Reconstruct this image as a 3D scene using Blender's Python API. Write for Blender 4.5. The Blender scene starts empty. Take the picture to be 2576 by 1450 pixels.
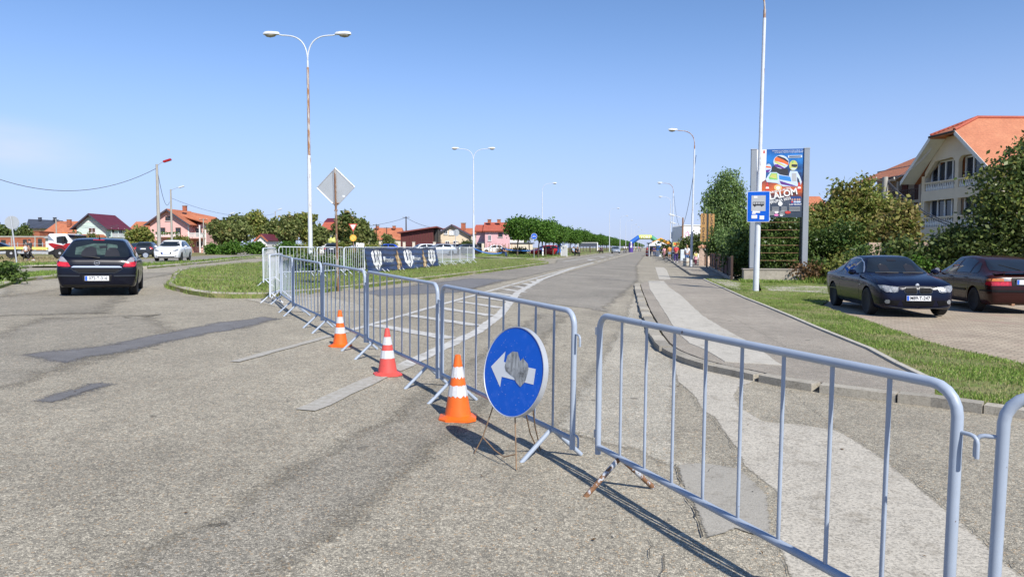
import bpy, bmesh, math, random
import numpy as np
from mathutils import Vector, Matrix
from mathutils.bvhtree import BVHTree
R = math.radians
sc = bpy.context.scene
COL = sc.collection

# ------------------------------------------------------------------ camera
CAM_H = 1.53
F, CX, CY = 1860.6, 1288.0, 725.0          # focal length and centre in the 2576 px wide survey of the photo
PITCH, YAW = R(3.17), R(10.72)
cam = bpy.data.cameras.new('camera')
cam.sensor_width = 36.0
cam.lens = 36.0 * F / 2576.0
cam.clip_start, cam.clip_end = 0.05, 9000.0
camo = bpy.data.objects.new('camera', cam)
camo.location = (0, 0, CAM_H)
camo.rotation_euler = (R(90) - PITCH, 0, YAW)
COL.objects.link(camo)
sc.camera = camo

# ------------------------------------------------------------------ light
SUN_AZ, SUN_EL = R(141.0), R(43.0)          # clockwise from +Y (the road), behind the camera to the right
w = bpy.data.worlds.new('World')
sc.world = w
w.use_nodes = True
nt = w.node_tree
for n in list(nt.nodes): nt.nodes.remove(n)
out = nt.nodes.new('ShaderNodeOutputWorld')
bg = nt.nodes.new('ShaderNodeBackground')
sky = nt.nodes.new('ShaderNodeTexSky')
sky.sky_type = 'NISHITA'
sky.sun_disc = False
sky.sun_elevation = SUN_EL
sky.sun_rotation = SUN_AZ
sky.air_density = 1.0
sky.dust_density = 0.0
sky.ozone_density = 5.5
sky.altitude = 2500
bg.inputs['Strength'].default_value = 0.14
# a thin cloud low on the left
tc = nt.nodes.new('ShaderNodeTexCoord')
mp = nt.nodes.new('ShaderNodeMapping')
mp.inputs['Scale'].default_value = (3.0, 3.0, 14.0)
nz = nt.nodes.new('ShaderNodeTexNoise')
nz.inputs['Scale'].default_value = 1.6
nz.inputs['Detail'].default_value = 6
nt.links.new(tc.outputs['Generated'], mp.inputs[0])
nt.links.new(mp.outputs[0], nz.inputs['Vector'])
cd = Vector((-0.715, 0.675, 0.108)).normalized()
dt = nt.nodes.new('ShaderNodeVectorMath'); dt.operation = 'DISTANCE'
sq = nt.nodes.new('ShaderNodeVectorMath'); sq.operation = 'MULTIPLY'
sq.inputs[1].default_value = (1.0, 1.0, 4.0)
nt.links.new(tc.outputs['Generated'], sq.inputs[0])
nt.links.new(sq.outputs[0], dt.inputs[0])
dt.inputs[1].default_value = (cd.x, cd.y, cd.z * 4.0)
m1 = nt.nodes.new('ShaderNodeMapRange')
m1.inputs[1].default_value, m1.inputs[2].default_value = 0.02, 0.17
m1.inputs[3].default_value, m1.inputs[4].default_value = 0.7, 0.0
m1.interpolation_type = 'SMOOTHSTEP'
nt.links.new(dt.outputs['Value'], m1.inputs[0])
m2 = nt.nodes.new('ShaderNodeMath'); m2.operation = 'MULTIPLY'
m3 = nt.nodes.new('ShaderNodeMapRange')
m3.inputs[1].default_value, m3.inputs[2].default_value = 0.35, 0.75
nt.links.new(nz.outputs['Fac'], m3.inputs[0])
nt.links.new(m1.outputs[0], m2.inputs[0]); nt.links.new(m3.outputs[0], m2.inputs[1])
mx = nt.nodes.new('ShaderNodeMix'); mx.data_type = 'RGBA'
hs = nt.nodes.new('ShaderNodeHueSaturation')
hs.inputs['Saturation'].default_value = 1.0
nt.links.new(sky.outputs[0], hs.inputs['Color'])
nt.links.new(m2.outputs[0], mx.inputs[0])
mx.inputs[7].default_value = (4.3, 4.6, 5.2, 1)
# pale air towards the horizon
sz = nt.nodes.new('ShaderNodeSeparateXYZ'); nt.links.new(tc.outputs['Generated'], sz.inputs[0])
mh = nt.nodes.new('ShaderNodeMapRange'); mh.interpolation_type = 'SMOOTHERSTEP'
mh.inputs[1].default_value, mh.inputs[2].default_value = -0.10, 0.36
mh.inputs[3].default_value, mh.inputs[4].default_value = 0.97, 0.0
nt.links.new(sz.outputs[2], mh.inputs[0])
air = nt.nodes.new('ShaderNodeMix'); air.data_type = 'RGBA'
nt.links.new(mh.outputs[0], air.inputs[0]); nt.links.new(hs.outputs[0], air.inputs[6])
air.inputs[7].default_value = (2.68, 3.12, 4.75, 1)
nt.links.new(air.outputs[2], mx.inputs[6])
nt.links.new(mx.outputs[2], bg.inputs[0])
nt.links.new(bg.outputs[0], out.inputs[0])

sl = bpy.data.lights.new('sun', 'SUN')
sl.energy = 4.8
sl.angle = R(0.53)
sl.color = (1.0, 0.955, 0.88)
so = bpy.data.objects.new('sun', sl)
sdir = Vector((math.sin(SUN_AZ) * math.cos(SUN_EL), math.cos(SUN_AZ) * math.cos(SUN_EL), math.sin(SUN_EL)))
so.rotation_euler = sdir.to_track_quat('Z', 'Y').to_euler()
so.location = sdir * 60
COL.objects.link(so)
sc.view_settings.view_transform = 'Standard'
sc.view_settings.look = 'None'
sc.view_settings.exposure = 0.35
sc.view_settings.gamma = 1.0
sc.cycles.max_bounces = 6
sc.cycles.transparent_max_bounces = 8
sc.cycles.caustics_reflective = False
sc.cycles.caustics_refractive = False
sc.cycles.use_denoising = True

# ------------------------------------------------------------------ ground shape and surveying
def zg(x):
    return 0.62 * (1 - math.exp(x / 14.0)) if x < 0 else -0.2 * (1 - math.exp(-x / 7.0))

XS = sorted(set([-3000, -1000, -400, -200, -120, -80, -60, -50, -44] + list(range(-40, -16, 2)) + list(range(-16, 13)) +
                [14, 17, 20, 25, 30, 40, 60, 100, 200, 400, 1000, 3000]))

def ray(px, py):
    a = (px - CX) / F; b = -(py - CY) / F
    f = math.cos(PITCH) + b * math.sin(PITCH); u = -math.sin(PITCH) + b * math.cos(PITCH)
    return (a * math.cos(YAW) - f * math.sin(YAW), a * math.sin(YAW) + f * math.cos(YAW), u, f)

def P(px, py, off=0.0):
    """ground point seen at a place of the survey"""
    x, y, u, f = ray(px, py); z = 0.0
    for i in range(50):
        t = (z + off - CAM_H) / u
        z = 0.5 * z + 0.5 * zg(x * t)
    return Vector((x * t, y * t, z + off))

def D(px, d, py=622):
    """ground point d metres ahead in the direction of column px"""
    x, y, u, f = ray(px, py); t = d / f
    return Vector((x * t, y * t, zg(x * t)))

def PP(pts): return [P(*p).xy for p in pts]

def zpix(py, d):
    """height above sea of row py at distance d"""
    return CAM_H + d * math.tan(math.atan((CY - py) / F) - PITCH)

VIEW = -YAW     # a thing with rotz = YAW shows its local -Y side to the camera

# ------------------------------------------------------------------ scene graph helpers
def link(o):
    COL.objects.link(o); return o

def setp(o, label=None, cat=None, group=None, kind=None):
    if label: o['label'] = label
    if cat: o['category'] = cat
    if group: o['group'] = group
    if kind: o['kind'] = kind
    return o

def thing(name, label, cat, loc=(0, 0, 0), rotz=0.0, group=None, scale=None):
    o = bpy.data.objects.new(name, None)
    o.empty_display_size = 0.2
    o.location = loc; o.rotation_euler = (0, 0, rotz)
    if scale: o.scale = scale
    setp(o, label, cat, group)
    return link(o)

def dup(root, loc=None, rotz=None, label=None, group=None, scale=None):
    r = root.copy(); link(r)
    if loc is not None: r.location = loc
    if rotz is not None: r.rotation_euler = (0, 0, rotz)
    if scale is not None: r.scale = scale
    if label: r['label'] = label
    if group: r['group'] = group
    for ch in list(root.children):
        c = ch.copy(); link(c); c.parent = r
        for g in list(ch.children):
            d = g.copy(); link(d); d.parent = c
    return r

class MB:
    """collects geometry and links it as one mesh object"""
    def __init__(s): s.v = []; s.f = []; s.m = []; s.cur = 0
    def add(s, vs, fs):
        b = len(s.v); s.v += [tuple(v) for v in vs]
        for f in fs: s.f.append(tuple(b + i for i in f)); s.m.append(s.cur)
        return s
    def box(s, c, d, rz=0.0, ry=0.0, rx=0.0):
        hx, hy, hz = d[0] / 2, d[1] / 2, d[2] / 2
        M_ = Matrix.Rotation(rz, 3, 'Z') @ Matrix.Rotation(ry, 3, 'Y') @ Matrix.Rotation(rx, 3, 'X')
        vs = [Vector(c) + M_ @ Vector((x * hx, y * hy, z * hz)) for x in (-1, 1) for y in (-1, 1) for z in (-1, 1)]
        return s.add(vs, [(0, 1, 3, 2), (4, 6, 7, 5), (0, 4, 5, 1), (2, 3, 7, 6), (0, 2, 6, 4), (1, 5, 7, 3)])
    def tube(s, pts, r, n=8, caps=True, flat=None):
        pts = [Vector(p) for p in pts]
        rs = r if isinstance(r, (list, tuple)) else [r] * len(pts)
        vs = []; fs = []; prev = None
        for i, p in enumerate(pts):
            if i == 0: t = pts[1] - p
            elif i == len(pts) - 1: t = p - pts[i - 1]
            else: t = (pts[i + 1] - p).normalized() + (p - pts[i - 1]).normalized()
            t = t.normalized() if t.length > 1e-9 else Vector((0, 0, 1))
            if prev is None:
                ref = Vector((0, 0, 1)) if abs(t.z) < 0.9 else Vector((0, 1, 0))
                a = t.cross(ref).normalized()
            else:
                a = prev - t * prev.dot(t)
                a = a.normalized() if a.length > 1e-6 else t.orthogonal().normalized()
            prev = a; b = t.cross(a)
            rr = rs[i] if isinstance(rs[i], (tuple, list)) else (rs[i], rs[i])
            for k in range(n):
                an = 2 * math.pi * k / n
                vs.append(p + a * math.cos(an) * rr[0] + b * math.sin(an) * rr[1])
        for i in range(len(pts) - 1):
            for k in range(n):
                fs.append((i * n + k, i * n + (k + 1) % n, (i + 1) * n + (k + 1) % n, (i + 1) * n + k))
        if caps:
            fs.append(tuple(range(n - 1, -1, -1)))
            fs.append(tuple((len(pts) - 1) * n + k for k in range(n)))
        return s.add(vs, fs)
    def lathe(s, prof, n=24, c=(0, 0, 0), axis='Z', caps=True):
        vs = []; fs = []
        for (r, h) in prof:
            for k in range(n):
                an = 2 * math.pi * k / n
                x, y, z = r * math.cos(an), r * math.sin(an), h
                if axis == 'X': x, y, z = z, x, y
                if axis == 'Y': x, y, z = x, z, y
                vs.append((c[0] + x, c[1] + y, c[2] + z))
        for i in range(len(prof) - 1):
            for k in range(n):
                fs.append((i * n + k, i * n + (k + 1) % n, (i + 1) * n + (k + 1) % n, (i + 1) * n + k))
        if caps:
            fs.append(tuple(range(n - 1, -1, -1)))
            fs.append(tuple((len(prof) - 1) * n + k for k in range(n)))
        return s.add(vs, fs)
    def prism(s, poly, y0, y1, axis='Y'):
        """outline in two axes pulled along the third"""
        n = len(poly)
        def mk(a, b, t): return (a, t, b) if axis == 'Y' else ((t, a, b) if axis == 'X' else (a, b, t))
        vs = [mk(a, b, y0) for a, b in poly] + [mk(a, b, y1) for a, b in poly]
        fs = [(i, (i + 1) % n, n + (i + 1) % n, n + i) for i in range(n)]
        fs.append(tuple(range(n - 1, -1, -1))); fs.append(tuple(range(n, 2 * n)))
        return s.add(vs, fs)
    def quad(s, a, b, c, d): return s.add([a, b, c, d], [(0, 1, 2, 3)])
    def build(s, name, mat, parent=None, smooth=False, loc=None, bevel=0.0, rz=0.0):
        me = bpy.data.meshes.new(name)
        me.from_pydata(s.v, [], s.f)
        for m_ in (mat if isinstance(mat, (list, tuple)) else [mat]): me.materials.append(m_)
        if len(set(s.m)) > 1 or s.cur: me.polygons.foreach_set('material_index', s.m)
        bm = bmesh.new(); bm.from_mesh(me)
        bmesh.ops.recalc_face_normals(bm, faces=bm.faces)
        if bevel > 0:
            es = [e for e in bm.edges if len(e.link_faces) == 2 and e.calc_face_angle(0) > 0.6]
            bmesh.ops.bevel(bm, geom=es, offset=bevel, segments=2, affect='EDGES', profile=0.6, clamp_overlap=True)
        bm.to_mesh(me); bm.free()
        if smooth is not False:
            me.polygons.foreach_set('use_smooth', [True] * len(me.polygons))
            me.set_sharp_from_angle(angle=R(smooth if smooth is not True else 40))
        me.update()
        o = bpy.data.objects.new(name, me)
        if parent is not None: o.parent = parent
        if loc is not None: o.location = loc
        if rz: o.rotation_euler = (0, 0, rz)
        return link(o)

def mesh_np(name, verts, faces_n, nside, mat, parent=None, loc=None):
    """mesh from numpy arrays; faces_n = (count, nside) indices"""
    me = bpy.data.meshes.new(name)
    nv, nf = len(verts), len(faces_n)
    me.vertices.add(nv); me.vertices.foreach_set('co', np.asarray(verts, np.float32).ravel())
    me.loops.add(nf * nside); me.loops.foreach_set('vertex_index', np.asarray(faces_n, np.int32).ravel())
    me.polygons.add(nf)
    me.polygons.foreach_set('loop_start', np.arange(0, nf * nside, nside, dtype=np.int32))
    me.update(calc_edges=True)
    me.materials.append(mat)
    o = bpy.data.objects.new(name, me)
    if parent is not None: o.parent = parent
    if loc is not None: o.location = loc
    return link(o)

def sheet(name, poly, off, mat, kind='structure', skirt=0.0):
    """a flat cover that follows the ground, cut where the ground bends"""
    bm = bmesh.new()
    vs = [bm.verts.new((p[0], p[1], 0)) for p in poly]
    bm.faces.new(vs)
    bmesh.ops.triangulate(bm, faces=bm.faces[:])
    x0, x1 = min(p[0] for p in poly), max(p[0] for p in poly)
    for x in XS:
        if x0 + 1e-3 < x < x1 - 1e-3:
            bmesh.ops.bisect_plane(bm, geom=bm.verts[:] + bm.edges[:] + bm.faces[:], plane_co=(x, 0, 0), plane_no=(1, 0, 0), dist=1e-5)
    for v in bm.verts: v.co.z = zg(v.co.x) + off
    bmesh.ops.recalc_face_normals(bm, faces=bm.faces)
    for f in bm.faces:
        if f.normal.z < 0: f.normal_flip()
    if off > 0.02:
        be = [e for e in bm.edges if len(e.link_faces) == 1]
        ex = bmesh.ops.extrude_edge_only(bm, edges=be)
        for v in ex['geom']:
            if isinstance(v, bmesh.types.BMVert): v.co.z -= off + 0.05
    me = bpy.data.meshes.new(name); bm.to_mesh(me); bm.free()
    me.materials.append(mat)
    o = link(bpy.data.objects.new(name, me))
    if kind: o['kind'] = kind
    return o

def dense(poly, step):
    """polyline with points no farther apart than step"""
    out_ = []
    for i in range(len(poly) - 1):
        a, b = Vector(poly[i]), Vector(poly[i + 1])
        n = max(1, int((b - a).length / step))
        for k in range(n): out_.append(a.lerp(b, k / n))
    out_.append(Vector(poly[-1]))
    return out_

def ragged(poly, step, amp, seed=0):
    rnd = random.Random(seed)
    pts = dense([Vector(p[:2]) for p in poly] + [Vector(poly[0][:2])], step)[:-1]
    return [p + Vector((rnd.uniform(-amp, amp), rnd.uniform(-amp, amp))) for p in pts]

def text_mesh(body, size, mat, parent=None, name='lettering', align='CENTER', extrude=0.002, shear=0.0, sx=1.0, bold=0.0):
    cu = bpy.data.curves.new(name, 'FONT')
    cu.body = body; cu.size = size; cu.align_x = align; cu.align_y = 'CENTER'
    cu.extrude = extrude; cu.shear = shear; cu.offset = bold; cu.resolution_u = 3
    to = link(bpy.data.objects.new(name, cu))
    dg = bpy.context.evaluated_depsgraph_get()
    me = bpy.data.meshes.new_from_object(to.evaluated_get(dg))
    bpy.data.objects.remove(to); bpy.data.curves.remove(cu)
    me.name = name
    me.materials.clear(); me.materials.append(mat)
    for v in me.vertices: v.co.x *= sx
    o = bpy.data.objects.new(name, me)
    if parent is not None: o.parent = parent
    return link(o)

UP = R(90)   # turns lettering upright, facing local -Y
# ------------------------------------------------------------------ materials
def newmat(name):
    m = bpy.data.materials.new(name); m.use_nodes = True
    n = m.node_tree.nodes; l = m.node_tree.links
    return m, n, l, n['Principled BSDF']

def ramp(n, stops, interp='LINEAR'):
    r = n.new('ShaderNodeValToRGB'); e = r.color_ramp.elements
    r.color_ramp.interpolation = interp
    while len(e) < len(stops): e.new(0.5)
    for i, (p, c) in enumerate(stops):
        e[i].position = p; e[i].color = (c[0], c[1], c[2], 1)
    return r

def noise(n, l, scale, detail=4, rough=0.6, coord='Object', vec=None, sc3=None):
    t = n.new('ShaderNodeTexCoord'); x = n.new('ShaderNodeTexNoise')
    x.inputs['Scale'].default_value = scale; x.inputs['Detail'].default_value = detail; x.inputs['Roughness'].default_value = rough
    if sc3:
        mp_ = n.new('ShaderNodeMapping'); mp_.inputs['Scale'].default_value = sc3
        l.new(t.outputs[coord], mp_.inputs[0]); l.new(mp_.outputs[0], x.inputs['Vector'])
    else: l.new(vec if vec else t.outputs[coord], x.inputs['Vector'])
    return x

def mixc(n, l, fac, a, b, mode='MIX'):
    x = n.new('ShaderNodeMix'); x.data_type = 'RGBA'; x.blend_type = mode
    for s, v in ((0, fac), (6, a), (7, b)):
        if isinstance(v, (int, float)): x.inputs[s].default_value = v
        elif isinstance(v, tuple): x.inputs[s].default_value = (v[0], v[1], v[2], 1)
        else: l.new(v, x.inputs[s])
    return x.outputs[2]

def math_(n, l, op, a, b=0.5, c=None):
    x = n.new('ShaderNodeMath'); x.operation = op
    for i, v in enumerate((a, b) if c is None else (a, b, c)):
        if isinstance(v, (int, float)): x.inputs[i].default_value = v
        else: l.new(v, x.inputs[i])
    return x.outputs[0]

def bump(n, l, bs, h, strength=0.3, dist=0.01):
    b = n.new('ShaderNodeBump'); b.inputs['Strength'].default_value = strength; b.inputs['Distance'].default_value = dist
    l.new(h, b.inputs['Height']); l.new(b.outputs[0], bs.inputs['Normal'])

def S(v): return tuple(((c / 12.92) if c <= 0.04045 else ((c + 0.055) / 1.055) ** 2.4) for c in (x / 255 for x in v))

def plain(name, col, rough=0.6, metal=0.0, var=0.12, scale=3.0, coat=0.0, bmp=0.0, bsc=60.0, dirt=None, dirt_amt=0.4, dscale=2.0, coord='Object', spec=0.5, sc3=None):
    m, n, l, b = newmat(name)
    x = noise(n, l, scale, 5, coord=coord, sc3=sc3)
    lo = tuple(c * (1 - var) for c in col); hi = tuple(min(1, c * (1 + var)) for c in col)
    c = ramp(n, [(0.3, lo), (0.7, hi)]); l.new(x.outputs[0], c.inputs[0])
    o = c.outputs[0]
    if dirt:
        y = noise(n, l, dscale, 8, 0.7, coord=coord)
        r = ramp(n, [(0.52, (0, 0, 0)), (0.66, (dirt_amt,) * 3)]); l.new(y.outputs[0], r.inputs[0])
        o = mixc(n, l, r.outputs[0], o, dirt)
    l.new(o, b.inputs['Base Color'])
    b.inputs['Roughness'].default_value = rough; b.inputs['Metallic'].default_value = metal
    b.inputs['Coat Weight'].default_value = coat; b.inputs['Coat Roughness'].default_value = 0.04
    b.inputs['Specular IOR Level'].default_value = spec
    if bmp:
        z = noise(n, l, bsc, 3, coord=coord); bump(n, l, b, z.outputs[0], bmp, 0.01)
    return m

def asphalt(name, light, dark, gap, scale=85.0, patch=None, big=(0.82, 1.15)):
    """rolled chippings: stones of many greys in darker binder, worn lighter and darker in large areas"""
    m, n, l, b = newmat(name)
    t = n.new('ShaderNodeTexCoord')
    wob = noise(n, l, 30, 2); 
    vm = n.new('ShaderNodeVectorMath'); vm.operation = 'MULTIPLY_ADD'
    l.new(wob.outputs['Color'], vm.inputs[0]); vm.inputs[1].default_value = (0.006,) * 3; l.new(t.outputs['Object'], vm.inputs[2])
    def vor(scale_, feat):
        v = n.new('ShaderNodeTexVoronoi'); v.feature = feat; v.inputs['Scale'].default_value = scale_
        l.new(vm.outputs[0], v.inputs['Vector']); return v
    v1 = vor(scale, 'F1'); v2 = vor(scale, 'DISTANCE_TO_EDGE')
    sep = n.new('ShaderNodeSeparateColor'); l.new(v1.outputs['Color'], sep.inputs[0])
    stone = ramp(n, [(0.0, dark), (0.35, tuple(0.5 * (a + c) for a, c in zip(dark, light))), (0.8, light), (1.0, tuple(min(1, c * 1.35) for c in light))])
    l.new(sep.outputs[0], stone.inputs[0])
    warm = mixc(n, l, math_(n, l, 'GREATER_THAN', sep.outputs[1], 0.95), stone.outputs[0], tuple(c * k for c, k in zip(light, (1.0, 0.84, 0.7))))
    e = ramp(n, [(0.0, (1, 1, 1)), (0.13, (0, 0, 0))]); l.new(v2.outputs['Distance'], e.inputs[0])
    miss = noise(n, l, 14, 4)
    mr = ramp(n, [(0.4, (0.45,) * 3), (0.6, (1, 1, 1))]); l.new(miss.outputs[0], mr.inputs[0])
    ef = math_(n, l, 'MULTIPLY', e.outputs[0], mr.outputs[0])
    c = mixc(n, l, ef, warm, gap)
    fine = noise(n, l, 210, 3)
    fr = ramp(n, [(0.3, (0.72,) * 3), (0.72, (1.22,) * 3)]); l.new(fine.outputs[0], fr.inputs[0])
    c = mixc(n, l, 1.0, c, fr.outputs[0], 'MULTIPLY')
    bigf = noise(n, l, 0.35, 5, 0.62)
    br = ramp(n, [(0.32, (big[0],) * 3), (0.68, (big[1],) * 3)]); l.new(bigf.outputs[0], br.inputs[0])
    c = mixc(n, l, 1.0, c, br.outputs[0], 'MULTIPLY')
    med = noise(n, l, 2.7, 5, 0.7)
    b2 = ramp(n, [(0.3, (0.88,) * 3), (0.7, (1.1,) * 3)]); l.new(med.outputs[0], b2.inputs[0])
    c = mixc(n, l, 1.0, c, b2.outputs[0], 'MULTIPLY')
    spot = noise(n, l, 4.2, 2, 0.4)
    b3 = ramp(n, [(0.735, (1, 1, 1)), (0.77, (0.55,) * 3)]); l.new(spot.outputs[0], b3.inputs[0])
    c = mixc(n, l, 1.0, c, b3.outputs[0], 'MULTIPLY')
    l.new(c, b.inputs['Base Color'])
    b.inputs['Roughness'].default_value = 0.86; b.inputs['Specular IOR Level'].default_value = 0.3
    h = math_(n, l, 'MINIMUM', v2.outputs['Distance'], 0.2)
    bump(n, l, b, h, 0.55, 0.012)
    return m

M = {}
M['asphalt'] = asphalt('asphalt', (0.47, 0.422, 0.328), (0.215, 0.197, 0.158), (0.085, 0.077, 0.062), 92)
M['asphalt_far'] = asphalt('asphalt_worn', (0.345, 0.315, 0.262), (0.215, 0.198, 0.167), (0.125, 0.115, 0.098), 95)
M['asphalt_patch'] = asphalt('asphalt_smooth', (0.215, 0.21, 0.21), (0.16, 0.157, 0.158), (0.11, 0.108, 0.11), 170, big=(0.9, 1.08))
M['pave_asphalt'] = asphalt('pavement_asphalt', (0.41, 0.365, 0.3), (0.26, 0.232, 0.193), (0.15, 0.135, 0.113), 110)

def concrete(name, col, dark=0.75, speck=0.35, scale=120):
    m, n, l, b = newmat(name)
    a = noise(n, l, 1.4, 7, 0.7); r = ramp(n, [(0.3, tuple(c * dark for c in col)), (0.68, col)]); l.new(a.outputs[0], r.inputs[0])
    v = n.new('ShaderNodeTexVoronoi'); v.inputs['Scale'].default_value = scale
    t = n.new('ShaderNodeTexCoord'); l.new(t.outputs['Object'], v.inputs['Vector'])
    sp = n.new('ShaderNodeSeparateColor'); l.new(v.outputs['Color'], sp.inputs[0])
    r2 = ramp(n, [(0.0, (1 - speck,) * 3), (0.45, (1, 1, 1)), (1.0, (1 + speck * 0.5,) * 3)]); l.new(sp.outputs[0], r2.inputs[0])
    c = mixc(n, l, 1.0, r.outputs[0], r2.outputs[0], 'MULTIPLY')
    d = noise(n, l, 5.5, 6, 0.75); r3 = ramp(n, [(0.33, (0.72, 0.7, 0.67)), (0.48, (1, 1, 1))]); l.new(d.outputs[0], r3.inputs[0])
    c = mixc(n, l, 1.0, c, r3.outputs[0], 'MULTIPLY')
    l.new(c, b.inputs['Base Color']); b.inputs['Roughness'].default_value = 0.85
    f = noise(n, l, 90, 4); bump(n, l, b, f.outputs[0], 0.35, 0.01)
    return m
M['concrete_light'] = concrete('concrete_light', (0.50, 0.465, 0.395), 0.85, 0.25, 100)
M['concrete_worn'] = concrete('concrete_worn', (0.48, 0.44, 0.365), 0.82, 0.38, 85)
M['mortar'] = concrete('mortar_patch', (0.36, 0.335, 0.285), 0.85, 0.2, 140)
M['kerbstone'] = concrete('kerbstone', (0.44, 0.4, 0.325), 0.72, 0.25, 90)
M['wall_concrete'] = concrete('wall_concrete', (0.42, 0.375, 0.31), 0.7, 0.2, 60)
M['paint'] = None
def roadpaint():
    m, n, l, b = newmat('road_paint_worn')
    a = noise(n, l, 16, 8, 0.8); r = ramp(n, [(0.4, (0.32, 0.295, 0.245)), (0.62, (0.45, 0.43, 0.385))]); l.new(a.outputs[0], r.inputs[0])
    l.new(r.outputs[0], b.inputs['Base Color']); b.inputs['Roughness'].default_value = 0.8
    f = noise(n, l, 120, 3); bump(n, l, b, f.outputs[0], 0.5, 0.01)
    return m
M['paint'] = roadpaint(); M['paint_mid'] = plain('road_paint_hatch', (0.50, 0.485, 0.45), 0.8, var=0.22, scale=7, dirt=(0.27, 0.25, 0.21), dirt_amt=0.75, dscale=5)
M['paint_white'] = plain('road_paint_white', (0.52, 0.51, 0.49), 0.75, var=0.18, scale=9)

def pavers():
    m, n, l, b = newmat('pavers')
    t = n.new('ShaderNodeTexCoord'); mp_ = n.new('ShaderNodeMapping')
    mp_.inputs['Rotation'].default_value = (0, 0, R(35)); l.new(t.outputs['Object'], mp_.inputs[0])
    bt = n.new('ShaderNodeTexBrick'); l.new(mp_.outputs[0], bt.inputs['Vector'])
    bt.inputs['Scale'].default_value = 2.1; bt.inputs['Mortar Size'].default_value = 0.03; bt.inputs['Mortar Smooth'].default_value = 0.4
    bt.inputs['Color1'].default_value = (0.45, 0.37, 0.27, 1); bt.inputs['Color2'].default_value = (0.35, 0.275, 0.2, 1)
    bt.inputs['Mortar'].default_value = (0.2, 0.17, 0.125, 1)
    a = noise(n, l, 0.9, 6, 0.7); r = ramp(n, [(0.3, (0.82,) * 3), (0.7, (1.15,) * 3)]); l.new(a.outputs[0], r.inputs[0])
    c = mixc(n, l, 1.0, bt.outputs[0], r.outputs[0], 'MULTIPLY')
    g = noise(n, l, 1.7, 7, 0.8); gr = ramp(n, [(0.64, (0, 0, 0)), (0.7, (0.75,) * 3)]); l.new(g.outputs[0], gr.inputs[0])
    c = mixc(n, l, gr.outputs[0], c, (0.17, 0.17, 0.07))
    k = noise(n, l, 0.7, 2); kr = ramp(n, [(0.6, (0, 0, 0)), (0.7, (0.5,) * 3)]); l.new(k.outputs[0], kr.inputs[0])
    c = mixc(n, l, kr.outputs[0], c, (0.36, 0.23, 0.185))
    l.new(c, b.inputs['Base Color']); b.inputs['Roughness'].default_value = 0.85
    bump(n, l, b, bt.outputs['Fac'], -0.3, 0.01)
    return m
M['pavers'] = pavers()

def turf(name, g1, g2, dry, thr=0.55, scale=0.6):
    m, n, l, b = newmat(name)
    a = noise(n, l, 22, 6, 0.75); r = ramp(n, [(0.3, g1), (0.7, g2)]); l.new(a.outputs[0], r.inputs[0])
    d = noise(n, l, scale, 8, 0.72); dr = ramp(n, [(thr - 0.09, (0, 0, 0)), (thr + 0.09, (0.85,) * 3)]); l.new(d.outputs[0], dr.inputs[0])
    c = mixc(n, l, dr.outputs[0], r.outputs[0], dry)
    f = noise(n, l, 130, 3); fr = ramp(n, [(0.3, (0.7,) * 3), (0.7, (1.25,) * 3)]); l.new(f.outputs[0], fr.inputs[0])
    c = mixc(n, l, 1.0, c, fr.outputs[0], 'MULTIPLY')
    l.new(c, b.inputs['Base Color']); b.inputs['Roughness'].default_value = 0.9; b.inputs['Specular IOR Level'].default_value = 0.2
    bump(n, l, b, a.outputs[0], 0.6, 0.05)
    return m
M['turf'] = turf('turf', (0.11, 0.15, 0.04), (0.2, 0.24, 0.07), (0.3, 0.26, 0.13), 0.54)
M['turf_green'] = turf('turf_green', (0.11, 0.16, 0.035), (0.2, 0.26, 0.065), (0.33, 0.28, 0.15), 0.55, 0.9)
M['field'] = turf('field', (0.1, 0.12, 0.035), (0.17, 0.18, 0.06), (0.33, 0.26, 0.145), 0.5, 0.12)
M['hay'] = turf('dry_grass', (0.2, 0.17, 0.07), (0.3, 0.25, 0.12), (0.4, 0.3, 0.17), 0.48, 0.5)

def leaf(name, cols, trans=0.35, rough=0.55):
    k_ = 1.28 if name in ('leaf_bush', 'leaf_walnut', 'leaf_dark', 'leaf_hedge', 'leaf_willow', 'leaf_turning') else 1.0
    cols = [tuple(v * k_ for v in c) for c in cols]
    m, n, l, b = newmat(name)
    g = n.new('ShaderNodeNewGeometry')
    k = len(cols)
    r = ramp(n, [(i / max(1, k - 1), c) for i, c in enumerate(cols)]); l.new(g.outputs['Random Per Island'], r.inputs[0])
    x = noise(n, l, 0.55, 4); xr = ramp(n, [(0.3, (0.72,) * 3), (0.7, (1.25,) * 3)]); l.new(x.outputs[0], xr.inputs[0])
    c = mixc(n, l, 1.0, r.outputs[0], xr.outputs[0], 'MULTIPLY')
    l.new(c, b.inputs['Base Color']); b.inputs['Roughness'].default_value = rough; b.inputs['Specular IOR Level'].default_value = 0.3
    tr = n.new('ShaderNodeBsdfTranslucent'); l.new(c, tr.inputs[0])
    ms = n.new('ShaderNodeMixShader'); ms.inputs[0].default_value = trans
    l.new(b.outputs[0], ms.inputs[1]); l.new(tr.outputs[0], ms.inputs[2])
    l.new(ms.outputs[0], n['Material Output'].inputs[0])
    return m
M['leaf_avenue'] = leaf('leaf_avenue', [(0.05, 0.12, 0.015), (0.085, 0.185, 0.025), (0.14, 0.25, 0.04)])
M['leaf_bush'] = leaf('leaf_bush', [(0.09, 0.125, 0.035), (0.15, 0.185, 0.055), (0.25, 0.26, 0.1)], 0.45)
M['leaf_willow'] = leaf('leaf_willow', [(0.09, 0.155, 0.045), (0.145, 0.22, 0.07), (0.22, 0.29, 0.11)])
M['leaf_walnut'] = leaf('leaf_walnut', [(0.1, 0.145, 0.028), (0.18, 0.21, 0.05), (0.31, 0.28, 0.085)], 0.42)
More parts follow.
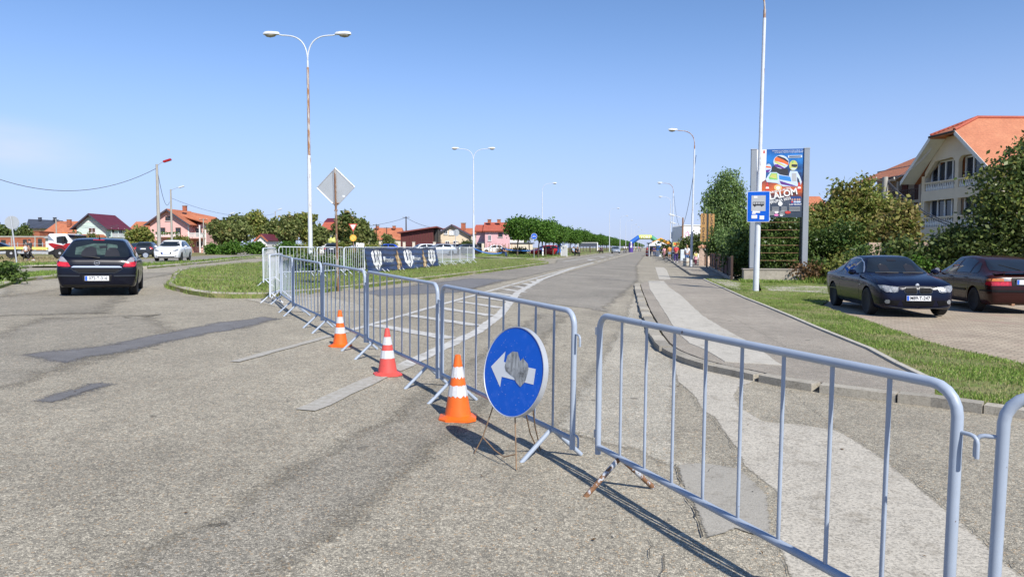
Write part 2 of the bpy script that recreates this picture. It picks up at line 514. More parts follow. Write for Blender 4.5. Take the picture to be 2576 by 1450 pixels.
M['leaf_brown'] = leaf('leaf_turning', [(0.12, 0.11, 0.03), (0.2, 0.17, 0.055), (0.29, 0.22, 0.09)])
M['leaf_dark'] = leaf('leaf_dark', [(0.045, 0.075, 0.02), (0.08, 0.115, 0.03), (0.16, 0.185, 0.06)], 0.32, 0.4)
M['leaf_hedge'] = leaf('leaf_hedge', [(0.03, 0.065, 0.016), (0.07, 0.115, 0.025), (0.12, 0.175, 0.045)], 0.3, 0.42)
M['leaf_dead'] = leaf('leaf_dead', [(0.12, 0.07, 0.03), (0.19, 0.11, 0.05)])
M['blade'] = leaf('grass_blade', [(0.13, 0.23, 0.035), (0.22, 0.34, 0.065), (0.36, 0.41, 0.12)], 0.3)
M['blade_dry'] = leaf('grass_blade_dry', [(0.2, 0.22, 0.075), (0.33, 0.31, 0.14), (0.42, 0.36, 0.2)], 0.3)
M['bark'] = plain('bark', (0.11, 0.085, 0.06), 0.9, var=0.35, scale=9, bmp=0.6, bsc=30)
M['twig'] = plain('twig', (0.2, 0.17, 0.13), 0.85, var=0.3, scale=9)

# painted metal
def chipped(name, col, rust, amt, rough=0.42, scale=9.0, sc3=(1, 1, 1)):
    m, n, l, b = newmat(name)
    x = noise(n, l, 5, 4); r = ramp(n, [(0.3, tuple(c * 0.9 for c in col)), (0.7, tuple(min(1, c * 1.06) for c in col))]); l.new(x.outputs[0], r.inputs[0])
    y = noise(n, l, scale, 7, 0.75, sc3=sc3); yr = ramp(n, [(1 - amt, (0, 0, 0)), (1 - amt + 0.03, (1, 1, 1))]); l.new(y.outputs[0], yr.inputs[0])
    q = noise(n, l, 40, 3); qr = ramp(n, [(0.3, tuple(c * 0.5 for c in rust)), (0.7, rust)]); l.new(q.outputs[0], qr.inputs[0])
    c = mixc(n, l, yr.outputs[0], r.outputs[0], qr.outputs[0])
    l.new(c, b.inputs['Base Color']); b.inputs['Roughness'].default_value = rough
    rr = mixc(n, l, yr.outputs[0], (rough,) * 3, (0.85,) * 3); l.new(rr, b.inputs['Roughness'])
    return m
M['barrier'] = chipped('barrier_paint', (0.35, 0.405, 0.49), (0.1, 0.05, 0.03), 0.36)
M['barrier_white'] = chipped('barrier_paint_pale', (0.56, 0.60, 0.66), (0.2, 0.09, 0.04), 0.34)
M['barrier_rust'] = chipped('barrier_paint_rusty', (0.42, 0.45, 0.49), (0.25, 0.125, 0.06), 0.525, 0.6, 14)
M['pole_white'] = chipped('pole_paint', (0.60, 0.63, 0.67), (0.32, 0.15, 0.07), 0.40, 0.5, 3.2, (3, 3, 0.35))
M['pole_rust'] = chipped('pole_rusty', (0.5, 0.48, 0.46), (0.40, 0.2, 0.1), 0.54, 0.7, 3.2, (3, 3, 0.35))
M['pole_old'] = chipped('sign_post_rusty', (0.36, 0.33, 0.3), (0.25, 0.13, 0.07), 0.55, 0.7, 4, (3, 3, 0.5))
M['galv'] = plain('galvanised', (0.5, 0.52, 0.55), 0.45, 0.35, 0.1, 6)
M['grey_metal'] = plain('billboard_grey', (0.27, 0.295, 0.33), 0.5, 0.0, 0.1, 2, dirt=(0.2, 0.2, 0.2))
M['dark_metal'] = plain('dark_metal', (0.035, 0.033, 0.032), 0.6)
M['rust'] = plain('rust', (0.27, 0.15, 0.085), 0.85, var=0.4, scale=12)
M['wire'] = plain('rusty_wire', (0.23, 0.15, 0.09), 0.7, var=0.35, scale=20)
M['black'] = plain('black_plastic', (0.012, 0.012, 0.013), 0.5)
M['cable'] = plain('cable', (0.06, 0.065, 0.08), 0.6)
M['white'] = plain('white_paint', (0.78, 0.78, 0.77), 0.5, var=0.04)
M['white_soft'] = plain('white_fabric', (0.76, 0.77, 0.79), 0.8, var=0.05)
M['blue_sign'] = plain('sign_blue', (0.003, 0.10, 0.55), 0.38, var=0.05, scale=4, dirt=(0.09, 0.2, 0.68), dirt_amt=0.25, dscale=14, spec=0.25)
M['sign_white'] = plain('sign_white', (0.68, 0.7, 0.72), 0.4, var=0.06)
M['sign_back'] = plain('sign_back', (0.36, 0.385, 0.41), 0.5, 0.0, var=0.06, scale=3)
M['sign_red'] = plain('sign_red', (0.55, 0.09, 0.06), 0.5)
M['sign_yellow'] = plain('sign_yellow', (0.7, 0.4, 0.05), 0.5)
M['scrape'] = plain('scraped_sheet', (0.34, 0.35, 0.35), 0.6, 0.2, var=0.55, scale=9, dirt=(0.06, 0.06, 0.055), dirt_amt=0.85, dscale=9, sc3=(9, 1, 1.4))
M['orange'] = plain('cone_orange', (0.80, 0.135, 0.012), 0.42, var=0.1, scale=6, dirt=(0.42, 0.09, 0.02), dirt_amt=0.3, dscale=16)
M['red_cone'] = plain('cone_red', (0.66, 0.085, 0.07), 0.5, var=0.12, scale=6, dirt=(0.32, 0.07, 0.06), dirt_amt=0.4, dscale=16)
M['refl'] = plain('reflective_band', (0.58, 0.59, 0.61), 0.35, var=0.1, scale=16, dirt=(0.5, 0.4, 0.36), dirt_amt=0.4, dscale=18)
M['glass'] = plain('window_glass', (0.025, 0.032, 0.042), 0.06, var=0.2, scale=1.5, spec=0.6)
M['car_glass'] = plain('car_glass', (0.012, 0.016, 0.02), 0.035, var=0.3, scale=1.6, spec=0.65)
M['house_glass'] = plain('house_glass', (0.02, 0.03, 0.05), 0.08, var=0.4, scale=.8, spec=.5)
M['tyre'] = plain('tyre', (0.018, 0.018, 0.019), 0.85, var=0.2, scale=14)
M['chrome'] = plain('chrome', (0.72, 0.73, 0.74), 0.28, 0.85, 0.03)
M['alloy'] = plain('alloy', (0.55, 0.56, 0.58), 0.35, 0.3, 0.1, 12)
M['black_rim'] = plain('black_rim', (0.014, 0.014, 0.017), 0.3, 0.3)
M['lamp_clear'] = plain('headlamp', (0.22, 0.235, 0.25), 0.2, 0.1, 0.8, 18, coat=0.5)
M['lamp_red'] = plain('tail_lamp_red', (0.46, 0.014, 0.02), 0.12, 0.0, 0.55, 16, coat=1.0)
M['lamp_grey'] = plain('tail_lamp_clear', (0.27, 0.27, 0.29), 0.15, 0.0, 0.2, 10, coat=1.0)
M['lamp_amber'] = plain('tail_lamp_amber', (0.55, 0.17, 0.03), 0.15, 0.0, 0.3, 12, coat=1.0)
M['plate'] = plain('number_plate', (0.74, 0.75, 0.76), 0.4, var=0.03)
M['plate_blue'] = plain('plate_blue', (0.02, 0.11, 0.55), 0.4)
M['ink'] = plain('ink', (0.022, 0.025, 0.035), 0.6)
M['grille'] = plain('grille', (0.006, 0.006, 0.007), 0.6, spec=0.12)
def carpaint(name, col, rough=0.25, flake=0.0): return plain(name, col, rough, flake, 0.08, 1.2, coat=0.32, spec=0.15)
M['car_black'] = carpaint('car_paint_black', (0.004, 0.005, 0.012))
M['car_navy'] = carpaint('car_paint_navy', (0.003, 0.0045, 0.018))
M['car_maroon'] = carpaint('car_paint_maroon', (0.03, 0.0075, 0.0065))
M['car_white'] = carpaint('car_paint_white', (0.72, 0.73, 0.74))
M['car_silver'] = carpaint('car_paint_silver', (0.30, 0.34, 0.40), 0.3, 0.4)
M['car_blue'] = carpaint('car_paint_blue', (0.012, 0.06, 0.42))
M['car_grey'] = carpaint('car_paint_grey', (0.03, 0.035, 0.045))
M['car_red'] = carpaint('car_paint_red', (0.34, 0.015, 0.02))
M['lorry_yellow'] = plain('lorry_yellow', (0.66, 0.60, 0.16), 0.6, dirt=(0.4, 0.35, 0.15))
M['bumper'] = plain('bumper_plastic', (0.008, 0.008, 0.009), 0.55, spec=0.2)

# buildings
def tiles(name, c1, c2, scale=(3.2, 2.6), coord='Object', rows=True):
    m, n, l, b = newmat(name)
    t = n.new('ShaderNodeTexCoord')
    a = noise(n, l, 0.7, 6, 0.7); r = ramp(n, [(0.3, c1), (0.7, c2)]); l.new(a.outputs[0], r.inputs[0])
    wv = n.new('ShaderNodeTexWave'); wv.wave_type = 'BANDS'; wv.bands_direction = 'Z'; wv.wave_profile = 'SAW'
    wv.inputs['Scale'].default_value = scale[1]; wv.inputs['Distortion'].default_value = 0.25; l.new(t.outputs[coord], wv.inputs['Vector'])
    w2 = n.new('ShaderNodeTexWave'); w2.wave_type = 'BANDS'; w2.bands_direction = 'X'; w2.inputs['Scale'].default_value = scale[0]
    w2.inputs['Distortion'].default_value = 0.2; l.new(t.outputs[coord], w2.inputs['Vector'])
    h = math_(n, l, 'ADD', wv.outputs[1], math_(n, l, 'MULTIPLY', w2.outputs[1], 0.7))
    rr = ramp(n, [(0.0, (0.72,) * 3), (0.5, (1.0,) * 3), (1.0, (1.12,) * 3)]); l.new(math_(n, l, 'MULTIPLY', h, 0.6), rr.inputs[0])
    f = noise(n, l, 7, 3); fr = ramp(n, [(0.3, (0.85,) * 3), (0.7, (1.15,) * 3)]); l.new(f.outputs[0], fr.inputs[0])
    c = mixc(n, l, 1.0, r.outputs[0], rr.outputs[0], 'MULTIPLY'); c = mixc(n, l, 1.0, c, fr.outputs[0], 'MULTIPLY')
    l.new(c, b.inputs['Base Color']); b.inputs['Roughness'].default_value = 0.75
    bump(n, l, b, h, 0.6, 0.04)
    return m
M['tile'] = tiles('roof_tiles', (0.40, 0.125, 0.06), (0.52, 0.19, 0.095))
M['tile_big'] = tiles('roof_tiles_orange', (0.43, 0.15, 0.075), (0.54, 0.215, 0.11), (4.2, 3.4))
M['tile_red'] = tiles('roof_tiles_red', (0.38, 0.085, 0.05), (0.47, 0.115, 0.07), (2.2, 2.0))
M['roof_maroon'] = plain('roof_maroon', (0.12, 0.018, 0.03), 0.5, var=0.12, scale=0.7)
M['roof_dark'] = plain('roof_dark', (0.05, 0.06, 0.085), 0.6, var=0.15, scale=0.6)
M['roof_brown'] = plain('roof_brown', (0.19, 0.05, 0.04), 0.6, var=0.15, scale=0.6)
def brick():
    m, n, l, b = newmat('brickwork')
    t = n.new('ShaderNodeTexCoord'); mp_ = n.new('ShaderNodeMapping'); mp_.inputs['Rotation'].default_value = (R(90), 0, 0)
    l.new(t.outputs['Object'], mp_.inputs[0])
    bt = n.new('ShaderNodeTexBrick'); l.new(mp_.outputs[0], bt.inputs['Vector']); bt.inputs['Scale'].default_value = 2.2
    bt.inputs['Color1'].default_value = (0.42, 0.12, 0.05, 1); bt.inputs['Color2'].default_value = (0.33, 0.085, 0.04, 1); bt.inputs['Mortar'].default_value = (0.33, 0.19, 0.13, 1)
    bt.inputs['Mortar Size'].default_value = 0.02
    a = noise(n, l, 0.5, 7, 0.7); r = ramp(n, [(0.3, (0.75,) * 3), (0.7, (1.15,) * 3)]); l.new(a.outputs[0], r.inputs[0])
    c = mixc(n, l, 1.0, bt.outputs[0], r.outputs[0], 'MULTIPLY')
    l.new(c, b.inputs['Base Color']); b.inputs['Roughness'].default_value = 0.85
    return m
M['brick'] = brick()
def plaster(name, col): return plain(name, col, 0.85, var=0.06, scale=0.8, dirt=tuple(c * 0.75 for c in col), dirt_amt=0.35, dscale=0.9, bmp=0.15, bsc=25)
M['pl_mint'] = plaster('plaster_mint', (0.55, 0.68, 0.62))
M['pl_pink'] = plaster('plaster_pink', (0.70, 0.42, 0.38))
M['pl_rose'] = plaster('plaster_rose', (0.66, 0.40, 0.42))
M['pl_cream'] = plaster('plaster_cream', (0.70, 0.58, 0.43))
M['pl_white'] = plaster('plaster_white', (0.72, 0.71, 0.68))
M['pl_beige'] = plaster('plaster_beige', (0.66, 0.585, 0.47))
M['pl_grey'] = plaster('plaster_grey', (0.33, 0.29, 0.25))
M['trim'] = plain('window_frame_white', (0.70, 0.71, 0.73), 0.45, var=0.03)
M['trim_brown'] = plain('window_frame_brown', (0.09, 0.05, 0.035), 0.6)
M['wood_maroon'] = plain('wood_maroon', (0.09, 0.022, 0.018), 0.75, var=0.3, scale=2.5, sc3=(6, 6, 0.6), bmp=0.3, bsc=12)
M['wood_dark'] = plain('wood_dark_brown', (0.055, 0.03, 0.022), 0.75, var=0.4, scale=4, sc3=(8, 8, 0.6), bmp=0.4, bsc=20)
M['wood_sign'] = plain('wood_sign', (0.42, 0.235, 0.08), 0.7, var=0.3, scale=3, sc3=(7, 7, 0.7), dirt=(0.22, 0.12, 0.04))
M['terracotta'] = plain('terracotta', (0.5, 0.25, 0.15), 0.8, var=0.12)
M['stone_pink'] = plain('stone_pink', (0.52, 0.38, 0.29), 0.85, var=0.3, scale=5)
M['concrete_pole'] = plain('concrete_pole', (0.36, 0.34, 0.30), 0.85, var=0.12, scale=2)
M['lime'] = plain('limed_concrete', (0.58, 0.55, 0.47), 0.85, var=0.15, scale=5, dirt=(0.24, 0.2, 0.15), dirt_amt=0.8, dscale=6)
M['cabinet'] = plain('cabinet_white', (0.62, 0.68, 0.72), 0.5)
M['blue_plastic'] = plain('blue_plastic', (0.02, 0.16, 0.55), 0.5)
M['bottle'] = plain('clear_plastic', (0.5, 0.56, 0.62), 0.2, var=0.2, scale=30)
# cloth and skin
def cl(name, col): return plain(name, col, 0.85, var=0.15, scale=9)
M['skin'] = plain('skin', (0.48, 0.27, 0.19), 0.55, var=0.08, scale=8)
for k, c in dict(red=(0.55, 0.05, 0.06), purple=(0.05, 0.025, 0.14), white=(0.7, 0.72, 0.75), denim=(0.09, 0.17, 0.36), jeans=(0.03, 0.06, 0.15), yellow=(0.7, 0.6, 0.22),
                 orange=(0.62, 0.26, 0.04), pink=(0.6, 0.3, 0.34), maroon=(0.17, 0.02, 0.05), black=(0.012, 0.012, 0.015), grey=(0.05, 0.055, 0.06), navy=(0.025, 0.02, 0.05), khaki=(0.3, 0.27, 0.2), lightblue=(0.3, 0.4, 0.55)).items():
    M['cl_' + k] = cl('cloth_' + k, c)
M['hair_dark'] = plain('hair_dark', (0.02, 0.014, 0.011), 0.6, var=0.3, scale=30)
M['hair_fair'] = plain('hair_fair', (0.36, 0.22, 0.1), 0.6, var=0.3, scale=30)
M['hair_brown'] = plain('hair_brown', (0.11, 0.06, 0.035), 0.6, var=0.3, scale=30)
# prints
for k, c in dict(navy=(0.012, 0.024, 0.075), gold=(0.40, 0.26, 0.12), gold2=(0.62, 0.47, 0.26), poster_blue=(0.012, 0.05, 0.20), poster_sky=(0.03, 0.22, 0.6), poster_dark=(0.02, 0.03, 0.055), poster_orange=(0.7, 0.14, 0.03),
                 poster_glow=(0.85, 0.5, 0.2), poster_green=(0.2, 0.5, 0.15), violet=(0.12, 0.03, 0.25), poster_light=(0.55, 0.65, 0.8), lime_yellow=(0.55, 0.55, 0.15), poster_red=(0.55, 0.05, 0.04), arch_blue=(0.02, 0.13, 0.5), arch_yellow=(0.6, 0.62, 0.08),
                 arch_purple=(0.08, 0.04, 0.25), arch_green=(0.06, 0.3, 0.16), umbrella=(0.85, 0.36, 0.01), umbrella2=(0.75, 0.22, 0.03), magenta=(0.7, 0.2, 0.45)).items():
    M[k] = plain('print_' + k, c, 0.5, var=0.12, scale=3)
M['banner_navy'] = plain('banner_navy', (0.014, 0.028, 0.085), 0.32, var=0.2, scale=1.2)

def soft(key, src):
    m = M[src].copy(); m.name = key; n = m.node_tree.nodes; l = m.node_tree.links; o = n['Material Output']; sh = o.inputs[0].links[0].from_socket
    at = n.new('ShaderNodeAttribute'); at.attribute_name = 'fade'
    x = noise(n, l, 1.6, 8, .75); y = noise(n, l, 45, 3, .6)
    f = math_(n, l, 'ADD', at.outputs['Fac'], math_(n, l, 'ADD', math_(n, l, 'MULTIPLY', math_(n, l, 'SUBTRACT', x.outputs[0], .5), 1.5), math_(n, l, 'MULTIPLY', math_(n, l, 'SUBTRACT', y.outputs[0], .5), 1.1)))
    r = n.new('ShaderNodeMapRange'); r.interpolation_type = 'SMOOTHSTEP'; r.inputs[1].default_value = .25; r.inputs[2].default_value = .75; l.new(f, r.inputs[0])
    t = n.new('ShaderNodeBsdfTransparent'); k = n.new('ShaderNodeMixShader'); l.new(r.outputs[0], k.inputs[0]); l.new(t.outputs[0], k.inputs[1]); l.new(sh, k.inputs[2]); l.new(k.outputs[0], o.inputs[0])
    M[key] = m
for k_ in ('asphalt_patch', 'asphalt_far', 'concrete_worn', 'mortar'): soft('soft_' + k_, k_)
M['dust'] = asphalt('asphalt_dusty', (0.55, 0.505, 0.41), (0.28, 0.26, 0.21), (0.12, 0.112, 0.098), 90); soft('soft_dust', 'dust')
M['oily'] = asphalt('asphalt_oily', (0.40, 0.362, 0.288), (0.185, 0.17, 0.138), (0.075, 0.068, 0.056), 92); soft('soft_oily', 'oily')

def per_stone(m):
    n = m.node_tree.nodes; l = m.node_tree.links; b = n['Principled BSDF']; src = b.inputs['Base Color'].links[0].from_socket; g = n.new('ShaderNodeNewGeometry')
    r = ramp(n, [(0, (.68,) * 3), (1, (1.18,) * 3)]); l.new(g.outputs['Random Per Island'], r.inputs[0]); l.new(mixc(n, l, 1.0, src, r.outputs[0], 'MULTIPLY'), b.inputs['Base Color'])
per_stone(M['kerbstone'])
# ------------------------------------------------------------------ the ground
FAR = 2600.0
sheet('ground', [(-FAR, -60), (FAR, -60), (FAR, FAR), (-FAR, FAR)], -0.02, M['field'])
outer = PP([(0, 681), (78, 673), (149, 671), (249, 673), (358, 677), (435, 670), (529, 661), (644, 648.6), (760, 646.5)])
lawn_edge = [Vector((-18.0, 75.0)), Vector((-13.4, 70.5)), Vector((-11.6, 69.5)), Vector((-11.0, 72)), Vector((-10.9, 84)), Vector((-10.6, 120)), Vector((-10.3, 180)), Vector((-10.2, 900))]
road = [Vector((-70, -20)), Vector((16, -20)), Vector((16, 12)), Vector((7.5, 20)), Vector((5, 34)), Vector((6, 60)), Vector((6, 900))] + \
       lawn_edge[::-1] + [Vector((-24, 82)), Vector((-33.5, 76))] + outer[::-1] + [Vector((-27, 22)), Vector((-34, 12)), Vector((-70, 2))]
sheet('road', road, 0.0, M['asphalt'])

def in_poly(pts, poly):
    x, y = pts[:, 0], pts[:, 1]; ins = np.zeros(len(pts), bool); n = len(poly)
    for i in range(n):
        x1, y1 = poly[i][0], poly[i][1]; x2, y2 = poly[i - 1][0], poly[i - 1][1]
        c = ((y1 > y) != (y2 > y)) & (x < (x2 - x1) * (y - y1) / ((y2 - y1) if abs(y2 - y1) > 1e-9 else 1e-9) + x1)
        ins ^= c
    return ins

ZG = np.vectorize(zg)
def blades(name, poly, n, h, wd, mat, off, seed, near=None, clump=0.0, label=None):
    """short grass: thin bent blades scattered over a patch, denser towards near"""
    rng = np.random.default_rng(seed)
    xs = [p[0] for p in poly]; ys = [p[1] for p in poly]
    pts = np.zeros((0, 2))
    for _ in range(60):
        q = np.column_stack([rng.uniform(min(xs), max(xs), n), rng.uniform(min(ys), max(ys), n)])
        ok = in_poly(q, poly)
        if near: ok &= rng.random(n) < np.clip((near / np.maximum(1, np.hypot(q[:, 0], q[:, 1]))) ** 1.6, 0, 1)
        if clump:
            f = np.sin(q[:, 0] * 2.1 + 1.3 * np.sin(q[:, 1] * 1.7)) * np.sin(q[:, 1] * 2.6 + 1.1 * np.sin(q[:, 0] * 1.9))
            ok &= f > rng.uniform(-1, 1, n) * (1.2 - clump)
        pts = np.vstack([pts, q[ok]])
        if len(pts) >= n: break
    pts = pts[:n]; n = len(pts)
    az = rng.uniform(0, 2 * np.pi, n); hh = h * rng.uniform(0.45, 1.25, n); ww = wd * rng.uniform(0.7, 1.3, n)
    lean = hh * rng.uniform(0.1, 0.9, n); la = rng.uniform(0, 2 * np.pi, n)
    b = np.column_stack([pts, ZG(pts[:, 0]) + off])
    dx = np.column_stack([np.cos(az) * ww, np.sin(az) * ww, np.zeros(n)])
    tip = b + np.column_stack([np.cos(la) * lean, np.sin(la) * lean, hh])
    mid = b + np.column_stack([np.cos(la) * lean * .35, np.sin(la) * lean * .35, hh * .6])
    v = np.stack([b - dx, b + dx, mid + dx * .75, tip, mid - dx * .75], 1).reshape(-1, 3)
    f = np.arange(n * 5).reshape(n, 5)
    o = mesh_np(name, v, f, 5, mat)
    setp(o, kind='stuff')
    return o

def kerb(name, line, side, width=0.15, h=0.12, stone=0.8, seed=1, mat=None, jitter=0.012, flush=0.0):
    """a row of kerb stones; side = +1 puts them to the left of the line's direction"""
    rnd = random.Random(seed); pts = dense([Vector(p[:2]) for p in line], 0.1)
    mb = MB(); acc = [pts[0]]; L = 0
    def emit(seg):
        if len(seg) < 2: return
        hh = h + rnd.uniform(-jitter, jitter); ww = width
        a, b = seg[0], seg[-1]; t = (b - a); 
        if t.length < 0.05: return
        u = t.normalized(); a = a + u * 0.014; b = b - u * 0.014
        k = 3; vs = []
        nrm = Vector((-u.y, u.x)) * side; o_ = rnd.uniform(-jitter, jitter)
        for i in range(k):
            p = seg[int((len(seg) - 1) * i / (k - 1))] if 0 < i < k - 1 else (a if i == 0 else b)
            z = zg(p.x)
            for (s_, zz) in ((0.0, -0.1), (0.012, hh - 0.05), (0.06, hh), (ww, hh), (ww, -0.1)):
                q = p + nrm * (s_ + o_); vs.append((q.x, q.y, z + zz))
        fs = []
        for i in range(k - 1):
            for j in range(4): fs.append((i * 5 + j, i * 5 + j + 1, (i + 1) * 5 + j + 1, (i + 1) * 5 + j))
        fs += [(0, 1, 2, 3, 4), tuple((k - 1) * 5 + j for j in (4, 3, 2, 1, 0))]
        mb.add(vs, fs)
    for i in range(1, len(pts)):
        L += (pts[i] - pts[i - 1]).length; acc.append(pts[i])
        if L >= stone * rnd.uniform(0.9, 1.1): emit(acc); acc = [pts[i]]; L = 0
    emit(acc)
    o = mb.build(name, mat or M['kerbstone'])
    setp(o, kind='structure')
    return o

def stain(name, poly, feather, off, mat):
    poly = [Vector(q[:2]) for q in dense([Vector(p[:2]) for p in poly] + [Vector(poly[0][:2])], .4)[:-1]]; n = len(poly)
    ar = sum(poly[i].x * poly[(i + 1) % n].y - poly[(i + 1) % n].x * poly[i].y for i in range(n)); sg = 1 if ar > 0 else -1
    ins = []
    for i in range(n):
        t = (poly[(i + 1) % n] - poly[i - 1]).normalized(); ins.append(poly[i] + Vector((-t.y, t.x)) * sg * feather)
    bm = bmesh.new(); ly = bm.verts.layers.float.new('fade'); a = [bm.verts.new((p.x, p.y, 0)) for p in poly]; b = [bm.verts.new((p.x, p.y, 0)) for p in ins]
    for v in b: v[ly] = 1.0
    for i in range(n): bm.faces.new((a[i], a[(i + 1) % n], b[(i + 1) % n], b[i]))
    bm.faces.new(b); bmesh.ops.triangulate(bm, faces=bm.faces[:])
    for x in XS:
        if min(p.x for p in poly) < x < max(p.x for p in poly): bmesh.ops.bisect_plane(bm, geom=bm.verts[:] + bm.edges[:] + bm.faces[:], plane_co=(x, 0, 0), plane_no=(1, 0, 0), dist=1e-5)
    for v in bm.verts: v.co.z = zg(v.co.x) + off
    for f in bm.faces:
        f.normal_update()
        if f.normal.z < 0: f.normal_flip()
    me = bpy.data.meshes.new(name); bm.to_mesh(me); bm.free(); me.materials.append(M[mat]); return setp(link(bpy.data.objects.new(name, me)), kind='structure')

# the big splitter island with the barriers on it
isl_front = PP([(418, 720), (423, 725), (435, 729), (476, 740), (529, 748), (580, 750)]) + [Vector((-9.3, 16.5)), Vector((-8.95, 18.3)), Vector((-8.65, 22.2)), Vector((-8.45, 27.4)), Vector((-8.15, 36)), Vector((-8.0, 45)), Vector((-7.95, 57)), Vector((-8.6, 61))]
isl_back = [Vector((-10.5, 65.0)), Vector((-13.3, 67)), Vector((-18.9, 62.0)), Vector((-22.7, 54.9)), Vector((-24.1, 46)), Vector((-24, 40)), Vector((-21.3, 31.9)), Vector((-19.6, 28)), Vector((-17.0, 23.9)), Vector((-15.0, 21.0))]
island = isl_front + isl_back
sheet('lawn', island, 0.10, M['turf'])
kerb('kerb', isl_front, 1, seed=2, h=0.125)
kerb('kerb', isl_back + [isl_front[0]], 1, seed=3)
blades('grass', island, 34000, 0.085, 0.006, M['blade'], 0.10, 5, near=19, clump=0.35)
blades('grass', island, 26000, 0.06, 0.006, M['blade_dry'], 0.10, 6, near=19, clump=0.1)
# small island at the left
small = PP([(0, 726), (30, 716), (59, 708), (100, 703), (140, 700), (160, 696), (150, 688), (100, 690), (53, 694), (0, 699)])
small = [Vector((-19.5, 15.0))] + small + [Vector((-24.5, 19.0))]
sheet('lawn', small, 0.08, M['turf_green'])
kerb('kerb', [small[0]] + small[1:7], 1, seed=4, h=0.12, stone=1.0, width=0.2)
blades('grass', small, 9000, 0.10, 0.007, M['blade'], 0.08, 7, clump=0.4)
# verge beyond the cross street with its kerb, footpath and mown field
kerb('kerb', [Vector((-30, 20))] + outer + [Vector((-33.5, 76))], 1, seed=5, h=0.13, width=0.22, stone=1.0)
verge_in = [Vector((-30, 20))] + outer
verge = [p for p in verge_in] + [Vector((-37.5, 66)), Vector((-32.0, 50)), Vector((-28.5, 42)), Vector((-27.5, 36)), Vector((-32.5, 36)), Vector((-33.5, 33)), Vector((-31.5, 26))]
sheet('verge', verge, 0.07, M['turf_green'])
blades('grass', verge, 9000, 0.16, 0.01, M['blade'], 0.07, 8, clump=0.3)
path_ = [Vector((-36, 20)), Vector((-34.2, 31)), Vector((-33.3, 36.5)), Vector((-29.5, 38)), Vector((-29.8, 43)), Vector((-34, 52)), Vector((-39, 66)), Vector((-46, 80)), Vector((-50, 78)), Vector((-40, 52)), Vector((-36.5, 40)), Vector((-38.2, 31)), Vector((-40, 20))]
sheet('path', path_, 0.012, M['asphalt_far'])
hay = [Vector((-38.5, 22)), Vector((-37.0, 38)), Vector((-43, 52)), Vector((-75, 74)), Vector((-90, 60)), Vector((-60, 22))]
sheet('mown_field', ragged(hay, 2.0, 0.4, 3), 0.004, M['hay'])
blades('grass', hay, 9000, 0.16, 0.012, M['blade_dry'], 0.0, 12)
# cross street behind the island
sheet('side_street', [Vector((-60, 96)), Vector((-46, 78)), Vector((-33.5, 76)), Vector((-24, 82)), Vector((-18.5, 76)), Vector((-20, 90)), Vector((-40, 128)), Vector((-75, 118))], 0.004, M['asphalt_far'])
# lawn with the avenue of trees, its kerb and the footway in front of the bench
lawn2 = lawn_edge + [Vector((-30, 900)), Vector((-34, 140)), Vector((-26, 100)), Vector((-20, 80))]
sheet('lawn', lawn2, 0.09, M['turf'])
kerb('kerb', lawn_edge[2:6] + [Vector((-10.3, 180)), Vector((-10.2, 320))], 1, seed=6, stone=1.2)
blades('grass', [Vector((-11.2, 72)), Vector((-11.2, 130)), Vector((-34, 130)), Vector((-20, 80))], 9000, 0.13, 0.014, M['blade'], 0.09, 13, clump=0.3)
sheet('footway', [Vector((-17.4, 75.6)), Vector((-13.6, 72.3)), Vector((-12.6, 74.2)), Vector((-16.4, 78.0))], 0.096, M['concrete_worn'])

# pavement on the right with its rounded kerb
pk = PP([(1611, 718), (1615, 732), (1621, 748), (1628, 765), (1635, 784), (1644, 801), (1655, 820), (1668, 850), (1686, 874), (1706, 890), (1726, 900), (1772, 918), (1828, 934), (1884, 944)])
pk2 = PP([(1884, 944), (1968, 963), (2071, 979), (2211, 997), (2351, 1012), (2515, 1035), (2700, 1060)])
kerb('kerb', pk + pk2[1:], -1, seed=7, h=0.088, width=0.24, stone=0.66, jitter=0.016)
edging = PP([(1770, 706), (1781, 712), (1820, 730), (1874, 756), (1922, 776), (1986, 804), (2061, 838), (2188, 892), (2258, 932), (2351, 979)])
pave = pk + pk2[1:5] + edging[::-1] + PP([(1700, 705), (1650, 708)])
sheet('pavement', pave, 0.08, M['pave_asphalt'])
mb = MB()
ed = dense(edging, 0.45)
for i in range(len(ed) - 1):
    a, b = ed[i], ed[i + 1]; c = (a + b) / 2; t = b - a
    mb.box((c.x, c.y, zg(c.x) + 0.04), (0.075, t.length - 0.006, 0.14), rz=math.atan2(t.y, t.x) - R(90))
setp(mb.build('pavement_edging', M['concrete_light']), kind='structure')
strip = PP([(1631, 711), (1669, 711)]) + PP([(1685.6, 729.8), (1711.6, 747.8), (1735.6, 771.8), (1765.6, 801.8), (1805.6, 827.8), (1845.6, 851.8), (1873.6, 865.8), (1921.6, 901.8), (1966, 934)]) + PP([(1823, 925), (1800, 910), (1775, 894), (1735.6, 875.8), (1705.6, 849.8), (1685.6, 815.8), (1665.6, 783.8), (1651.6, 759.8), (1634.6, 731.8)])
sheet('concrete_strip', ragged(strip, 0.25, 0.012, 5), 0.086, M['concrete_light'])
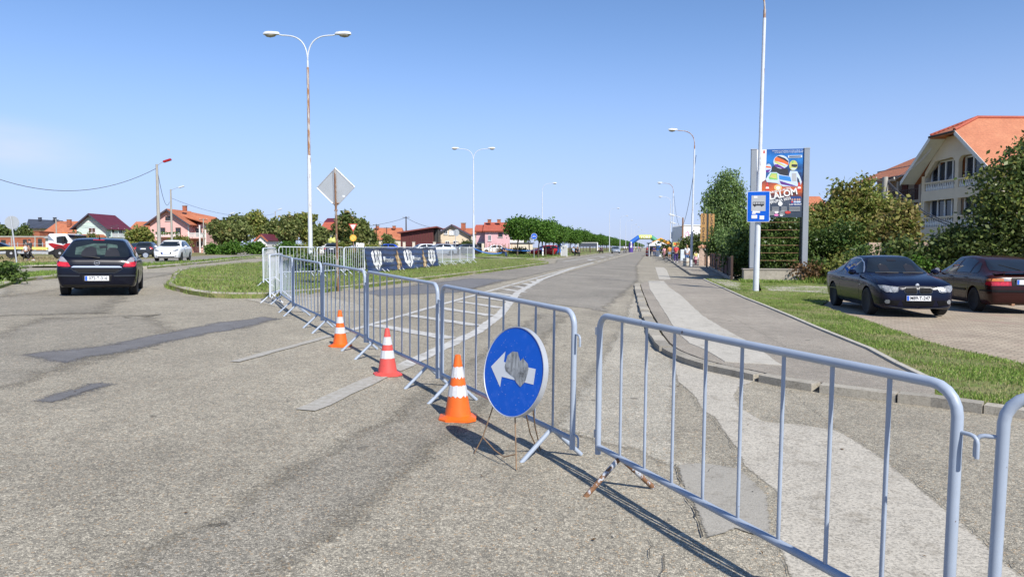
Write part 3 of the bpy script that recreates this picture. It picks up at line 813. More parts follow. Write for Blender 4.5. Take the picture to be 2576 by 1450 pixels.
# bright worn concrete and the mortar patch in the carriageway
def Z8(pts): return PP([(1416.8 + x * .4673, 772.8 + y * .4673) for x, y in pts])
worn = Z8([(575, 275), (620, 262), (745, 318), (890, 352), (1060, 390), (960, 430), (935, 470), (960, 540), (1090, 615), (1280, 628), (1490, 665), (1700, 790), (1850, 905), (2100, 1110), (2300, 1290), (2540, 1500), (2400, 1700), (1500, 1700), (1200, 1449), (1130, 1260), (1140, 1000), (960, 850), (920, 760), (860, 680), (800, 590), (740, 555), (690, 470), (610, 400)])
stain('concrete_strip', worn, .05, .004, 'soft_concrete_worn')
patch = Z8([(600, 850), (700, 835), (850, 850), (960, 870), (1120, 1010), (1135, 1160), (1125, 1255), (930, 1200), (760, 1245), (700, 1090), (640, 980)])
stain('mortar_patch', patch, .05, .008, 'soft_mortar')
# smoother dark repairs in the left carriageway
def Z1(pts): return PP([(x * 0.325, 676.2 + y * 0.325) for x, y in pts])
stain('asphalt_repair', Z1([(60, 670), (330, 630), (760, 580), (1200, 490), (1620, 410), (2060, 362), (2230, 385), (2000, 455), (1500, 545), (1060, 640), (760, 700), (520, 745), (300, 735)]), .38, .004, 'soft_asphalt_patch')
stain('asphalt_repair', Z1([(150, 1030), (400, 935), (640, 880), (850, 860), (980, 890), (760, 970), (560, 1020), (380, 1045)]), .3, .004, 'soft_asphalt_patch')
# lanes worn dark by wheels, dusty strips between them and at the edges
stain('worn_lane', [(-4.9, 20), (-.9, 17), (-.4, 34), (-1.0, 60), (-1.4, 240), (-4.4, 260), (-4.6, 60)], .5, .004, 'soft_asphalt_far')
stain('worn_lane', [(-8.3, 24), (-5.4, 22), (-5.5, 300), (-10.0, 300), (-9.8, 76), (-8.0, 60)], .5, .004, 'soft_asphalt_far')
stain('worn_lane', [(-14.5, 12.5), (-12, 9), (-9.5, 12), (-11.5, 15), (-16.5, 22), (-19.5, 29), (-21.5, 27), (-17, 20)], .9, .0045, 'soft_oily')
stain('worn_lane', [(-9, 3), (-7.2, 2.4), (-5.6, 6), (-6.6, 10), (-9, 12.5), (-10.6, 11), (-9.2, 8)], .8, .003, 'soft_oily')
stain('worn_lane', [(-2.6, 1.0), (-1.5, 1.0), (-1.3, 6), (-1.6, 16), (-2.6, 16), (-2.4, 6)], .45, .003, 'soft_oily')
stain('dusty_edge', [(-9.6, 15.9), (-7.0, 13.5), (-5.2, 14.6), (-8.2, 18.0)], .3, .005, 'soft_dust')
stain('dusty_edge', [(-.9, 6), (.3, 5), (.5, 10.2), (.1, 14.8), (-.3, 30), (-.7, 30), (-.7, 14)], .3, .0035, 'soft_dust'); stain('dusty_edge', [(-19, 14.5), (-14, 10), (-11, 12), (-15, 15.5), (-18.5, 19)], .8, .0025, 'soft_dust')
stain('asphalt_repair', [(-8.3, 19.4), (-7.0, 18.2), (-5.4, 21.0), (-5.6, 30), (-7.6, 30)], .5, .005, 'soft_asphalt_patch')

# cracks: thin dark seams of missing binder
def crack(pts, wd, seed, off=0.013):
    rnd = random.Random(seed); ln = dense(pts, 0.045); mb = MB(); L_ = []; R_ = []
    j = 0
    for i, p in enumerate(ln):
        t = (ln[min(i + 1, len(ln) - 1)] - ln[max(0, i - 1)]).normalized(); nn = Vector((-t.y, t.x))
        j = 0.7 * j + rnd.uniform(-0.012, 0.012); ww = wd * rnd.uniform(0.1, 0.75)
        q = p + nn * j
        L_.append((q + nn * ww)); R_.append((q - nn * ww))
    for i in range(len(ln) - 1):
        a, b, c, d = L_[i], L_[i + 1], R_[i + 1], R_[i]
        mb.quad(*[(v.x, v.y, zg(v.x) + off) for v in (a, b, c, d)])
    setp(mb.build('road_crack', M['crack']), kind='structure')
M['crack'] = plain('crack_dark', (0.06, 0.055, 0.046), 0.95)
crack(Z8([(575, 275), (610, 400), (690, 470), (740, 560), (810, 600), (870, 690), (930, 780)]), 0.0036, 1)
crack(Z8([(600, 850), (625, 950), (690, 1080), (715, 1170), (750, 1245)]), 0.0066, 2)
crack(Z8([(750, 1245), (930, 1200), (1060, 1230), (1130, 1260), (1160, 1340), (1210, 1449)]), 0.0024, 3)
crack(Z8([(740, 905), (830, 855), (960, 875)]), 0.0024, 4)
crack(Z8([(470, 1360), (480, 1290), (475, 1250)]), 0.0030, 5); crack(Z8([(525, 1470), (535, 1400), (530, 1340)]), 0.0042, 6)
crack(Z8([(1170, 400), (1300, 520), (1490, 660), (1700, 790), (1850, 905), (2100, 1110), (2481, 1449)]), 0.0030, 7)
crack(Z8([(1030, 670), (1200, 710), (1460, 760), (1700, 795)]), 0.0030, 8)
crack(Z8([(800, 15), (930, 85), (1060, 160), (1170, 225), (1400, 350)]), 0.005, 9, 0.09)
crack(PP([(1790, 690), (1830, 702), (1850, 712)]), 0.03, 10, 0.02)
# kerb gap weeds
for i, (ln, n) in enumerate(((pk, 900), (pk2, 2600), (isl_front, 2600), (outer, 1500))):
    rng = random.Random(40 + i); pts = dense(ln, 0.3); poly = []
    a = [p for p in pts]; sgn = 1 if i > 1 else -1
    off_ = []
    for k, p in enumerate(pts):
        t = (pts[min(k + 1, len(pts) - 1)] - pts[max(0, k - 1)]).normalized(); off_.append(p - Vector((-t.y, t.x)) * sgn * 0.07)
    blades('weeds', a + off_[::-1], n, 0.07 if i < 2 else 0.12, 0.006, M['blade_dry'] if i < 2 else M['blade'], 0.0, 50 + i, clump=0.9)

# grass strip, pole base, parking of pavers
gr = PP([(1770, 704), (1781, 711), (1820, 729), (1874, 755), (1922, 775), (1986, 803), (2061, 837), (2188, 891), (2258, 931), (2351, 978)]) + pk2[4:] + PP([(2720, 985), (2576, 929), (2491, 909), (2351, 874), (2211, 825), (2100, 786), (2066, 773), (2085, 760), (2100, 735), (2100, 700), (2030, 708), (1860, 708), (1830, 703)])
sheet('verge', gr, 0.07, M['turf_green'])
lotp = PP([(2066, 773), (2100, 786), (2211, 825), (2351, 874), (2491, 909), (2576, 929), (2720, 985)]) + [Vector((14, 7)), Vector((24, 20)), Vector((24, 30)), Vector((8, 30)), Vector((5.2, 27))]
sheet('parking', lotp, 0.03, M['pavers'])
gpath = PP([(1914, 724), (1990, 723), (2110, 724), (2110, 745), (2060, 741), (1990, 737), (1935, 736)])
sheet('path', ragged(gpath, 0.4, 0.05, 3), 0.078, M['concrete_worn'])
bare = PP([(1800, 700), (1860, 716), (1860, 735), (1835, 728), (1785, 706)])
sheet('bare_ground', ragged(bare, 0.4, 0.08, 4), 0.076, M['concrete_worn'])
gpoly = [p for p in gr]
blades('grass', gpoly, 36000, 0.04, 0.0045, M['blade'], 0.07, 21, near=13, clump=0.75)
blades('grass', gpoly, 20000, 0.035, 0.0045, M['blade_dry'], 0.07, 22, near=13)
blades('grass', PP([(2010, 715), (2110, 718), (2110, 700), (2010, 700)]), 3500, 0.3, 0.012, M['blade'], 0.07, 23)
blades('grass', PP([(1860, 715), (2040, 716), (2040, 709), (1860, 709)]), 3000, 0.14, 0.01, M['blade'], 0.07, 24)
# farther footway with its own kerb beyond the drive
fk = [Vector((2.05, 60)), Vector((2.1, 58)), Vector((2.16, 43.2))]
pv2 = [Vector((2.16, 43.2)), Vector((2.1, 58)), Vector((2.0, 120)), Vector((1.0, 200)), Vector((1.0, 600)), Vector((7, 600)), Vector((5, 58)), Vector((4.3, 40)), Vector((3.0, 41))]
sheet('pavement', pv2, 0.10, M['pave_asphalt'])
kerb('kerb', [Vector((2.16, 43.2)), Vector((2.1, 58))], -1, seed=9, h=0.12, width=0.2, stone=0.9)
kerb('kerb', [Vector((2.1, 60)), Vector((2.0, 120)), Vector((1.0, 200)), Vector((1.0, 300))], -1, seed=10, h=0.12, width=0.2, stone=1.2)
sheet('concrete_strip', [Vector((0.25, 59)), Vector((0.9, 59)), Vector((1.0, 52)), Vector((0.9, 37)), Vector((0.35, 36.5)), Vector((0.3, 45))], 0.004, M['concrete_light'])

# painted lines
def line(name, pts, wd, mat, off=0.009, ragg=0.0, seed=0):
    pts = dense([Vector(p[:2]) for p in pts], 0.25); rnd = random.Random(seed); mb = MB()
    E_ = []
    for i, p in enumerate(pts):
        t = (pts[min(i + 1, len(pts) - 1)] - pts[max(0, i - 1)]).normalized(); nn = Vector((-t.y, t.x))
        a = p + nn * (wd / 2 + rnd.uniform(-ragg, ragg)); b = p - nn * (wd / 2 + rnd.uniform(-ragg, ragg))
        E_.append((a, b))
    for (a, b), (c, d) in zip(E_, E_[1:]): mb.quad(*[(v.x, v.y, zg(v.x) + off) for v in (a, b, d, c)])
    return setp(mb.build(name, mat), kind='structure')
line('road_marking', [(-2.94, 5.9), (-2.9, 8.4)], 0.2, M['paint'], ragg=0.02, seed=41)
line('road_marking', [(-2.9, 8.4), (-2.87, 12), (-3.1, 15), (-4.0, 22), (-4.6, 31), (-4.95, 45), (-5.1, 66)], 0.2, M['paint_mid'], ragg=0.015, seed=1)
line('road_marking', [(-4.82, 7.9), (-4.8, 11)], 0.13, M['paint'], ragg=0.015, seed=42)
line('road_marking', [(-4.8, 11), (-4.88, 17), (-5.0, 30), (-5.15, 50)], 0.13, M['paint_mid'], ragg=0.015, seed=2)
for i in range(16):
    y = 11.0 + i * 1.9
    xr = -2.95 - max(0, (y - 13)) * 0.085
    if xr - 0.25 < -4.7: break
    line('road_marking', [(xr - 0.12, y), (-4.72, y + 1.15)], 0.3, M['paint_mid'], ragg=0.03, seed=20 + i)
for i in range(14):
    y = 70 + i * 9.0
    line('road_marking', [(-5.05 + i * 0.02, y), (-5.03 + i * 0.02, y + 4.5)], 0.15, M['paint_white'])
line('road_marking', [(-7.8, 66), (-7.6, 90), (-7.5, 140)], 0.16, M['paint_white'])
for y in (74, 84, 95, 107, 119): line('road_marking', [(-9.4, y), (-9.35, y + 5)], 0.15, M['paint_white'])
def arrow(x, y, s):
    poly = [(-.09, -2.2), (.09, -2.2), (.09, .3), (.45, .3), (0, 2.0), (-.45, .3), (-.09, .3)]
    sheet('road_marking', [(x + px * s, y + py * s) for px, py in poly], 0.009, M['paint_white'])
for y in (79, 98, 120, 150): arrow(-6.3, y, 1.3)

# leaves, grit and twigs blown about on the asphalt
rng = np.random.default_rng(77)
def bits(name, poly, n, size, mat, seed):
    rng = np.random.default_rng(seed); xs = [p[0] for p in poly]; ys = [p[1] for p in poly]
    q = np.column_stack([rng.uniform(min(xs), max(xs), 4 * n), rng.uniform(min(ys), max(ys), 4 * n)]); q = q[in_poly(q, poly)][:n]; n = len(q)
    a = rng.uniform(0, 6.28, n); l = size * rng.uniform(.4, 1.6, n); w = l * rng.uniform(.15, .6, n); c = np.column_stack([q, ZG(q[:, 0]) + .012]); u = np.column_stack([np.cos(a) * l, np.sin(a) * l, rng.uniform(-.3, .6, n) * l * .4]); v = np.column_stack([-np.sin(a) * w, np.cos(a) * w, rng.uniform(0, .5, n) * w])
    setp(mesh_np(name, np.stack([c - u, c + v, c + u, c - v], 1).reshape(-1, 3), np.arange(4 * n).reshape(n, 4), 4, mat), kind='stuff')
near_ = [(-9, 2), (4, 2), (3, 9), (.4, 14), (-4, 16), (-12, 15)]
bits('litter', near_, 170, .012, M['leaf_dead'], 1); bits('grit', near_, 420, .007, M['concrete_light'], 2); bits('grit', near_, 300, .009, M['crack'], 3)
bits('litter', [(-.6, 10), (3, 9), (2.7, 34), (-.4, 34)], 160, .02, M['blade_dry'], 4); bits('litter', [(4.6, 11), (9, 9), (9, 22), (4.8, 21)], 260, .03, M['blade_dry'], 5)
# ------------------------------------------------------------------ crowd barriers
BH, BL = 1.10, 2.5
def barrier(label, mats, hooks=True, bars=8, L=BL):
    t = thing('crowd_barrier', label, 'barrier')
    r = 0.0195; x0, x1 = -L / 2 + r, L / 2 - r; zt = BH - r; zb = 0.215; cr = 0.10
    mb = MB()
    arc = lambda cx, cz, a0, a1: [(cx + cr * math.cos(R(a)), 0, cz + cr * math.sin(R(a))) for a in np.linspace(a0, a1, 6)]
    mb.tube([(x0, 0, zb - 0.05), (x0, 0, zb + 0.3)] + arc(x0 + cr, zt - cr, 180, 90) + arc(x1 - cr, zt - cr, 90, 0) + [(x1, 0, zb + 0.3), (x1, 0, zb - 0.07)], r, 12)
    mb.tube([(x0, 0, zb), (0, 0, zb - 0.002), (x1, 0, zb)], 0.0185, 12)
    mb.build('frame', mats[0], t, smooth=50)
    for i in range(bars):
        x = x0 + (x1 - x0) * (i + 1) / (bars + 1) 
        b = MB()
        b.tube([(x, 0, zb + 0.01), (x, 0, zb + 0.10), (x, 0, 0.62), (x, 0, zt - 0.13), (x, 0, zt - 0.01)], [(0.012, 0.0055), (0.0095, 0.0085), (0.0095, 0.0085), (0.0095, 0.0085), (0.0125, 0.0055)], 8)
        b.build('bar', mats[0], t, smooth=60)
    for xx in (x0 + 0.28, x1 - 0.28):
        for s in (-1, 1):
            b = MB(); b.tube([(xx, s * 0.012, zb - 0.005), (xx, s * 0.245, 0.0)], 0.0165, 10)
            b.build('leg', mats[1], t, smooth=60)
    if hooks:
        for z in (0.93, 0.25):
            b = MB()
            b.tube([(x1 + 0.015, 0, z)] + [(x1 + 0.05 + 0.025 * math.sin(R(a)), 0, z - 0.025 + 0.025 * math.cos(R(a))) for a in (0, 30, 60, 90)] + [(x1 + 0.075, 0, z - 0.075)], 0.0075, 8)
            b.build('hook', mats[0], t, smooth=60)
            b = MB(); b.box((x0 - 0.034, 0, z + 0.04), (0.03, 0.012, 0.05)); b.build('latch', mats[2], t)
    return t
bar_grey = barrier('prototype', (M['barrier'], M['barrier'], M['barrier']))
bar_white = barrier('prototype', (M['barrier_white'], M['barrier_white'], M['barrier_white']), bars=9)
bar_rusty = barrier('prototype', (M['barrier'], M['barrier_rust'], M['galv']))
used_proto = set()
def put_barrier(proto, a, b, label, group, lift=0.0, tilt=0.0):
    """between two ground points (far end first)"""
    a, b = Vector(a), Vector(b); c = (a + b) / 2; d = b - a
    z0, z1 = zg(a.x) + lift, zg(b.x) + lift
    ln = math.hypot(d.x, d.y)
    o = proto if proto.name not in used_proto else dup(proto)
    used_proto.add(proto.name)
    o.location = (c.x, c.y, (z0 + z1) / 2)
    o.rotation_euler = (tilt, -math.atan2(z1 - z0, ln), math.atan2(d.y, d.x))
    o.scale = (ln / BL, 1, 1)
    o['label'] = label; o['group'] = group
    return o
G1 = 'grey barriers closing the carriageway'
def dchain():
    out_ = []; d = 2.50
    J = [2425, 1503, 1445, 1108, 1100, 921, 917, 811, 807, 737, 735, 704]
    for i, px in enumerate(J):
        if i == 0: p = D(px, d)
        elif i % 2 == 0: d += 0.12; p = D(px, d)
        else:
            q = out_[-1]
            while True:
                d += 0.004; p = D(px, d)
                if (p - q).length > 2.5: break
        out_.append(p)
    return out_
ch = dchain()
put_barrier(bar_rusty, ch[1], ch[0], 'nearest full grey barrier, rust on its legs and chipped top rail', G1)
put_barrier(bar_grey, ch[3], ch[2], 'grey barrier right behind the blue arrow sign', G1)
put_barrier(bar_grey, ch[5], ch[4], 'grey barrier behind the faded red cone', G1)
put_barrier(bar_grey, ch[7], ch[6], 'grey barrier beside the smallest orange cone', G1)
put_barrier(bar_grey, ch[9], ch[8], 'grey barrier standing on asphalt just beyond the cones, fifth from the near end', G1)
put_barrier(bar_grey, ch[11], ch[10], 'grey barrier seen edge-on at the bend of the line, where the bars bunch up', G1)
# the cropped one at the right edge
e0 = D(2506, 2.44); e1 = e0 + Vector((2.35, -0.85, 0))
o = put_barrier(bar_grey, e0, e1, 'grey barrier cut off by the right edge of the photo, only its post showing', G1)
for c in list(o.children):
    if c.name.startswith('hook') or c.name.startswith('latch'):
        c.scale.x = -1
# two that turn back onto the island
put_barrier(bar_white, D(709, 18.2), D(677, 16.4), 'pale barrier with one rust-streaked bar, turned back at the corner of the line', 'pale barriers turning onto the island')
put_barrier(bar_white, D(694, 22.4), D(661, 20.4), 'pale barrier with its leg on the grass, farthest left of all barriers', 'pale barriers turning onto the island', 0.09)
# line across the island
G2 = 'white barriers standing on the island grass'
put_barrier(bar_white, D(700, 25.5), D(791, 26.6), 'white barrier on the grass in front of the tall double lamp post', G2, 0.1)
put_barrier(bar_white, D(797, 26.8), D(864, 28.7), 'white barrier on the grass behind the rusty sign post', G2, 0.1)
put_barrier(bar_white, D(866, 28.8), D(916, 30.6), 'white barrier touching the left end of the navy banner', G2, 0.1)
bn = [(917, 30.7), (961, 32.9), (1000, 35.2), (1036, 37.5), (1066, 39.8), (1093, 42.2)]
bl = ['first', 'second', 'third', 'fourth', 'last']
for i in range(5):
    put_barrier(bar_white, D(*bn[i]), D(*bn[i + 1]), 'white barrier behind the navy banner, %s from its left end' % bl[i], G2, 0.1)
wz = [(1095, 42.3), (1113, 44.6), (1135, 46.0), (1157, 48.3), (1176, 50.0), (1192, 52.3)]
wl = ['white barrier just right of the navy banner, its bars close together', 'second white barrier to the right of the navy banner', 'white barrier in the middle of the zigzag between banner and tall lamp', 'second last white barrier before the lamp post on the lawn', 'last white barrier of the row, beside the double lamp on the lawn']
for i in range(5):
    a, b = D(*wz[i]), D(*wz[i + 1])
    put_barrier(bar_white, a, b, wl[i], G2, 0.1)

# ------------------------------------------------------------------ navy banner along the barriers
def banner():
    pts = [D(*p) for p in [(913, 30.6)] + bn[1:5] + [(1095, 42.2)]]
    pts = [Vector((p.x, p.y)) for p in pts]
    seg = [0]
    for a, b in zip(pts, pts[1:]): seg.append(seg[-1] + (b - a).length)
    Ltot = seg[-1]
    def base(s):
        for i in range(len(seg) - 1):
            if s <= seg[i + 1] or i == len(seg) - 2:
                return pts[i].lerp(pts[i + 1], (s - seg[i]) / (seg[i + 1] - seg[i])), (pts[i + 1] - pts[i]).normalized()
    def surf(s, h, off=0.0):
        p, t = base(max(0, min(Ltot, s)))
        nn = Vector((t.y, -t.x))          # towards the road and the camera
        hang = (1 - h / 1.05)
        wv = 0.035 * math.sin(s * 2.3 + h * 1.2) * hang + 0.05 * math.sin(s * 0.9 + 2) * hang + 0.018 * math.sin(s * 5.1 - h * 5) * hang + 0.03 * hang + 0.012 * math.sin(h * 26)
        sag = -0.05 * abs(math.sin(s * math.pi / 2.4)) * (h / 1.05) 
        q = p + nn * (0.035 + wv + off + 0.12 * hang)
        return (q.x, q.y, zg(p.x) + 0.1 + 0.03 + h + sag)
    t = thing('banner', 'long navy banner with white shield emblems tied along the barriers', 'banner', (*pts[2], zg(pts[2].x)))
    org = Vector(t.location)
    mb = MB(); NS, NH = 150, 16
    vs = [Vector(surf(Ltot * i / NS, 1.05 * j / NH)) - org for i in range(NS + 1) for j in range(NH + 1)]
    fs = [(i * (NH + 1) + j, (i + 1) * (NH + 1) + j, (i + 1) * (NH + 1) + j + 1, i * (NH + 1) + j + 1) for i in range(NS) for j in range(NH)]
    mb.add(vs, fs); mb.build('cloth', M['banner_navy'], t, smooth=True)
    def printed(name, polys, mat, off):
        bm = bmesh.new()
        for poly in polys:
            bm.faces.new([bm.verts.new((x, y, 0)) for x, y in poly])
        bmesh.ops.triangulate(bm, faces=bm.faces[:])
        xs = [v.co.x for v in bm.verts]
        for k in range(int(Ltot / 0.1) + 1):
            if min(xs) < k * 0.1 < max(xs): bmesh.ops.bisect_plane(bm, geom=bm.verts[:] + bm.edges[:] + bm.faces[:], plane_co=(k * 0.1, 0, 0), plane_no=(1, 0, 0))
        for k in range(11): bmesh.ops.bisect_plane(bm, geom=bm.verts[:] + bm.edges[:] + bm.faces[:], plane_co=(0, k * 0.1, 0), plane_no=(0, 1, 0))
        for v in bm.verts: v.co = Vector(surf(v.co.x, v.co.y, off)) - org
        me = bpy.data.meshes.new(name); bm.to_mesh(me); bm.free(); me.materials.append(mat)
        o = bpy.data.objects.new(name, me); o.parent = t; link(o)
    # shield with the letters L A V cut out in navy
    for c, wd in ((1.35, 1.7), (5.95, 1.7), (10.6, 1.7)):
        sh = [(-.5, .80), (-.27, .93), (.05, .95), (.3, .93), (.5, .86), (.5, .33), (.36, .22), (.2, .1), (.02, .02), (-.2, .12), (-.42, .28), (-.46, .33)]
        m_ = lambda pl: [(c + x * wd * 0.78, 0.05 + y * 0.98) for x, y in pl]
        if c < 10: printed('emblem', [m_(sh)], M['white'], 0.012)
        else: printed('emblem', [m_([(max(-.5, min(x, .5)), y) for x, y in sh])], M['white'], 0.012)
        L_ = [(-.245, .95), (-.15, .97), (-.14, .42), (-.26, .37)]
        A_ = [(-.02, .05), (-.01, .27), (.08, .31), (.08, .06)]
        A2 = [(-.02, .46), (.035, .76), (.06, .49)]
        V_ = [(.09, .96), (.15, .96), (.28, .30), (.23, .27), (.12, .66)]
        V2 = [(.305, .95), (.375, .92), (.345, .52)]
        printed('emblem', [m_(q) for q in (L_, A_, A2, V_, V2)], M['navy'], 0.022)
    # pale gold figures of poured foam between the emblems
    for c in (4.45, 8.95):
        g = [(-.42, .02), (-.38, .25), (-.25, .2), (-.3, .45), (-.42, .62), (-.3, .74), (-.2, .62), (-.16, .82), (-.06, .99), (.05, .8), (.1, .55), (.26, .5), (.4, .36), (.5, .05), (.38, .2), (.3, .33), (.2, .05)]
        printed('gold_print', [[(c + x * 0.95, y) for x, y in g]], M['gold'], 0.012)
        g2 = [(-.2, .06), (-.14, .42), (-.1, .62), (0, .74), (.06, .55), (.08, .32), (.05, .06)]
        printed('gold_print', [[(c + x * 0.95, y) for x, y in g2]], M['gold2'], 0.02)
    for c in (2.95, 7.4):
        o = text_mesh('Premium', 0.34, M['sign_white'], None, 'lettering', shear=0.35)
        me = o.data
        for v in me.vertices: v.co = Vector(surf(c + v.co.x * 1.05, 0.5 + v.co.y, 0.016 + max(0, v.co.z))) - org
        o.parent = t
        a = [(c - .62 + 0.12 * math.cos(u) * (1 + .1 * u), 0.56 + 0.1 * math.sin(u)) for u in np.linspace(0.5, 5.6, 12)]
        ring = [(x, y) for x, y in a] + [(x * 1.0 - (x - (c - .62)) * 0.25, y - (y - .56) * .25) for x, y in a[::-1]]
        printed('lettering', [ring], M['sign_white'], 0.016)
    return t
banner()

# ------------------------------------------------------------------ traffic cones
def cone(label, mat, loc, h, rz, group, torn=False):
    t = thing('traffic_cone', label, 'traffic cone', loc, rz, group)
    s = h / 0.75
    def rad(z): return (0.155 - (0.155 - 0.033) * (z - 0.05) / 0.70)
    ring = []
    mb = MB()
    mb.lathe([(rad(z) , z) for z in (0.05, 0.2, 0.4, 0.6, 0.745)] + [(0.024, 0.752)], 12)
    mb.build('cone_body', mat, t, smooth=35)
    mb = MB()
    oct_ = [(-.215, -.13), (-.13, -.215), (.13, -.215), (.215, -.13), (.215, .13), (.13, .215), (-.13, .215), (-.215, .13)]
    vs = [(x, y, 0) for x, y in oct_] + [(x, y, 0.028) for x, y in oct_] + [(x * .62, y * .62, 0.055) for x, y in oct_] + [(x * .56, y * .56, 0.085) for x, y in oct_]
    fs = [tuple(range(7, -1, -1)), tuple(range(24, 32))] + [(k * 8 + i, k * 8 + (i + 1) % 8, (k + 1) * 8 + (i + 1) % 8, (k + 1) * 8 + i) for k in range(3) for i in range(8)]
    mb.add(vs, fs); mb.build('base', mat, t)
    for z0, z1 in ((0.275, 0.40), (0.49, 0.615)):
        mb = MB(); e = 0.0035; n = 36; rnd = random.Random(int(h * 1000)); amp = 0.02 if torn else 0.003
        vs = []
        for k in range(n):
            a = 2 * math.pi * k / n
            zz0 = z0 + rnd.uniform(-amp, amp) * 0.7; zz1 = z1 + rnd.uniform(-amp, amp) * 0.3
            # twelve-sided like the body
            f_ = math.cos(math.pi / 12) / math.cos((a % (math.pi / 6)) - math.pi / 12)
            for z in (zz0, zz1): vs.append(((rad(z) * f_ + e) * math.cos(a), (rad(z) * f_ + e) * math.sin(a), z))
        mb.add(vs, [(2 * k, 2 * ((k + 1) % n), 2 * ((k + 1) % n) + 1, 2 * k + 1) for k in range(n)])
        mb.build('band', M['refl'], t)
    t.scale = (s, s, s)
    return t
GC = 'cones in front of the barriers'
cone('orange cone with torn silver bands beside the blue arrow sign', M['orange'], P(1152, 1052), 0.55, 0.2, GC, True)
cone('faded red cone with two dull white bands, between the two orange ones', M['red_cone'], P(975, 942), 0.52, 0.5, GC)
cone('orange cone with clean white bands, farthest of the three cones', M['orange'], P(856, 870), 0.50, 0.1, GC)

# ------------------------------------------------------------------ blue arrow sign on a wire stand
def arrow_sign():
    fl, fr, bk = P(1193, 1141), P(1299, 1183), P(1354, 1135)
    t = thing('road_sign', 'round blue sign with scraped white left arrow on a wire stand', 'road sign', (0, 0, 0))
    c = D(1291, 5.03); c.z = zpix(934, 5.03)
    u = (fr - fl); u.z = 0; u.normalize()
    nrm = Vector((u.y, -u.x, 0)); 
    if nrm.dot(-c) < 0: nrm = -nrm
    lean = R(10)
    up = Vector((0, 0, 1)) * math.cos(lean) - nrm * math.sin(lean)
    nn = nrm * math.cos(lean) + Vector((0, 0, 1)) * math.sin(lean)
    roll = R(-1.5)
    u2 = u * math.cos(roll) + up * math.sin(roll); up2 = up * math.cos(roll) - u * math.sin(roll)
    t.location = (c.x, c.y, zg(c.x)); org = Vector(t.location)
    def W(x, y, z=0.0): return c - org + u2 * x + up2 * y + nn * z
    Rd = 0.31; n = 64
    def disc(r, z): return [W(r * math.cos(2 * math.pi * k / n), r * math.sin(2 * math.pi * k / n), z) for k in range(n)]
    mb = MB(); mb.add(disc(Rd - 0.008, 0.004) , [tuple(range(n))]); mb.build('sign_face', M['blue_sign'], t)
    mb = MB()
    rings = [disc(Rd - 0.008, 0.0042), disc(Rd - 0.004, 0.009), disc(Rd, 0.008), disc(Rd, -0.035), disc(Rd - 0.012, -0.04)]
    vs = sum(rings, []); fs = [(i * n + k, i * n + (k + 1) % n, (i + 1) * n + (k + 1) % n, (i + 1) * n + k) for i in range(4) for k in range(n)]
    fs.append(tuple(4 * n + k for k in range(n))); mb.add(vs, fs); mb.build('rim', M['galv'], t, smooth=50)
    ar = [(-.235, 0), (-.105, .125), (-.105, .052), (.225, .052), (.225, -.052), (-.105, -.052), (-.105, -.125)]
    mb = MB(); mb.add([W(x, y, 0.0058) for x, y in ar], [tuple(range(7))]); mb.build('arrow', M['sign_white'], t)
    rnd = random.Random(3)
    blob = [(-.085, .02), (-.075, .10), (-.03, .14), (.03, .135), (.065, .085), (.08, .105), (.14, .075), (.155, .045), (.15, 0), (.14, -.05), (.10, -.085), (.05, -.065), (.025, -.03), (-.03, -.022), (-.07, -.01)]
    mb = MB(); mb.add([W(x + rnd.uniform(-.005, .005), y + rnd.uniform(-.005, .005), 0.0072) for x, y in blob], [tuple(range(len(blob)))]); mb.build('scrape_mark', M['scrape'], t)
    # light scratches
    mb = MB()
    for k in range(60):
        a, r = rnd.uniform(0, 6.28), Rd * 0.93 * math.sqrt(rnd.random()); x, y = r * math.cos(a), r * math.sin(a)
        l_ = rnd.uniform(.004, .016); b_ = rnd.uniform(0, 3.1); dx, dy = l_ * math.cos(b_), l_ * math.sin(b_); px_, py_ = -dy / l_ * 0.0008, dx / l_ * 0.0008
        mb.add([W(x + px_, y + py_, .0064), W(x + dx, y + dy, .0064), W(x - px_, y - py_, .0064)], [(0, 1, 2)])
    mb.build('scratches', M['sign_white'], t)
    # wire stand: two bent front legs with a cross wire, two back legs
    fl, fr, bk = fl - org, fr - org, bk - org; fl.z += 0.006; fr.z += 0.006; bk.z += 0.006
    topl, topr = W(-.17, -.24, -.02), W(.06, -.28, -.02)
    def wire(name, pts): 
        mb = MB(); mb.tube(pts, 0.0048, 8); mb.build(name, M['wire'], t, smooth=60)
    kl = fl.lerp(topl, 0.32) + Vector((0.015, 0, 0)); kr = fr.lerp(topr, 0.28)
    wire('leg', [fl, kl, topl]); wire('leg', [fr, kr, topr])
    mid = (kl + kr) / 2 + Vector((0, -0.03, -0.05))
    wire('cross_wire', [kl, kl.lerp(mid, .8), mid + (kr - kl) * .18, kr])
    tb = W(.13, -.2, -.025); tb2 = W(.19, -.14, -.025)
    wire('leg', [bk, bk.lerp(tb, .4) + Vector((-.02, 0, 0)), tb]); wire('leg', [bk + Vector((.012, .03, 0)), bk.lerp(tb2, .45), tb2])
arrow_sign()
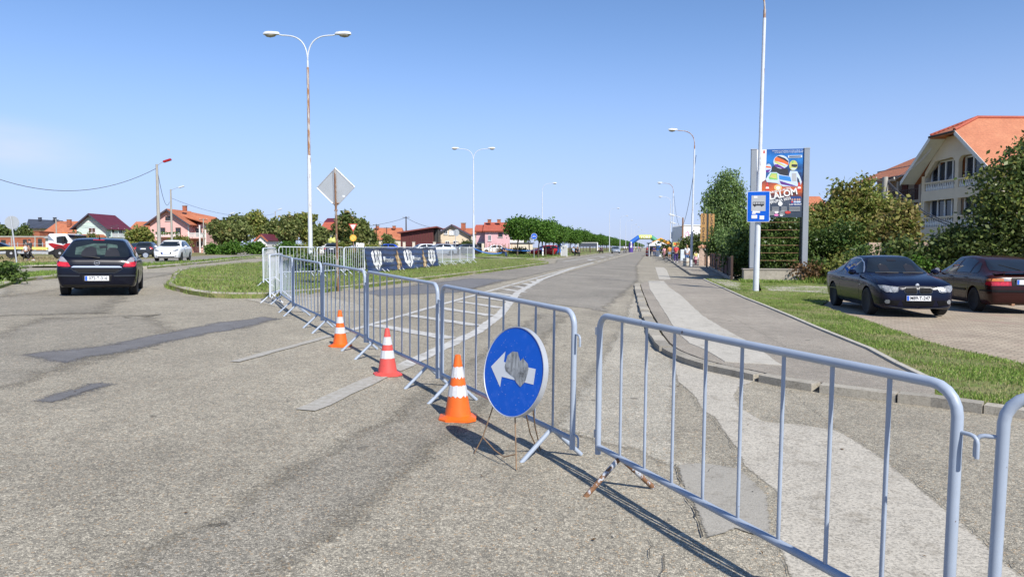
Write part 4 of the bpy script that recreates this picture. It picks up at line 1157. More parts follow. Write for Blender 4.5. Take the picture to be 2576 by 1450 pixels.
# ------------------------------------------------------------------ lamp posts
def lamp_head(t, c, s, ln=0.72):
    """cobra-head lantern reaching out along local x in direction s"""
    mb = MB()
    st = [(0, .05, .03, .04), (.06, .09, .045, .07), (.22, .13, .05, .1), (.45, .15, .055, .12), (.62, .12, .05, .1), (.70, .06, .03, .05)]
    n = 12; vs = []
    for x, wd, up, dn in st:
        for k in range(n):
            a = 2 * math.pi * k / n
            zz = math.sin(a); vs.append((c[0] + s * x * ln / .7, c[1] + wd * math.cos(a), c[2] + (up * 2.7 * zz if zz > 0 else 0.02 * zz)))
    fs = [(i * n + k, i * n + (k + 1) % n, (i + 1) * n + (k + 1) % n, (i + 1) * n + k) for i in range(len(st) - 1) for k in range(n)] + [tuple(range(n)), tuple((len(st) - 1) * n + k for k in range(n))]
    mb.add(vs, fs); h = mb.build('lantern', M['pole_white'], t, smooth=50)
    mb = MB(); vs = []
    st2 = [(.16, .10, 0.01), (.22, .12, .05), (.4, .135, .075), (.56, .11, .06), (.64, .06, .02)]
    for x, wd, dn in st2:
        for k in range(n):
            a = math.pi + math.pi * k / (n - 1); vs.append((c[0] + s * x * ln / .7, c[1] + wd * math.cos(a), c[2] - 0.012 + 1.7 * dn * math.sin(a)))
    fs = [(i * n + k, i * n + k + 1, (i + 1) * n + k + 1, (i + 1) * n + k) for i in range(len(st2) - 1) for k in range(n - 1)]
    mb.add(vs, fs); mb.build('lens', M['lens'], h, smooth=True)
M['lens'] = plain('lamp_lens', (0.30, 0.27, 0.2), 0.3, var=0.3, scale=6)
def lamp(label, base, height, arms, rz, mats=('pole_white', 'pole_white'), group=None, reach=2.0, rise=1.15, base_h=4.2, lean=0.0, foot=True):
    t = thing('street_lamp', label, 'street lamp', base, rz, group)
    t.rotation_euler = (0, lean, rz)
    zj = height - rise
    mb = MB(); mb.tube([(0, 0, -0.1), (0, 0, base_h), (0, 0, base_h + .1)], [0.105, 0.088, 0.07], 14)
    p = mb.build('lower_pole', M['pole_white'], t, smooth=50)
    mb = MB(); mb.tube([(0, 0, base_h + .08), (0, 0, zj * .97)], [0.066, 0.056], 14); mb.build('pole', M[mats[0]], t, smooth=50)
    mb = MB(); mb.tube([(0, 0, zj * .97 - .02), (0, 0, zj)], 0.045, 12); mb.build('pole_top', M[mats[1]], t, smooth=50)
    for s in arms:
        mb = MB(); pts = []
        for a in np.linspace(0, 1, 12):
            x = reach * (a ** 1.9) * 0.82; z = rise * (1 - (1 - a) ** 2.3)
            pts.append((s * x, 0, zj - 0.02 + z))
        pts = [(s * 0.0, 0, zj - .25)] + pts
        pts.append((s * reach * 0.92, 0, zj + rise * 1.02))
        mb.tube(pts, 0.031, 10); mb.build('arm', M[mats[1]], t, smooth=60)
        lamp_head(t, (s * reach * .9, 0, zj + rise * 1.02), s)
    if foot:
        mb = MB(); mb.box((0, 0, 0.015), (0.42, 0.42, 0.03))
        for a in range(4): 
            an = R(45 + 90 * a); mb.prism([(0.09, 0.02), (0.22, 0.02), (0.09, 0.42)], -0.008, 0.008)
        mb.build('base_plate', M['pole_white'], t)
    return t
GL = 'street lamps along the avenue'
b = D(781, 34); lamp('tall rusty double lamp post on the island grass behind the barriers', b, zpix(88, 34) - b.z, (1, -1), YAW, ('pole_rust', 'pole_white'), GL, 1.4, base_h=5.2)
b = D(1191.5, 74); lamp('white double lamp post at the right end of the white barriers', b, zpix(374, 74) - b.z, (1, -1), YAW, group=GL, reach=1.6)
b = D(1364, 114); lamp('single lamp post rising behind the nearest avenue tree', b, zpix(461, 114) - b.z, (1,), YAW, group=GL, reach=1.65)
far = [(1533, 186, 524), (1559.5, 232, 543), (1574, 270, 554), (1587.4, 321, 564.5), (1595.6, 365, 571), (1605, 420, 578), (1612, 480, 584), (1617.5, 550, 590)]
fl_ = ['first lamp standing out above the avenue crowns past the gap', 'second lamp above the far avenue crowns, beside the silver car', 'third lamp above the far avenue crowns', 'fourth lamp above the far avenue crowns', 'fifth lamp above the far avenue crowns, left of the inflatable arch', 'sixth lamp above the far avenue crowns, over the inflatable arch', 'seventh lamp above the far avenue crowns, tiny over the arch', 'farthest and smallest lamp visible over the inflatable arch']
for (px, d, py), lb in zip(far, fl_):
    b = D(px, d); lamp(lb, b, zpix(py, d) - b.z, (1,), 0, group=GL, reach=1.9, foot=False)
b = P(1901, 737); nearpole = lamp('tall white lamp post on the verge carrying the bus stop sign', b, 10.95, (-1,), 0, ('pole_white', 'pole_rust'), GL, 1.6, lean=R(0.75))
b = D(1739, 58.4); lamp('white curved lamp post beside the lime-stained concrete drum', b, zpix(328, 58.4) - b.z, (-1,), YAW * .5, ('pole_white', 'pole_rust'), GL, 1.5, lean=R(0.9))
b = D(1692, 106); lamp('curved lamp post beside the man in red', b, zpix(460, 106) - b.z, (-1,), YAW * .5, ('pole_white', 'pole_rust'), GL, 1.7)
b = D(1686, 136); lamp('thin curved lamp post left of the man in red and next to the tent', b, zpix(495, 136) - b.z, (-1,), YAW * .5, group=GL, reach=1.65)

def utility(label, px, d, py, mat, arm=None, headmat=None, lean=0.0, r=0.12, wires=False):
    b = D(px, d); h = zpix(py, d) - b.z
    t = thing('utility_pole', label, 'utility pole', b, YAW, 'utility poles')
    t.rotation_euler = (0, lean, YAW)
    mb = MB(); mb.tube([(0, 0, -.1), (0, 0, h * .5), (0, 0, h)], [r * 1.3, r * 1.05, r * .8], 10); mb.build('pole', M[mat], t, smooth=50)
    if arm:
        mb = MB(); mb.tube([(0, 0, h - .15), (arm * .5, 0, h + .12), (arm, 0, h + .3)], 0.03, 8); mb.build('arm', M['galv'], t, smooth=60)
        s = 1 if arm > 0 else -1
        mb = MB(); mb.box((arm + s * .25, 0, h + .34), (.75, .3, .2), ry=-s * .3); mb.build('lantern', M[headmat or 'pole_white'], t, bevel=.05)
    else:
        mb = MB(); mb.box((0, 0, h - .2), (1.3, .08, .08)); 
        mb.build('crossarm', M['dark_metal'], t)
        for q in (-.55, 0, .55):
            mb = MB(); mb.lathe([(.03, h - .17), (.05, h - .1), (.045, h - .02), (.02, h)], 8, (q, 0, 0)); mb.build('insulator', M['lime'], t, smooth=True)
    return t
utility('concrete pole with a tilted red street lantern, left of the pink house', 401, 70, 413, 'concrete_pole', 0.75, 'car_red', R(-.3), .14)
utility('concrete pole with a white lantern in front of the pink house', 433, 100, 476, 'concrete_pole', 1.2, 'pole_white', 0, .13)
utility('slim pole with a white lantern among the bushes at left', 694, 130, 531, 'concrete_pole', .55, 'pole_white', 0, .1)
utility('slim pale pole with a small lantern beside the broad bush', 577, 125, 541, 'concrete_pole', .4, 'pole_white', 0, .1)
utility('dark wooden pole behind the maroon shed', 1022, 140, 544, 'wood_dark')
utility('pole with wires in front of the ruined orange roof', 947, 150, 563, 'wood_dark', r=.1)
utility('pole with wires beside the sapling at the orange roof', 973, 165, 571, 'wood_dark', r=.1)
utility('grey pole rising from the large orange roof at left', 143, 150, 550, 'concrete_pole', r=.13)
utility('small pole at the right corner of the pink house', 513, 118, 549, 'concrete_pole', r=.1)
utility('brown pole with a level lamp arm at the white kiosk', 1717, 96, 547, 'rust', -1.2, 'pole_white', 0, .12)
utility('shorter brown pole with lamp arm behind the white kiosk pole', 1713, 112, 566, 'rust', -1.0, 'pole_white', 0, .11)
utility('concrete pole carrying the cables in front of the wing of the big house', 2222, 46, 445, 'concrete_pole', r=.2)

def cable(label, a, b, sag, r=0.018, n=24, twin=0.0):
    mb = MB(); a, b = Vector(a), Vector(b); org = (a + b) / 2
    for q in ([0.0] if not twin else [0, twin]):
        mb.tube([a.lerp(b, k / n) - org - Vector((0, 0, q + sag * 4 * (k / n) * (1 - k / n))) for k in range(n + 1)], r, 6)
    o = mb.build('overhead_cable', M['cable'], None, smooth=True, loc=org)
    setp(o, label, 'cable', 'overhead cables')
def A(px, py, d):
    v = D(px, d); v.z = zpix(py, d); return v
cable('sagging cable from the left edge to the pole with the red lantern', A(-160, 372, 60), A(397, 424, 70), 2.7, .03)
cable('cable hanging down between the two lantern poles at the pink house', A(400, 420, 70), A(429, 508, 99), 1.6, .022)
cable('cable from the white lantern pole towards the bushes', A(432, 497, 100), A(690, 538, 130), 1.2, .02)
cable('cable looping between the two curved lamps on the right', A(1748, 390, 58.4), A(1694, 492, 106), 5.0, .02)
cable('cable from the dark pole to the left across the orange roofs', A(1022, 547, 140), A(800, 556, 160), 1.4, .03)
cable('cable from the dark pole down to the cream house', A(1022, 547, 140), A(1118, 575, 125), .5, .03)
cable('cables at the grey pole over the large orange roof', A(143, 552, 150), A(30, 572, 150), 1.0, .035, twin=.3)
cable('cables from the grey pole over to the mint house', A(143, 552, 150), A(300, 565, 160), .9, .035, twin=.3)
cable('bundle of black cables in front of the big beige house', A(2226, 452, 46), A(2560, 560, 36), 1.2, .03, twin=.14)
cable('thin wires from the big house roof bracket', A(2335, 372, 57), A(2222, 455, 46), .4, .015, twin=.1)

# ------------------------------------------------------------------ signs
def sign_post(t, h, r=0.03, mat='galv', z0=-0.1):
    mb = MB(); mb.tube([(0, 0, z0), (0, 0, h * .5), (0, 0, h)], r, 10); return mb.build('post', M[mat], t, smooth=50)
def plate_poly(t, name, poly, y, th, mat, z0=0, parent=None):
    mb = MB(); mb.prism([(x, z0 + z) for x, z in poly], y, y + th); return mb.build(name, M[mat], parent or t)
def circ(r, n=32, cx=0, cz=0): return [(cx + r * math.cos(2 * math.pi * k / n), cz + r * math.sin(2 * math.pi * k / n)) for k in range(n)]

# back of a diamond sign
b = D(849, 21); t = thing('road_sign', 'grey back of a diamond sign on a rusty post, above the barriers', 'road sign', (b.x, b.y, b.z + .1), YAW - R(4)); t.rotation_euler = (0, R(-.8), YAW - R(4))
zc = zpix(471, 21) - b.z - .1; hd = .545
sign_post(t, zc + hd - .03, .032, 'pole_old')
plate_poly(t, 'plate', [(0, hd), (hd, 0), (0, -hd), (-hd, 0)], .04, .006, 'sign_back', zc)
for q in range(4):
    p = [(0, hd), (hd, 0), (0, -hd), (-hd, 0)]; a_, b_ = p[q], p[(q + 1) % 4]
    mb = MB(); mb.tube([(a_[0], .035, zc + a_[1]), (b_[0], .035, zc + b_[1])], .012, 6); mb.build('edge_fold', M['galv'], t)
mb = MB(); mb.box((-.045, .02, zc), (.03, .03, 2 * hd - .12)); mb.build('stiffener', M['galv'], t)
mb = MB(); mb.tube([(-.09, .02, zc - hd + .1), (.09, .02, zc - hd + .1)], .016, 6); mb.tube([(-.04, 0, zc - hd - .1), (.04, 0, zc - hd - .1)], .03, 6); mb.build('clamp', M['rust'], t)
mb = MB(); mb.box((.22, .036, zc - .25), (.07, .004, .05), ry=.1); mb.build('sticker', M['sign_white'], t)
# round back at far left
b = D(41, 42); t = thing('road_sign', 'grey back of a round sign on a leaning post at the far left', 'road sign', b, YAW); t.rotation_euler = (0, R(-5), YAW + R(8))
zc = zpix(559, 42) - b.z; sign_post(t, zc + .33, .04, 'galv'); plate_poly(t, 'plate', circ(.37), .045, .01, 'sign_back', zc); plate_poly(t, 'rim', circ(.385), .056, .012, 'galv', zc)
# yield sign with a yellow round sign under it
b = D(889, 75); t = thing('road_sign', 'red and white give way triangle above a round yellow sign', 'road sign', b, YAW); zc = zpix(572, 75) - b.z
sign_post(t, zc + .4, .04, 'rust')
plate_poly(t, 'triangle', [(-.45, .38), (.45, .38), (0, -.42)], -.06, .01, 'sign_red', zc); plate_poly(t, 'triangle_centre', [(-.28, .28), (.28, .28), (0, -.22)], -.066, .005, 'sign_white', zc)
z2 = zpix(598, 75) - b.z; plate_poly(t, 'disc', circ(.34), -.06, .01, 'sign_yellow', z2); plate_poly(t, 'disc_centre', circ(.22), -.066, .005, 'lime_yellow', z2)
mb = MB(); mb.box((0, -.07, z2), (.6, .006, .09), ry=R(45)); mb.build('bar', M['sign_yellow'], t)
# small triangle back and octagon back
b = D(868, 115); t = thing('road_sign', 'small grey back of a triangular sign left of the give way sign', 'road sign', b, YAW); zc = zpix(600, 115) - b.z
sign_post(t, zc + .3, .03, 'galv'); plate_poly(t, 'plate', [(-.5, .45), (.5, .45), (0, -.45)], .04, .01, 'sign_back', zc)
b = D(1146, 100); t = thing('road_sign', 'grey back of an octagonal sign in front of the cream house', 'road sign', b, YAW); zc = zpix(585, 100) - b.z
sign_post(t, zc + .45, .035, 'galv'); plate_poly(t, 'plate', [(.42 * math.cos(R(22.5 + 45 * k)) + .12, .42 * math.sin(R(22.5 + 45 * k)) * 1.15) for k in range(8)], .04, .01, 'sign_back', zc)
# blue cycle sign
b = D(1343.5, 75); t = thing('road_sign', 'round blue bicycle sign on a thin post by the lawn kerb', 'road sign', b, YAW); zc = zpix(594, 75) - b.z
sign_post(t, zc + .28, .028, 'galv'); plate_poly(t, 'disc', circ(.31), -.04, .01, 'sign_white', zc); plate_poly(t, 'disc_face', circ(.285), -.045, .006, 'blue_sign', zc)
mb = MB()
for cx in (-.11, .11): mb.tube([(cx + .07 * math.cos(a), -.05, zc - .03 + .07 * math.sin(a)) for a in np.linspace(0, 6.283, 15)], .011, 5)
mb.tube([(-.11, -.05, zc - .03), (-.04, -.05, zc + .08), (.07, -.05, zc + .07), (0, -.05, zc - .03), (-.11, -.05, zc - .03)], .011, 5); mb.tube([(.11, -.05, zc - .03), (.07, -.05, zc + .12), (.03, -.05, zc + .12)], .011, 5); mb.tube([(0, -.05, zc - .03), (-.05, -.05, zc + .12)], .011, 5)
mb.build('bicycle_symbol', M['sign_white'], t)

# bus stop sign on the near lamp post
b = P(1901, 737); d_ = -b.x * math.sin(YAW) + b.y * math.cos(YAW); sd = D(1906, d_ - .17); zc = zpix(520, d_)
t = thing('bus_stop_sign', 'blue bus stop sign with stickers fixed to the tall white lamp post', 'bus stop sign', (sd.x - .0, sd.y, zc), R(-4))
W2, H2 = .375, .53
def rrect(w_, h_, r, n=5):
    o_ = []
    for cx, cz, a0 in ((w_ - r, h_ - r, 0), (-w_ + r, h_ - r, 90), (-w_ + r, -h_ + r, 180), (w_ - r, -h_ + r, 270)):
        o_ += [(cx + r * math.cos(R(a0 + 90 * k / (n - 1))), cz + r * math.sin(R(a0 + 90 * k / (n - 1)))) for k in range(n)]
    return o_
plate_poly(t, 'rim', rrect(W2, H2, .035), 0, .02, 'sign_white'); plate_poly(t, 'panel', rrect(W2 - .015, H2 - .015, .03), -.004, .006, 'blue_sign')
M['sign_grey'] = plain('sign_grey', (0.42, 0.43, 0.44), 0.5, var=.05)
plate_poly(t, 'pictogram_field', rrect(.235, .27, .004), -.008, .005, 'sign_grey', .115)
mb = MB()
mb.cur = 0
mb.box((0, -.010, .155), (.37, .004, .012)); mb.box((0, -.010, .06), (.37, .004, .05)); 
for x in (-.18, -.1, -.02, .06, .12, .18): mb.box((x, -.010, .11), (.014, .004, .09))
mb.prism(circ(.032, 16, -.12, .03), -.0135, -.008); mb.prism(circ(.032, 16, .11, .03), -.0135, -.008); mb.build('bus_symbol', M['ink'], t)
for x, z, w_, h_, ry in ((-.1, .33, .12, .07, .02), (-.07, -.185, .25, .06, .03), (-.15, -.23, .12, .05, 0), (-.13, -.35, .19, .12, 0), (.12, -.38, .15, .13, .02)):
    mb = MB(); mb.box((x, -.012, z), (w_, .004, h_), ry=ry); mb.build('sticker', M['white'], t)
mb = MB()
for z in (.3, -.3): mb.box((0, .055, z), (.16, .09, .03))
mb.build('bracket', M['galv'], t)

# ------------------------------------------------------------------ billboard on its concrete wall
wb = D(1948, 34.3); wl0, wl1 = D(1872, 33.9), D(2024, 34.4)
t = thing('retaining_wall', 'low weathered concrete wall under the billboard', 'wall', (wl0.x, wl0.y, wl0.z), 0)
wlen = wl1.x - wl0.x + .05
mb = MB(); mb.box((wlen / 2, .35, .22), (wlen, .7, .78)); 
o = mb.build('wall_block', M['wall_concrete'], t, bevel=.02)
mb = MB(); mb.box((wlen / 2, .36, .62), (wlen + .06, .78, .05)); mb.build('coping', M['pl_grey'], t, bevel=.01)
bx = D(1887, 34.0); ztop = zpix(375, 34.0)
t = thing('billboard', 'tall billboard with a motor racing poster between grey posts on a wall', 'billboard', (bx.x, bx.y + .1, .58), 0)
PW, TW, HT = 2.05, .24, ztop - .58
for x in (TW / 2, TW + PW + TW / 2):
    mb = MB(); mb.box((x, .14, HT / 2), (TW, .28, HT)); p = mb.build('post', M['grey_metal'], t, bevel=.012)
    mb = MB(); mb.box((x, .14, HT + .012), (TW + .03, .31, .024)); mb.build('cap', M['galv'], p)
for x, s in ((TW, 1), (TW + PW, -1)):
    mb = MB(); mb.prism([(x, 0), (x + s * .22, 0), (x, .42)], .1, .13); mb.build('gusset', M['rust'], t)
pb = zpix(546.5, 34) - .58
mb = MB(); mb.box((TW + PW / 2, .12, (HT + pb) / 2), (PW, .1, HT - pb)); mb.build('panel', M['galv'], t)
for k in range(6):
    z = .35 + k * (pb - .4) / 5.5
    mb = MB(); mb.tube([(TW, .2, z), (TW + PW, .2, z)], .011, 6); mb.build('rail', M['rust'], t)
for x in (TW + .12, TW + PW - .05):
    mb = MB(); mb.box((x, .22, pb / 2), (.06, .06, pb)); mb.build('upright', M['dark_metal'], t)
PH = HT - pb
def posterbg():
    m, n, l, b_ = newmat('poster_print')
    tcn = n.new('ShaderNodeTexCoord'); sp = n.new('ShaderNodeSeparateXYZ'); l.new(tcn.outputs['Object'], sp.inputs[0])
    zz = math_(n, l, 'DIVIDE', sp.outputs[2], PH)
    x = noise(n, l, 2.2, 5, .6); zz2 = math_(n, l, 'ADD', zz, math_(n, l, 'MULTIPLY', math_(n, l, 'SUBTRACT', x.outputs[0], .5), .28))
    r = ramp(n, [(0, (.03, .045, .07)), (.27, (.06, .075, .11)), (.33, (.16, .04, .03)), (.42, (.62, .13, .03)), (.5, (.3, .07, .05)), (.56, (.02, .04, .12)), (.72, (.015, .05, .16)), (.86, (.02, .2, .58)), (1, (.012, .08, .3))])
    l.new(zz2, r.inputs[0]); 
    y = noise(n, l, 1.3, 3); yr = ramp(n, [(.55, (0, 0, 0)), (.72, (.8,) * 3)]); l.new(y.outputs[0], yr.inputs[0])
    msk = math_(n, l, 'MULTIPLY', math_(n, l, 'GREATER_THAN', zz, .55), yr.outputs[0])
    c = mixc(n, l, msk, r.outputs[0], (.03, .2, .55)); l.new(c, b_.inputs['Base Color']); b_.inputs['Roughness'].default_value = .4
    return m
M['poster'] = posterbg()
px0, pz0 = TW, pb
mb = MB(); mb.box((PW / 2, 0, PH / 2), (PW - .01, .004, PH - .01)); po = mb.build('poster', M['poster'], t, loc=(px0, .066, pz0))
def U(zx, zy): return ((zx - 298 + (zy - 95) * 0.022) / 824 * PW, (1232 - zy) / 1137 * PH)
layer = [0]
def pp(name, pts, mat, raw=False):
    layer[0] += 1
    y = -.003 - layer[0] * .0004
    mb = MB(); mb.add([(x, y, z) for x, z in (pts if raw else [U(*p) for p in pts])], [tuple(range(len(pts)))]); return mb.build(name, M[mat], po)
def ell(cx, cy, rx, ry, rot=0, n=24): return [(cx + rx * math.cos(a) * math.cos(rot) - ry * math.sin(a) * math.sin(rot), cy + rx * math.cos(a) * math.sin(rot) + ry * math.sin(a) * math.cos(rot)) for a in np.linspace(0, 2 * math.pi, n, endpoint=False)]
pp('white_strip', [(300, 98), (470, 98), (462, 330), (450, 600), (300, 690)], 'white'); pp('red_mark', [(412, 115), (440, 115), (438, 165), (410, 165)], 'poster_red')
pp('driver_suit', [(560, 400), (600, 370), (840, 430), (860, 520), (700, 560), (560, 480)], 'ink')
pp('helmet', ell(722, 310, 135, 112, .15), 'poster_light'); pp('helmet_band', [(612, 250), (640, 225), (760, 270), (850, 330), (846, 370), (760, 330), (650, 300), (605, 290)], 'poster_orange')
pp('helmet_band', [(606, 292), (650, 302), (800, 372), (800, 392), (640, 335), (606, 315)], 'lime_yellow'); pp('helmet_band', [(640, 222), (680, 208), (790, 250), (850, 300), (848, 325), (760, 272)], 'ink'); pp('helmet_chin', [(606, 350), (660, 345), (800, 425), (740, 420), (612, 385)], 'violet')
pp('small_helmet', ell(500, 410, 55, 72, .1), 'poster_light'); pp('helmet_band', [(455, 370), (545, 385), (545, 410), (455, 400)], 'poster_orange'); pp('helmet_chin', [(455, 440), (545, 430), (500, 480), (460, 478)], 'violet')
pp('driver_suit', [(860, 520), (880, 460), (1000, 470), (1050, 560), (1080, 650), (1050, 720), (880, 700)], 'poster_light'); pp('suit_mark', [(905, 500), (990, 500), (990, 640), (905, 640)], 'sign_grey'); pp('suit_sleeve', [(1000, 560), (1030, 600), (1060, 690), (1020, 700), (1000, 630)], 'poster_dark')
pp('yellow_helmet', ell(935, 372, 73, 84, .1), 'lime_yellow'); pp('visor', [(905, 352), (1004, 358), (1002, 392), (960, 404), (900, 390)], 'ink'); pp('chin_mark', [(890, 415), (985, 418), (960, 445), (905, 440)], 'poster_light'); pp('crown_mark', [(900, 315), (930, 296), (950, 300), (920, 335)], 'poster_green')
pp('race_car', [(455, 590), (530, 478), (640, 480), (700, 520), (890, 555), (915, 640), (1005, 720), (880, 720), (760, 720), (640, 660), (470, 640)], 'poster_light'); pp('race_car_mark', [(500, 570), (550, 490), (655, 495), (660, 610), (520, 600)], 'poster_green'); pp('race_car_mark', [(520, 560), (560, 505), (640, 510), (645, 590)], 'lime_yellow'); pp('race_car_glass', [(680, 530), (880, 560), (900, 640), (690, 600)], 'poster_sky'); pp('race_car_mark', [(690, 620), (990, 715), (900, 716), (720, 680)], 'violet')
pp('flame_glow', ell(665, 735, 70, 50), 'poster_glow'); pp('flame_glow', ell(670, 738, 36, 26), 'white')
for cx, cy in ((480, 730), (1035, 735)):
    pp('poster_cone', [(cx - 12, cy - 80), (cx + 12, cy - 80), (cx + 36, cy + 50), (cx - 36, cy + 50)], 'poster_red'); pp('cone_band', [(cx - 24, cy - 10), (cx + 24, cy - 10), (cx + 30, cy + 22), (cx - 30, cy + 22)], 'white')
pp('portrait_panel', [(890, 885), (1065, 885), (1060, 1045), (882, 1045)], 'poster_blue'); 
for cx in (915, 960, 1005, 1040): pp('portrait', ell(cx, 940, 16, 22), 'skin'); pp('portrait', [(cx - 20, 965), (cx + 18, 965), (cx + 18, 990), (cx - 20, 990)], 'poster_red' if cx < 950 else 'poster_light')
pp('round_badge', ell(706, 1005, 40, 38), 'white')
for (cx, cy, w_, h_, m_) in ((640, 1145, 36, 22, 'white'), (838, 1150, 52, 24, 'poster_red'), (636, 1192, 40, 20, 'magenta'), (725, 1195, 32, 18, 'white')): pp('sponsor_mark', ell(cx, cy, w_, h_), m_)
def ptext(s, zx, zy, size, rot=0.0, mat='white', bold=0.0, sx=1.0):
    layer[0] += 1
    o = text_mesh(s, size, M[mat], po, 'lettering', extrude=0.0005, bold=bold, sx=sx)
    x, z = U(zx, zy); o.location = (x, -.004 - layer[0] * .0004, z); o.rotation_euler = (UP, -rot, 0); return o
rt = R(12)
ptext('SLALOM', 725, 855, .40, rt, bold=.012, sx=.95); ptext('ARODNI AUTO', 705, 785, .135, rt, bold=.004); ptext('BIJELJINA 2023', 690, 950, .16, R(11), bold=.004)
ptext('PRVENSTVO CENTRALNE EVROPSKE ZONE - FIA', 835, 128, .062); ptext('OTVORENO PRVENSTVO REPUBLIKE SRPSKE', 855, 155, .062); ptext('LAV FRONT', 968, 1022, .10, bold=.002)
for zy in (970, 1000, 1030): ptext('. . . . . . . . . .', 810, zy, .06)
pp('title_bar', [(840, 205), (1085, 205), (1085, 245), (840, 245)], 'poster_light'); pp('title_bar', [(860, 215), (1065, 215), (1065, 235), (860, 235)], 'poster_dark')
for zx0, zx1 in ((560, 680), (720, 820), (860, 1050), (520, 600), (690, 780)):
    for q in range(4):
        if zx0 in (520, 690): zy = 1130 + q * 18
        else: zy = 1060 + q * 20
        pp('small_print', [(zx0, zy), (zx1, zy), (zx1, zy + 8), (zx0, zy + 8)], 'sign_grey')

# ------------------------------------------------------------------ wooden workshop signs with Cyrillic lettering
def vertical_sign(label, px, d, py0, py1, word, skip=()):
    b = D(px, d); z0, z1 = zpix(py1, d), zpix(py0, d); h = z1 - z0
    t = thing('shop_sign', label, 'sign', (b.x, b.y, b.z), R(4), 'wooden signs at the gate')
    mb = MB(); mb.prism([(-.23, z0 - b.z), (.2, z0 - b.z - .06), (.23, z0 - b.z + .05), (.22, z1 - b.z), (-.21, z1 - b.z + .03)], 0, .05); mb.build('board', M['wood_sign'], t)
    mb = MB(); mb.box((.27 if 'left' in label else -.27, .06, (z1 - b.z) / 2), (.07, .07, z1 - b.z)); mb.build('post', M['dark_metal'], t)
    n = len(word)
    for i, chh in enumerate(word):
        if chh == ' ': continue
        o = text_mesh(chh, h / n * 1.12, M['ink'], t, 'letter', bold=.008); o.rotation_euler = (UP, 0, 0); o.location = (0, -.008, z1 - b.z - h * (i + .55) / n)
vertical_sign('left wooden board with vertical Cyrillic letters for a car wash', 1769, 57, 537, 606, 'АУТО ПРАЊЕ')
vertical_sign('right wooden board with vertical Cyrillic letters for a tyre workshop', 1789, 57.3, 538, 606, 'ВУЛКАНИЗЕР')

# ------------------------------------------------------------------ fences on the right
f0, f1 = Vector((3.72, 36.2)), Vector((4.28, 57.5))
t = thing('wooden_fence', 'dark rusty boarded fence along the right pavement', 'fence', (f0.x, f0.y, zg(f0.x)), math.atan2(f1.y - f0.y, f1.x - f0.x))
L = (f1 - f0).length
mb = MB(); mb.box((L / 2, 0, .05), (L, .18, .34)); mb.build('plinth', M['pl_grey'], t)
npan = 8
for i in range(npan):
    x0 = i * L / npan; wd = L / npan; mb = MB(); rnd = random.Random(i)
    for k in range(9): mb.box((x0 + .12 + (k + .5) * (wd - .24) / 9, rnd.uniform(-.01, .01), .70), ((wd - .24) / 9 - .02, .025, .92 + rnd.uniform(-.02, .02)))
    mb.box((x0 + wd / 2, .03, .35), (wd, .04, .06)); mb.box((x0 + wd / 2, .03, 1.1), (wd, .05, .07)); mb.build('panel', M['wood_maroon'] if i % 2 else M['wood_dark'], t)
    mb = MB(); mb.box((x0, .02, .62), (.1, .1, 1.22)); mb.build('post', M['wood_dark'], t)
g0 = D(1766, 62)
t = thing('picket_fence', 'pale picket gate between stone pillars with terracotta caps', 'fence', (g0.x, g0.y, g0.z), R(80))
for x in (0, 3.2):
    mb = MB(); mb.box((x, 0, .8), (.42, .42, 1.6)); pl = mb.build('pillar', M['stone_pink'], t, bevel=.01)
    mb = MB(); mb.box((x, 0, 1.64), (.56, .56, .1)); mb.lathe([(.36, 1.69), (.02, 1.86)], 4, (x, 0, 0)); mb.build('cap', M['terracotta'], pl)
for k in range(14):
    mb = MB(); mb.box((.34 + k * .19, 0, .82), (.07, .03, 1.35)); mb.build('picket', M['cabinet'], t)
mb = MB(); mb.box((1.6, .03, .5), (2.8, .03, .06)); mb.box((1.6, .03, 1.2), (2.8, .03, .06)); mb.build('rail', M['cabinet'], t)
g1 = D(1795, 61)
t = thing('garden_wall', 'stone faced garden wall with tiled coping behind the pickets', 'wall', (g1.x, g1.y + 1, g1.z), R(12))
mb = MB(); mb.box((1.1, 0, .65), (3.4, .3, 1.3)); mb.build('wall_block', M['stone_pink'], t); mb = MB(); mb.box((1.1, 0, 1.36), (3.6, .5, .14)); mb.build('coping', M['terracotta'], t, bevel=.03)

# drum, bottle, bench, cabinet
b = P(1727, 672); t = thing('concrete_drum', 'lime-stained concrete drum bin at the pavement edge', 'bin', (b.x, b.y, b.z + .1), 0)
mb = MB(); mb.lathe([(.23, 0), (.275, .05), (.28, .6), (.265, .64), (.2, .64), (.19, .3)], 20); mb.build('drum', M['lime'], t, smooth=50); mb = MB(); mb.lathe([(.26, .28), (.29, .3), (.29, .34), (.26, .36)], 20, caps=False); mb.build('hoop', M['rust'], t, smooth=40)
b = P(1779.5, 667); t = thing('plastic_bottle', 'clear water bottle standing by the dark fence', 'bottle', (b.x, b.y, b.z + .08), 0)
mb = MB(); mb.lathe([(.06, 0), (.085, .03), (.085, .3), (.07, .38), (.03, .46), (.03, .5)], 12); mb.build('bottle_body', M['bottle'], t, smooth=50); mb = MB(); mb.lathe([(.035, .5), (.035, .54)], 10); mb.build('cap', M['blue_plastic'], t)
mb = MB(); mb.lathe([(.088, .12), (.088, .22)], 12, caps=False); mb.build('wrapper', M['blue_plastic'], t)
b = P(1766, 664); t = thing('stall_table', 'black folding table in the shade by the fence', 'table', (b.x, b.y, b.z + .08), R(85))
mb = MB(); mb.box((0, 0, .72), (1.4, .6, .04)); mb.build('tabletop', M['black'], t)
for x in (-.6, .6):
    for s in (-1, 1): mb = MB(); mb.tube([(x, s * .26, 0), (x * .4, -s * .1, .7)], .02, 6); mb.build('leg', M['black'], t)
b = D(1717.5, 72); t = thing('utility_cabinet', 'pale blue-white cabinet behind the man in red', 'cabinet', (b.x, b.y, b.z), 0)
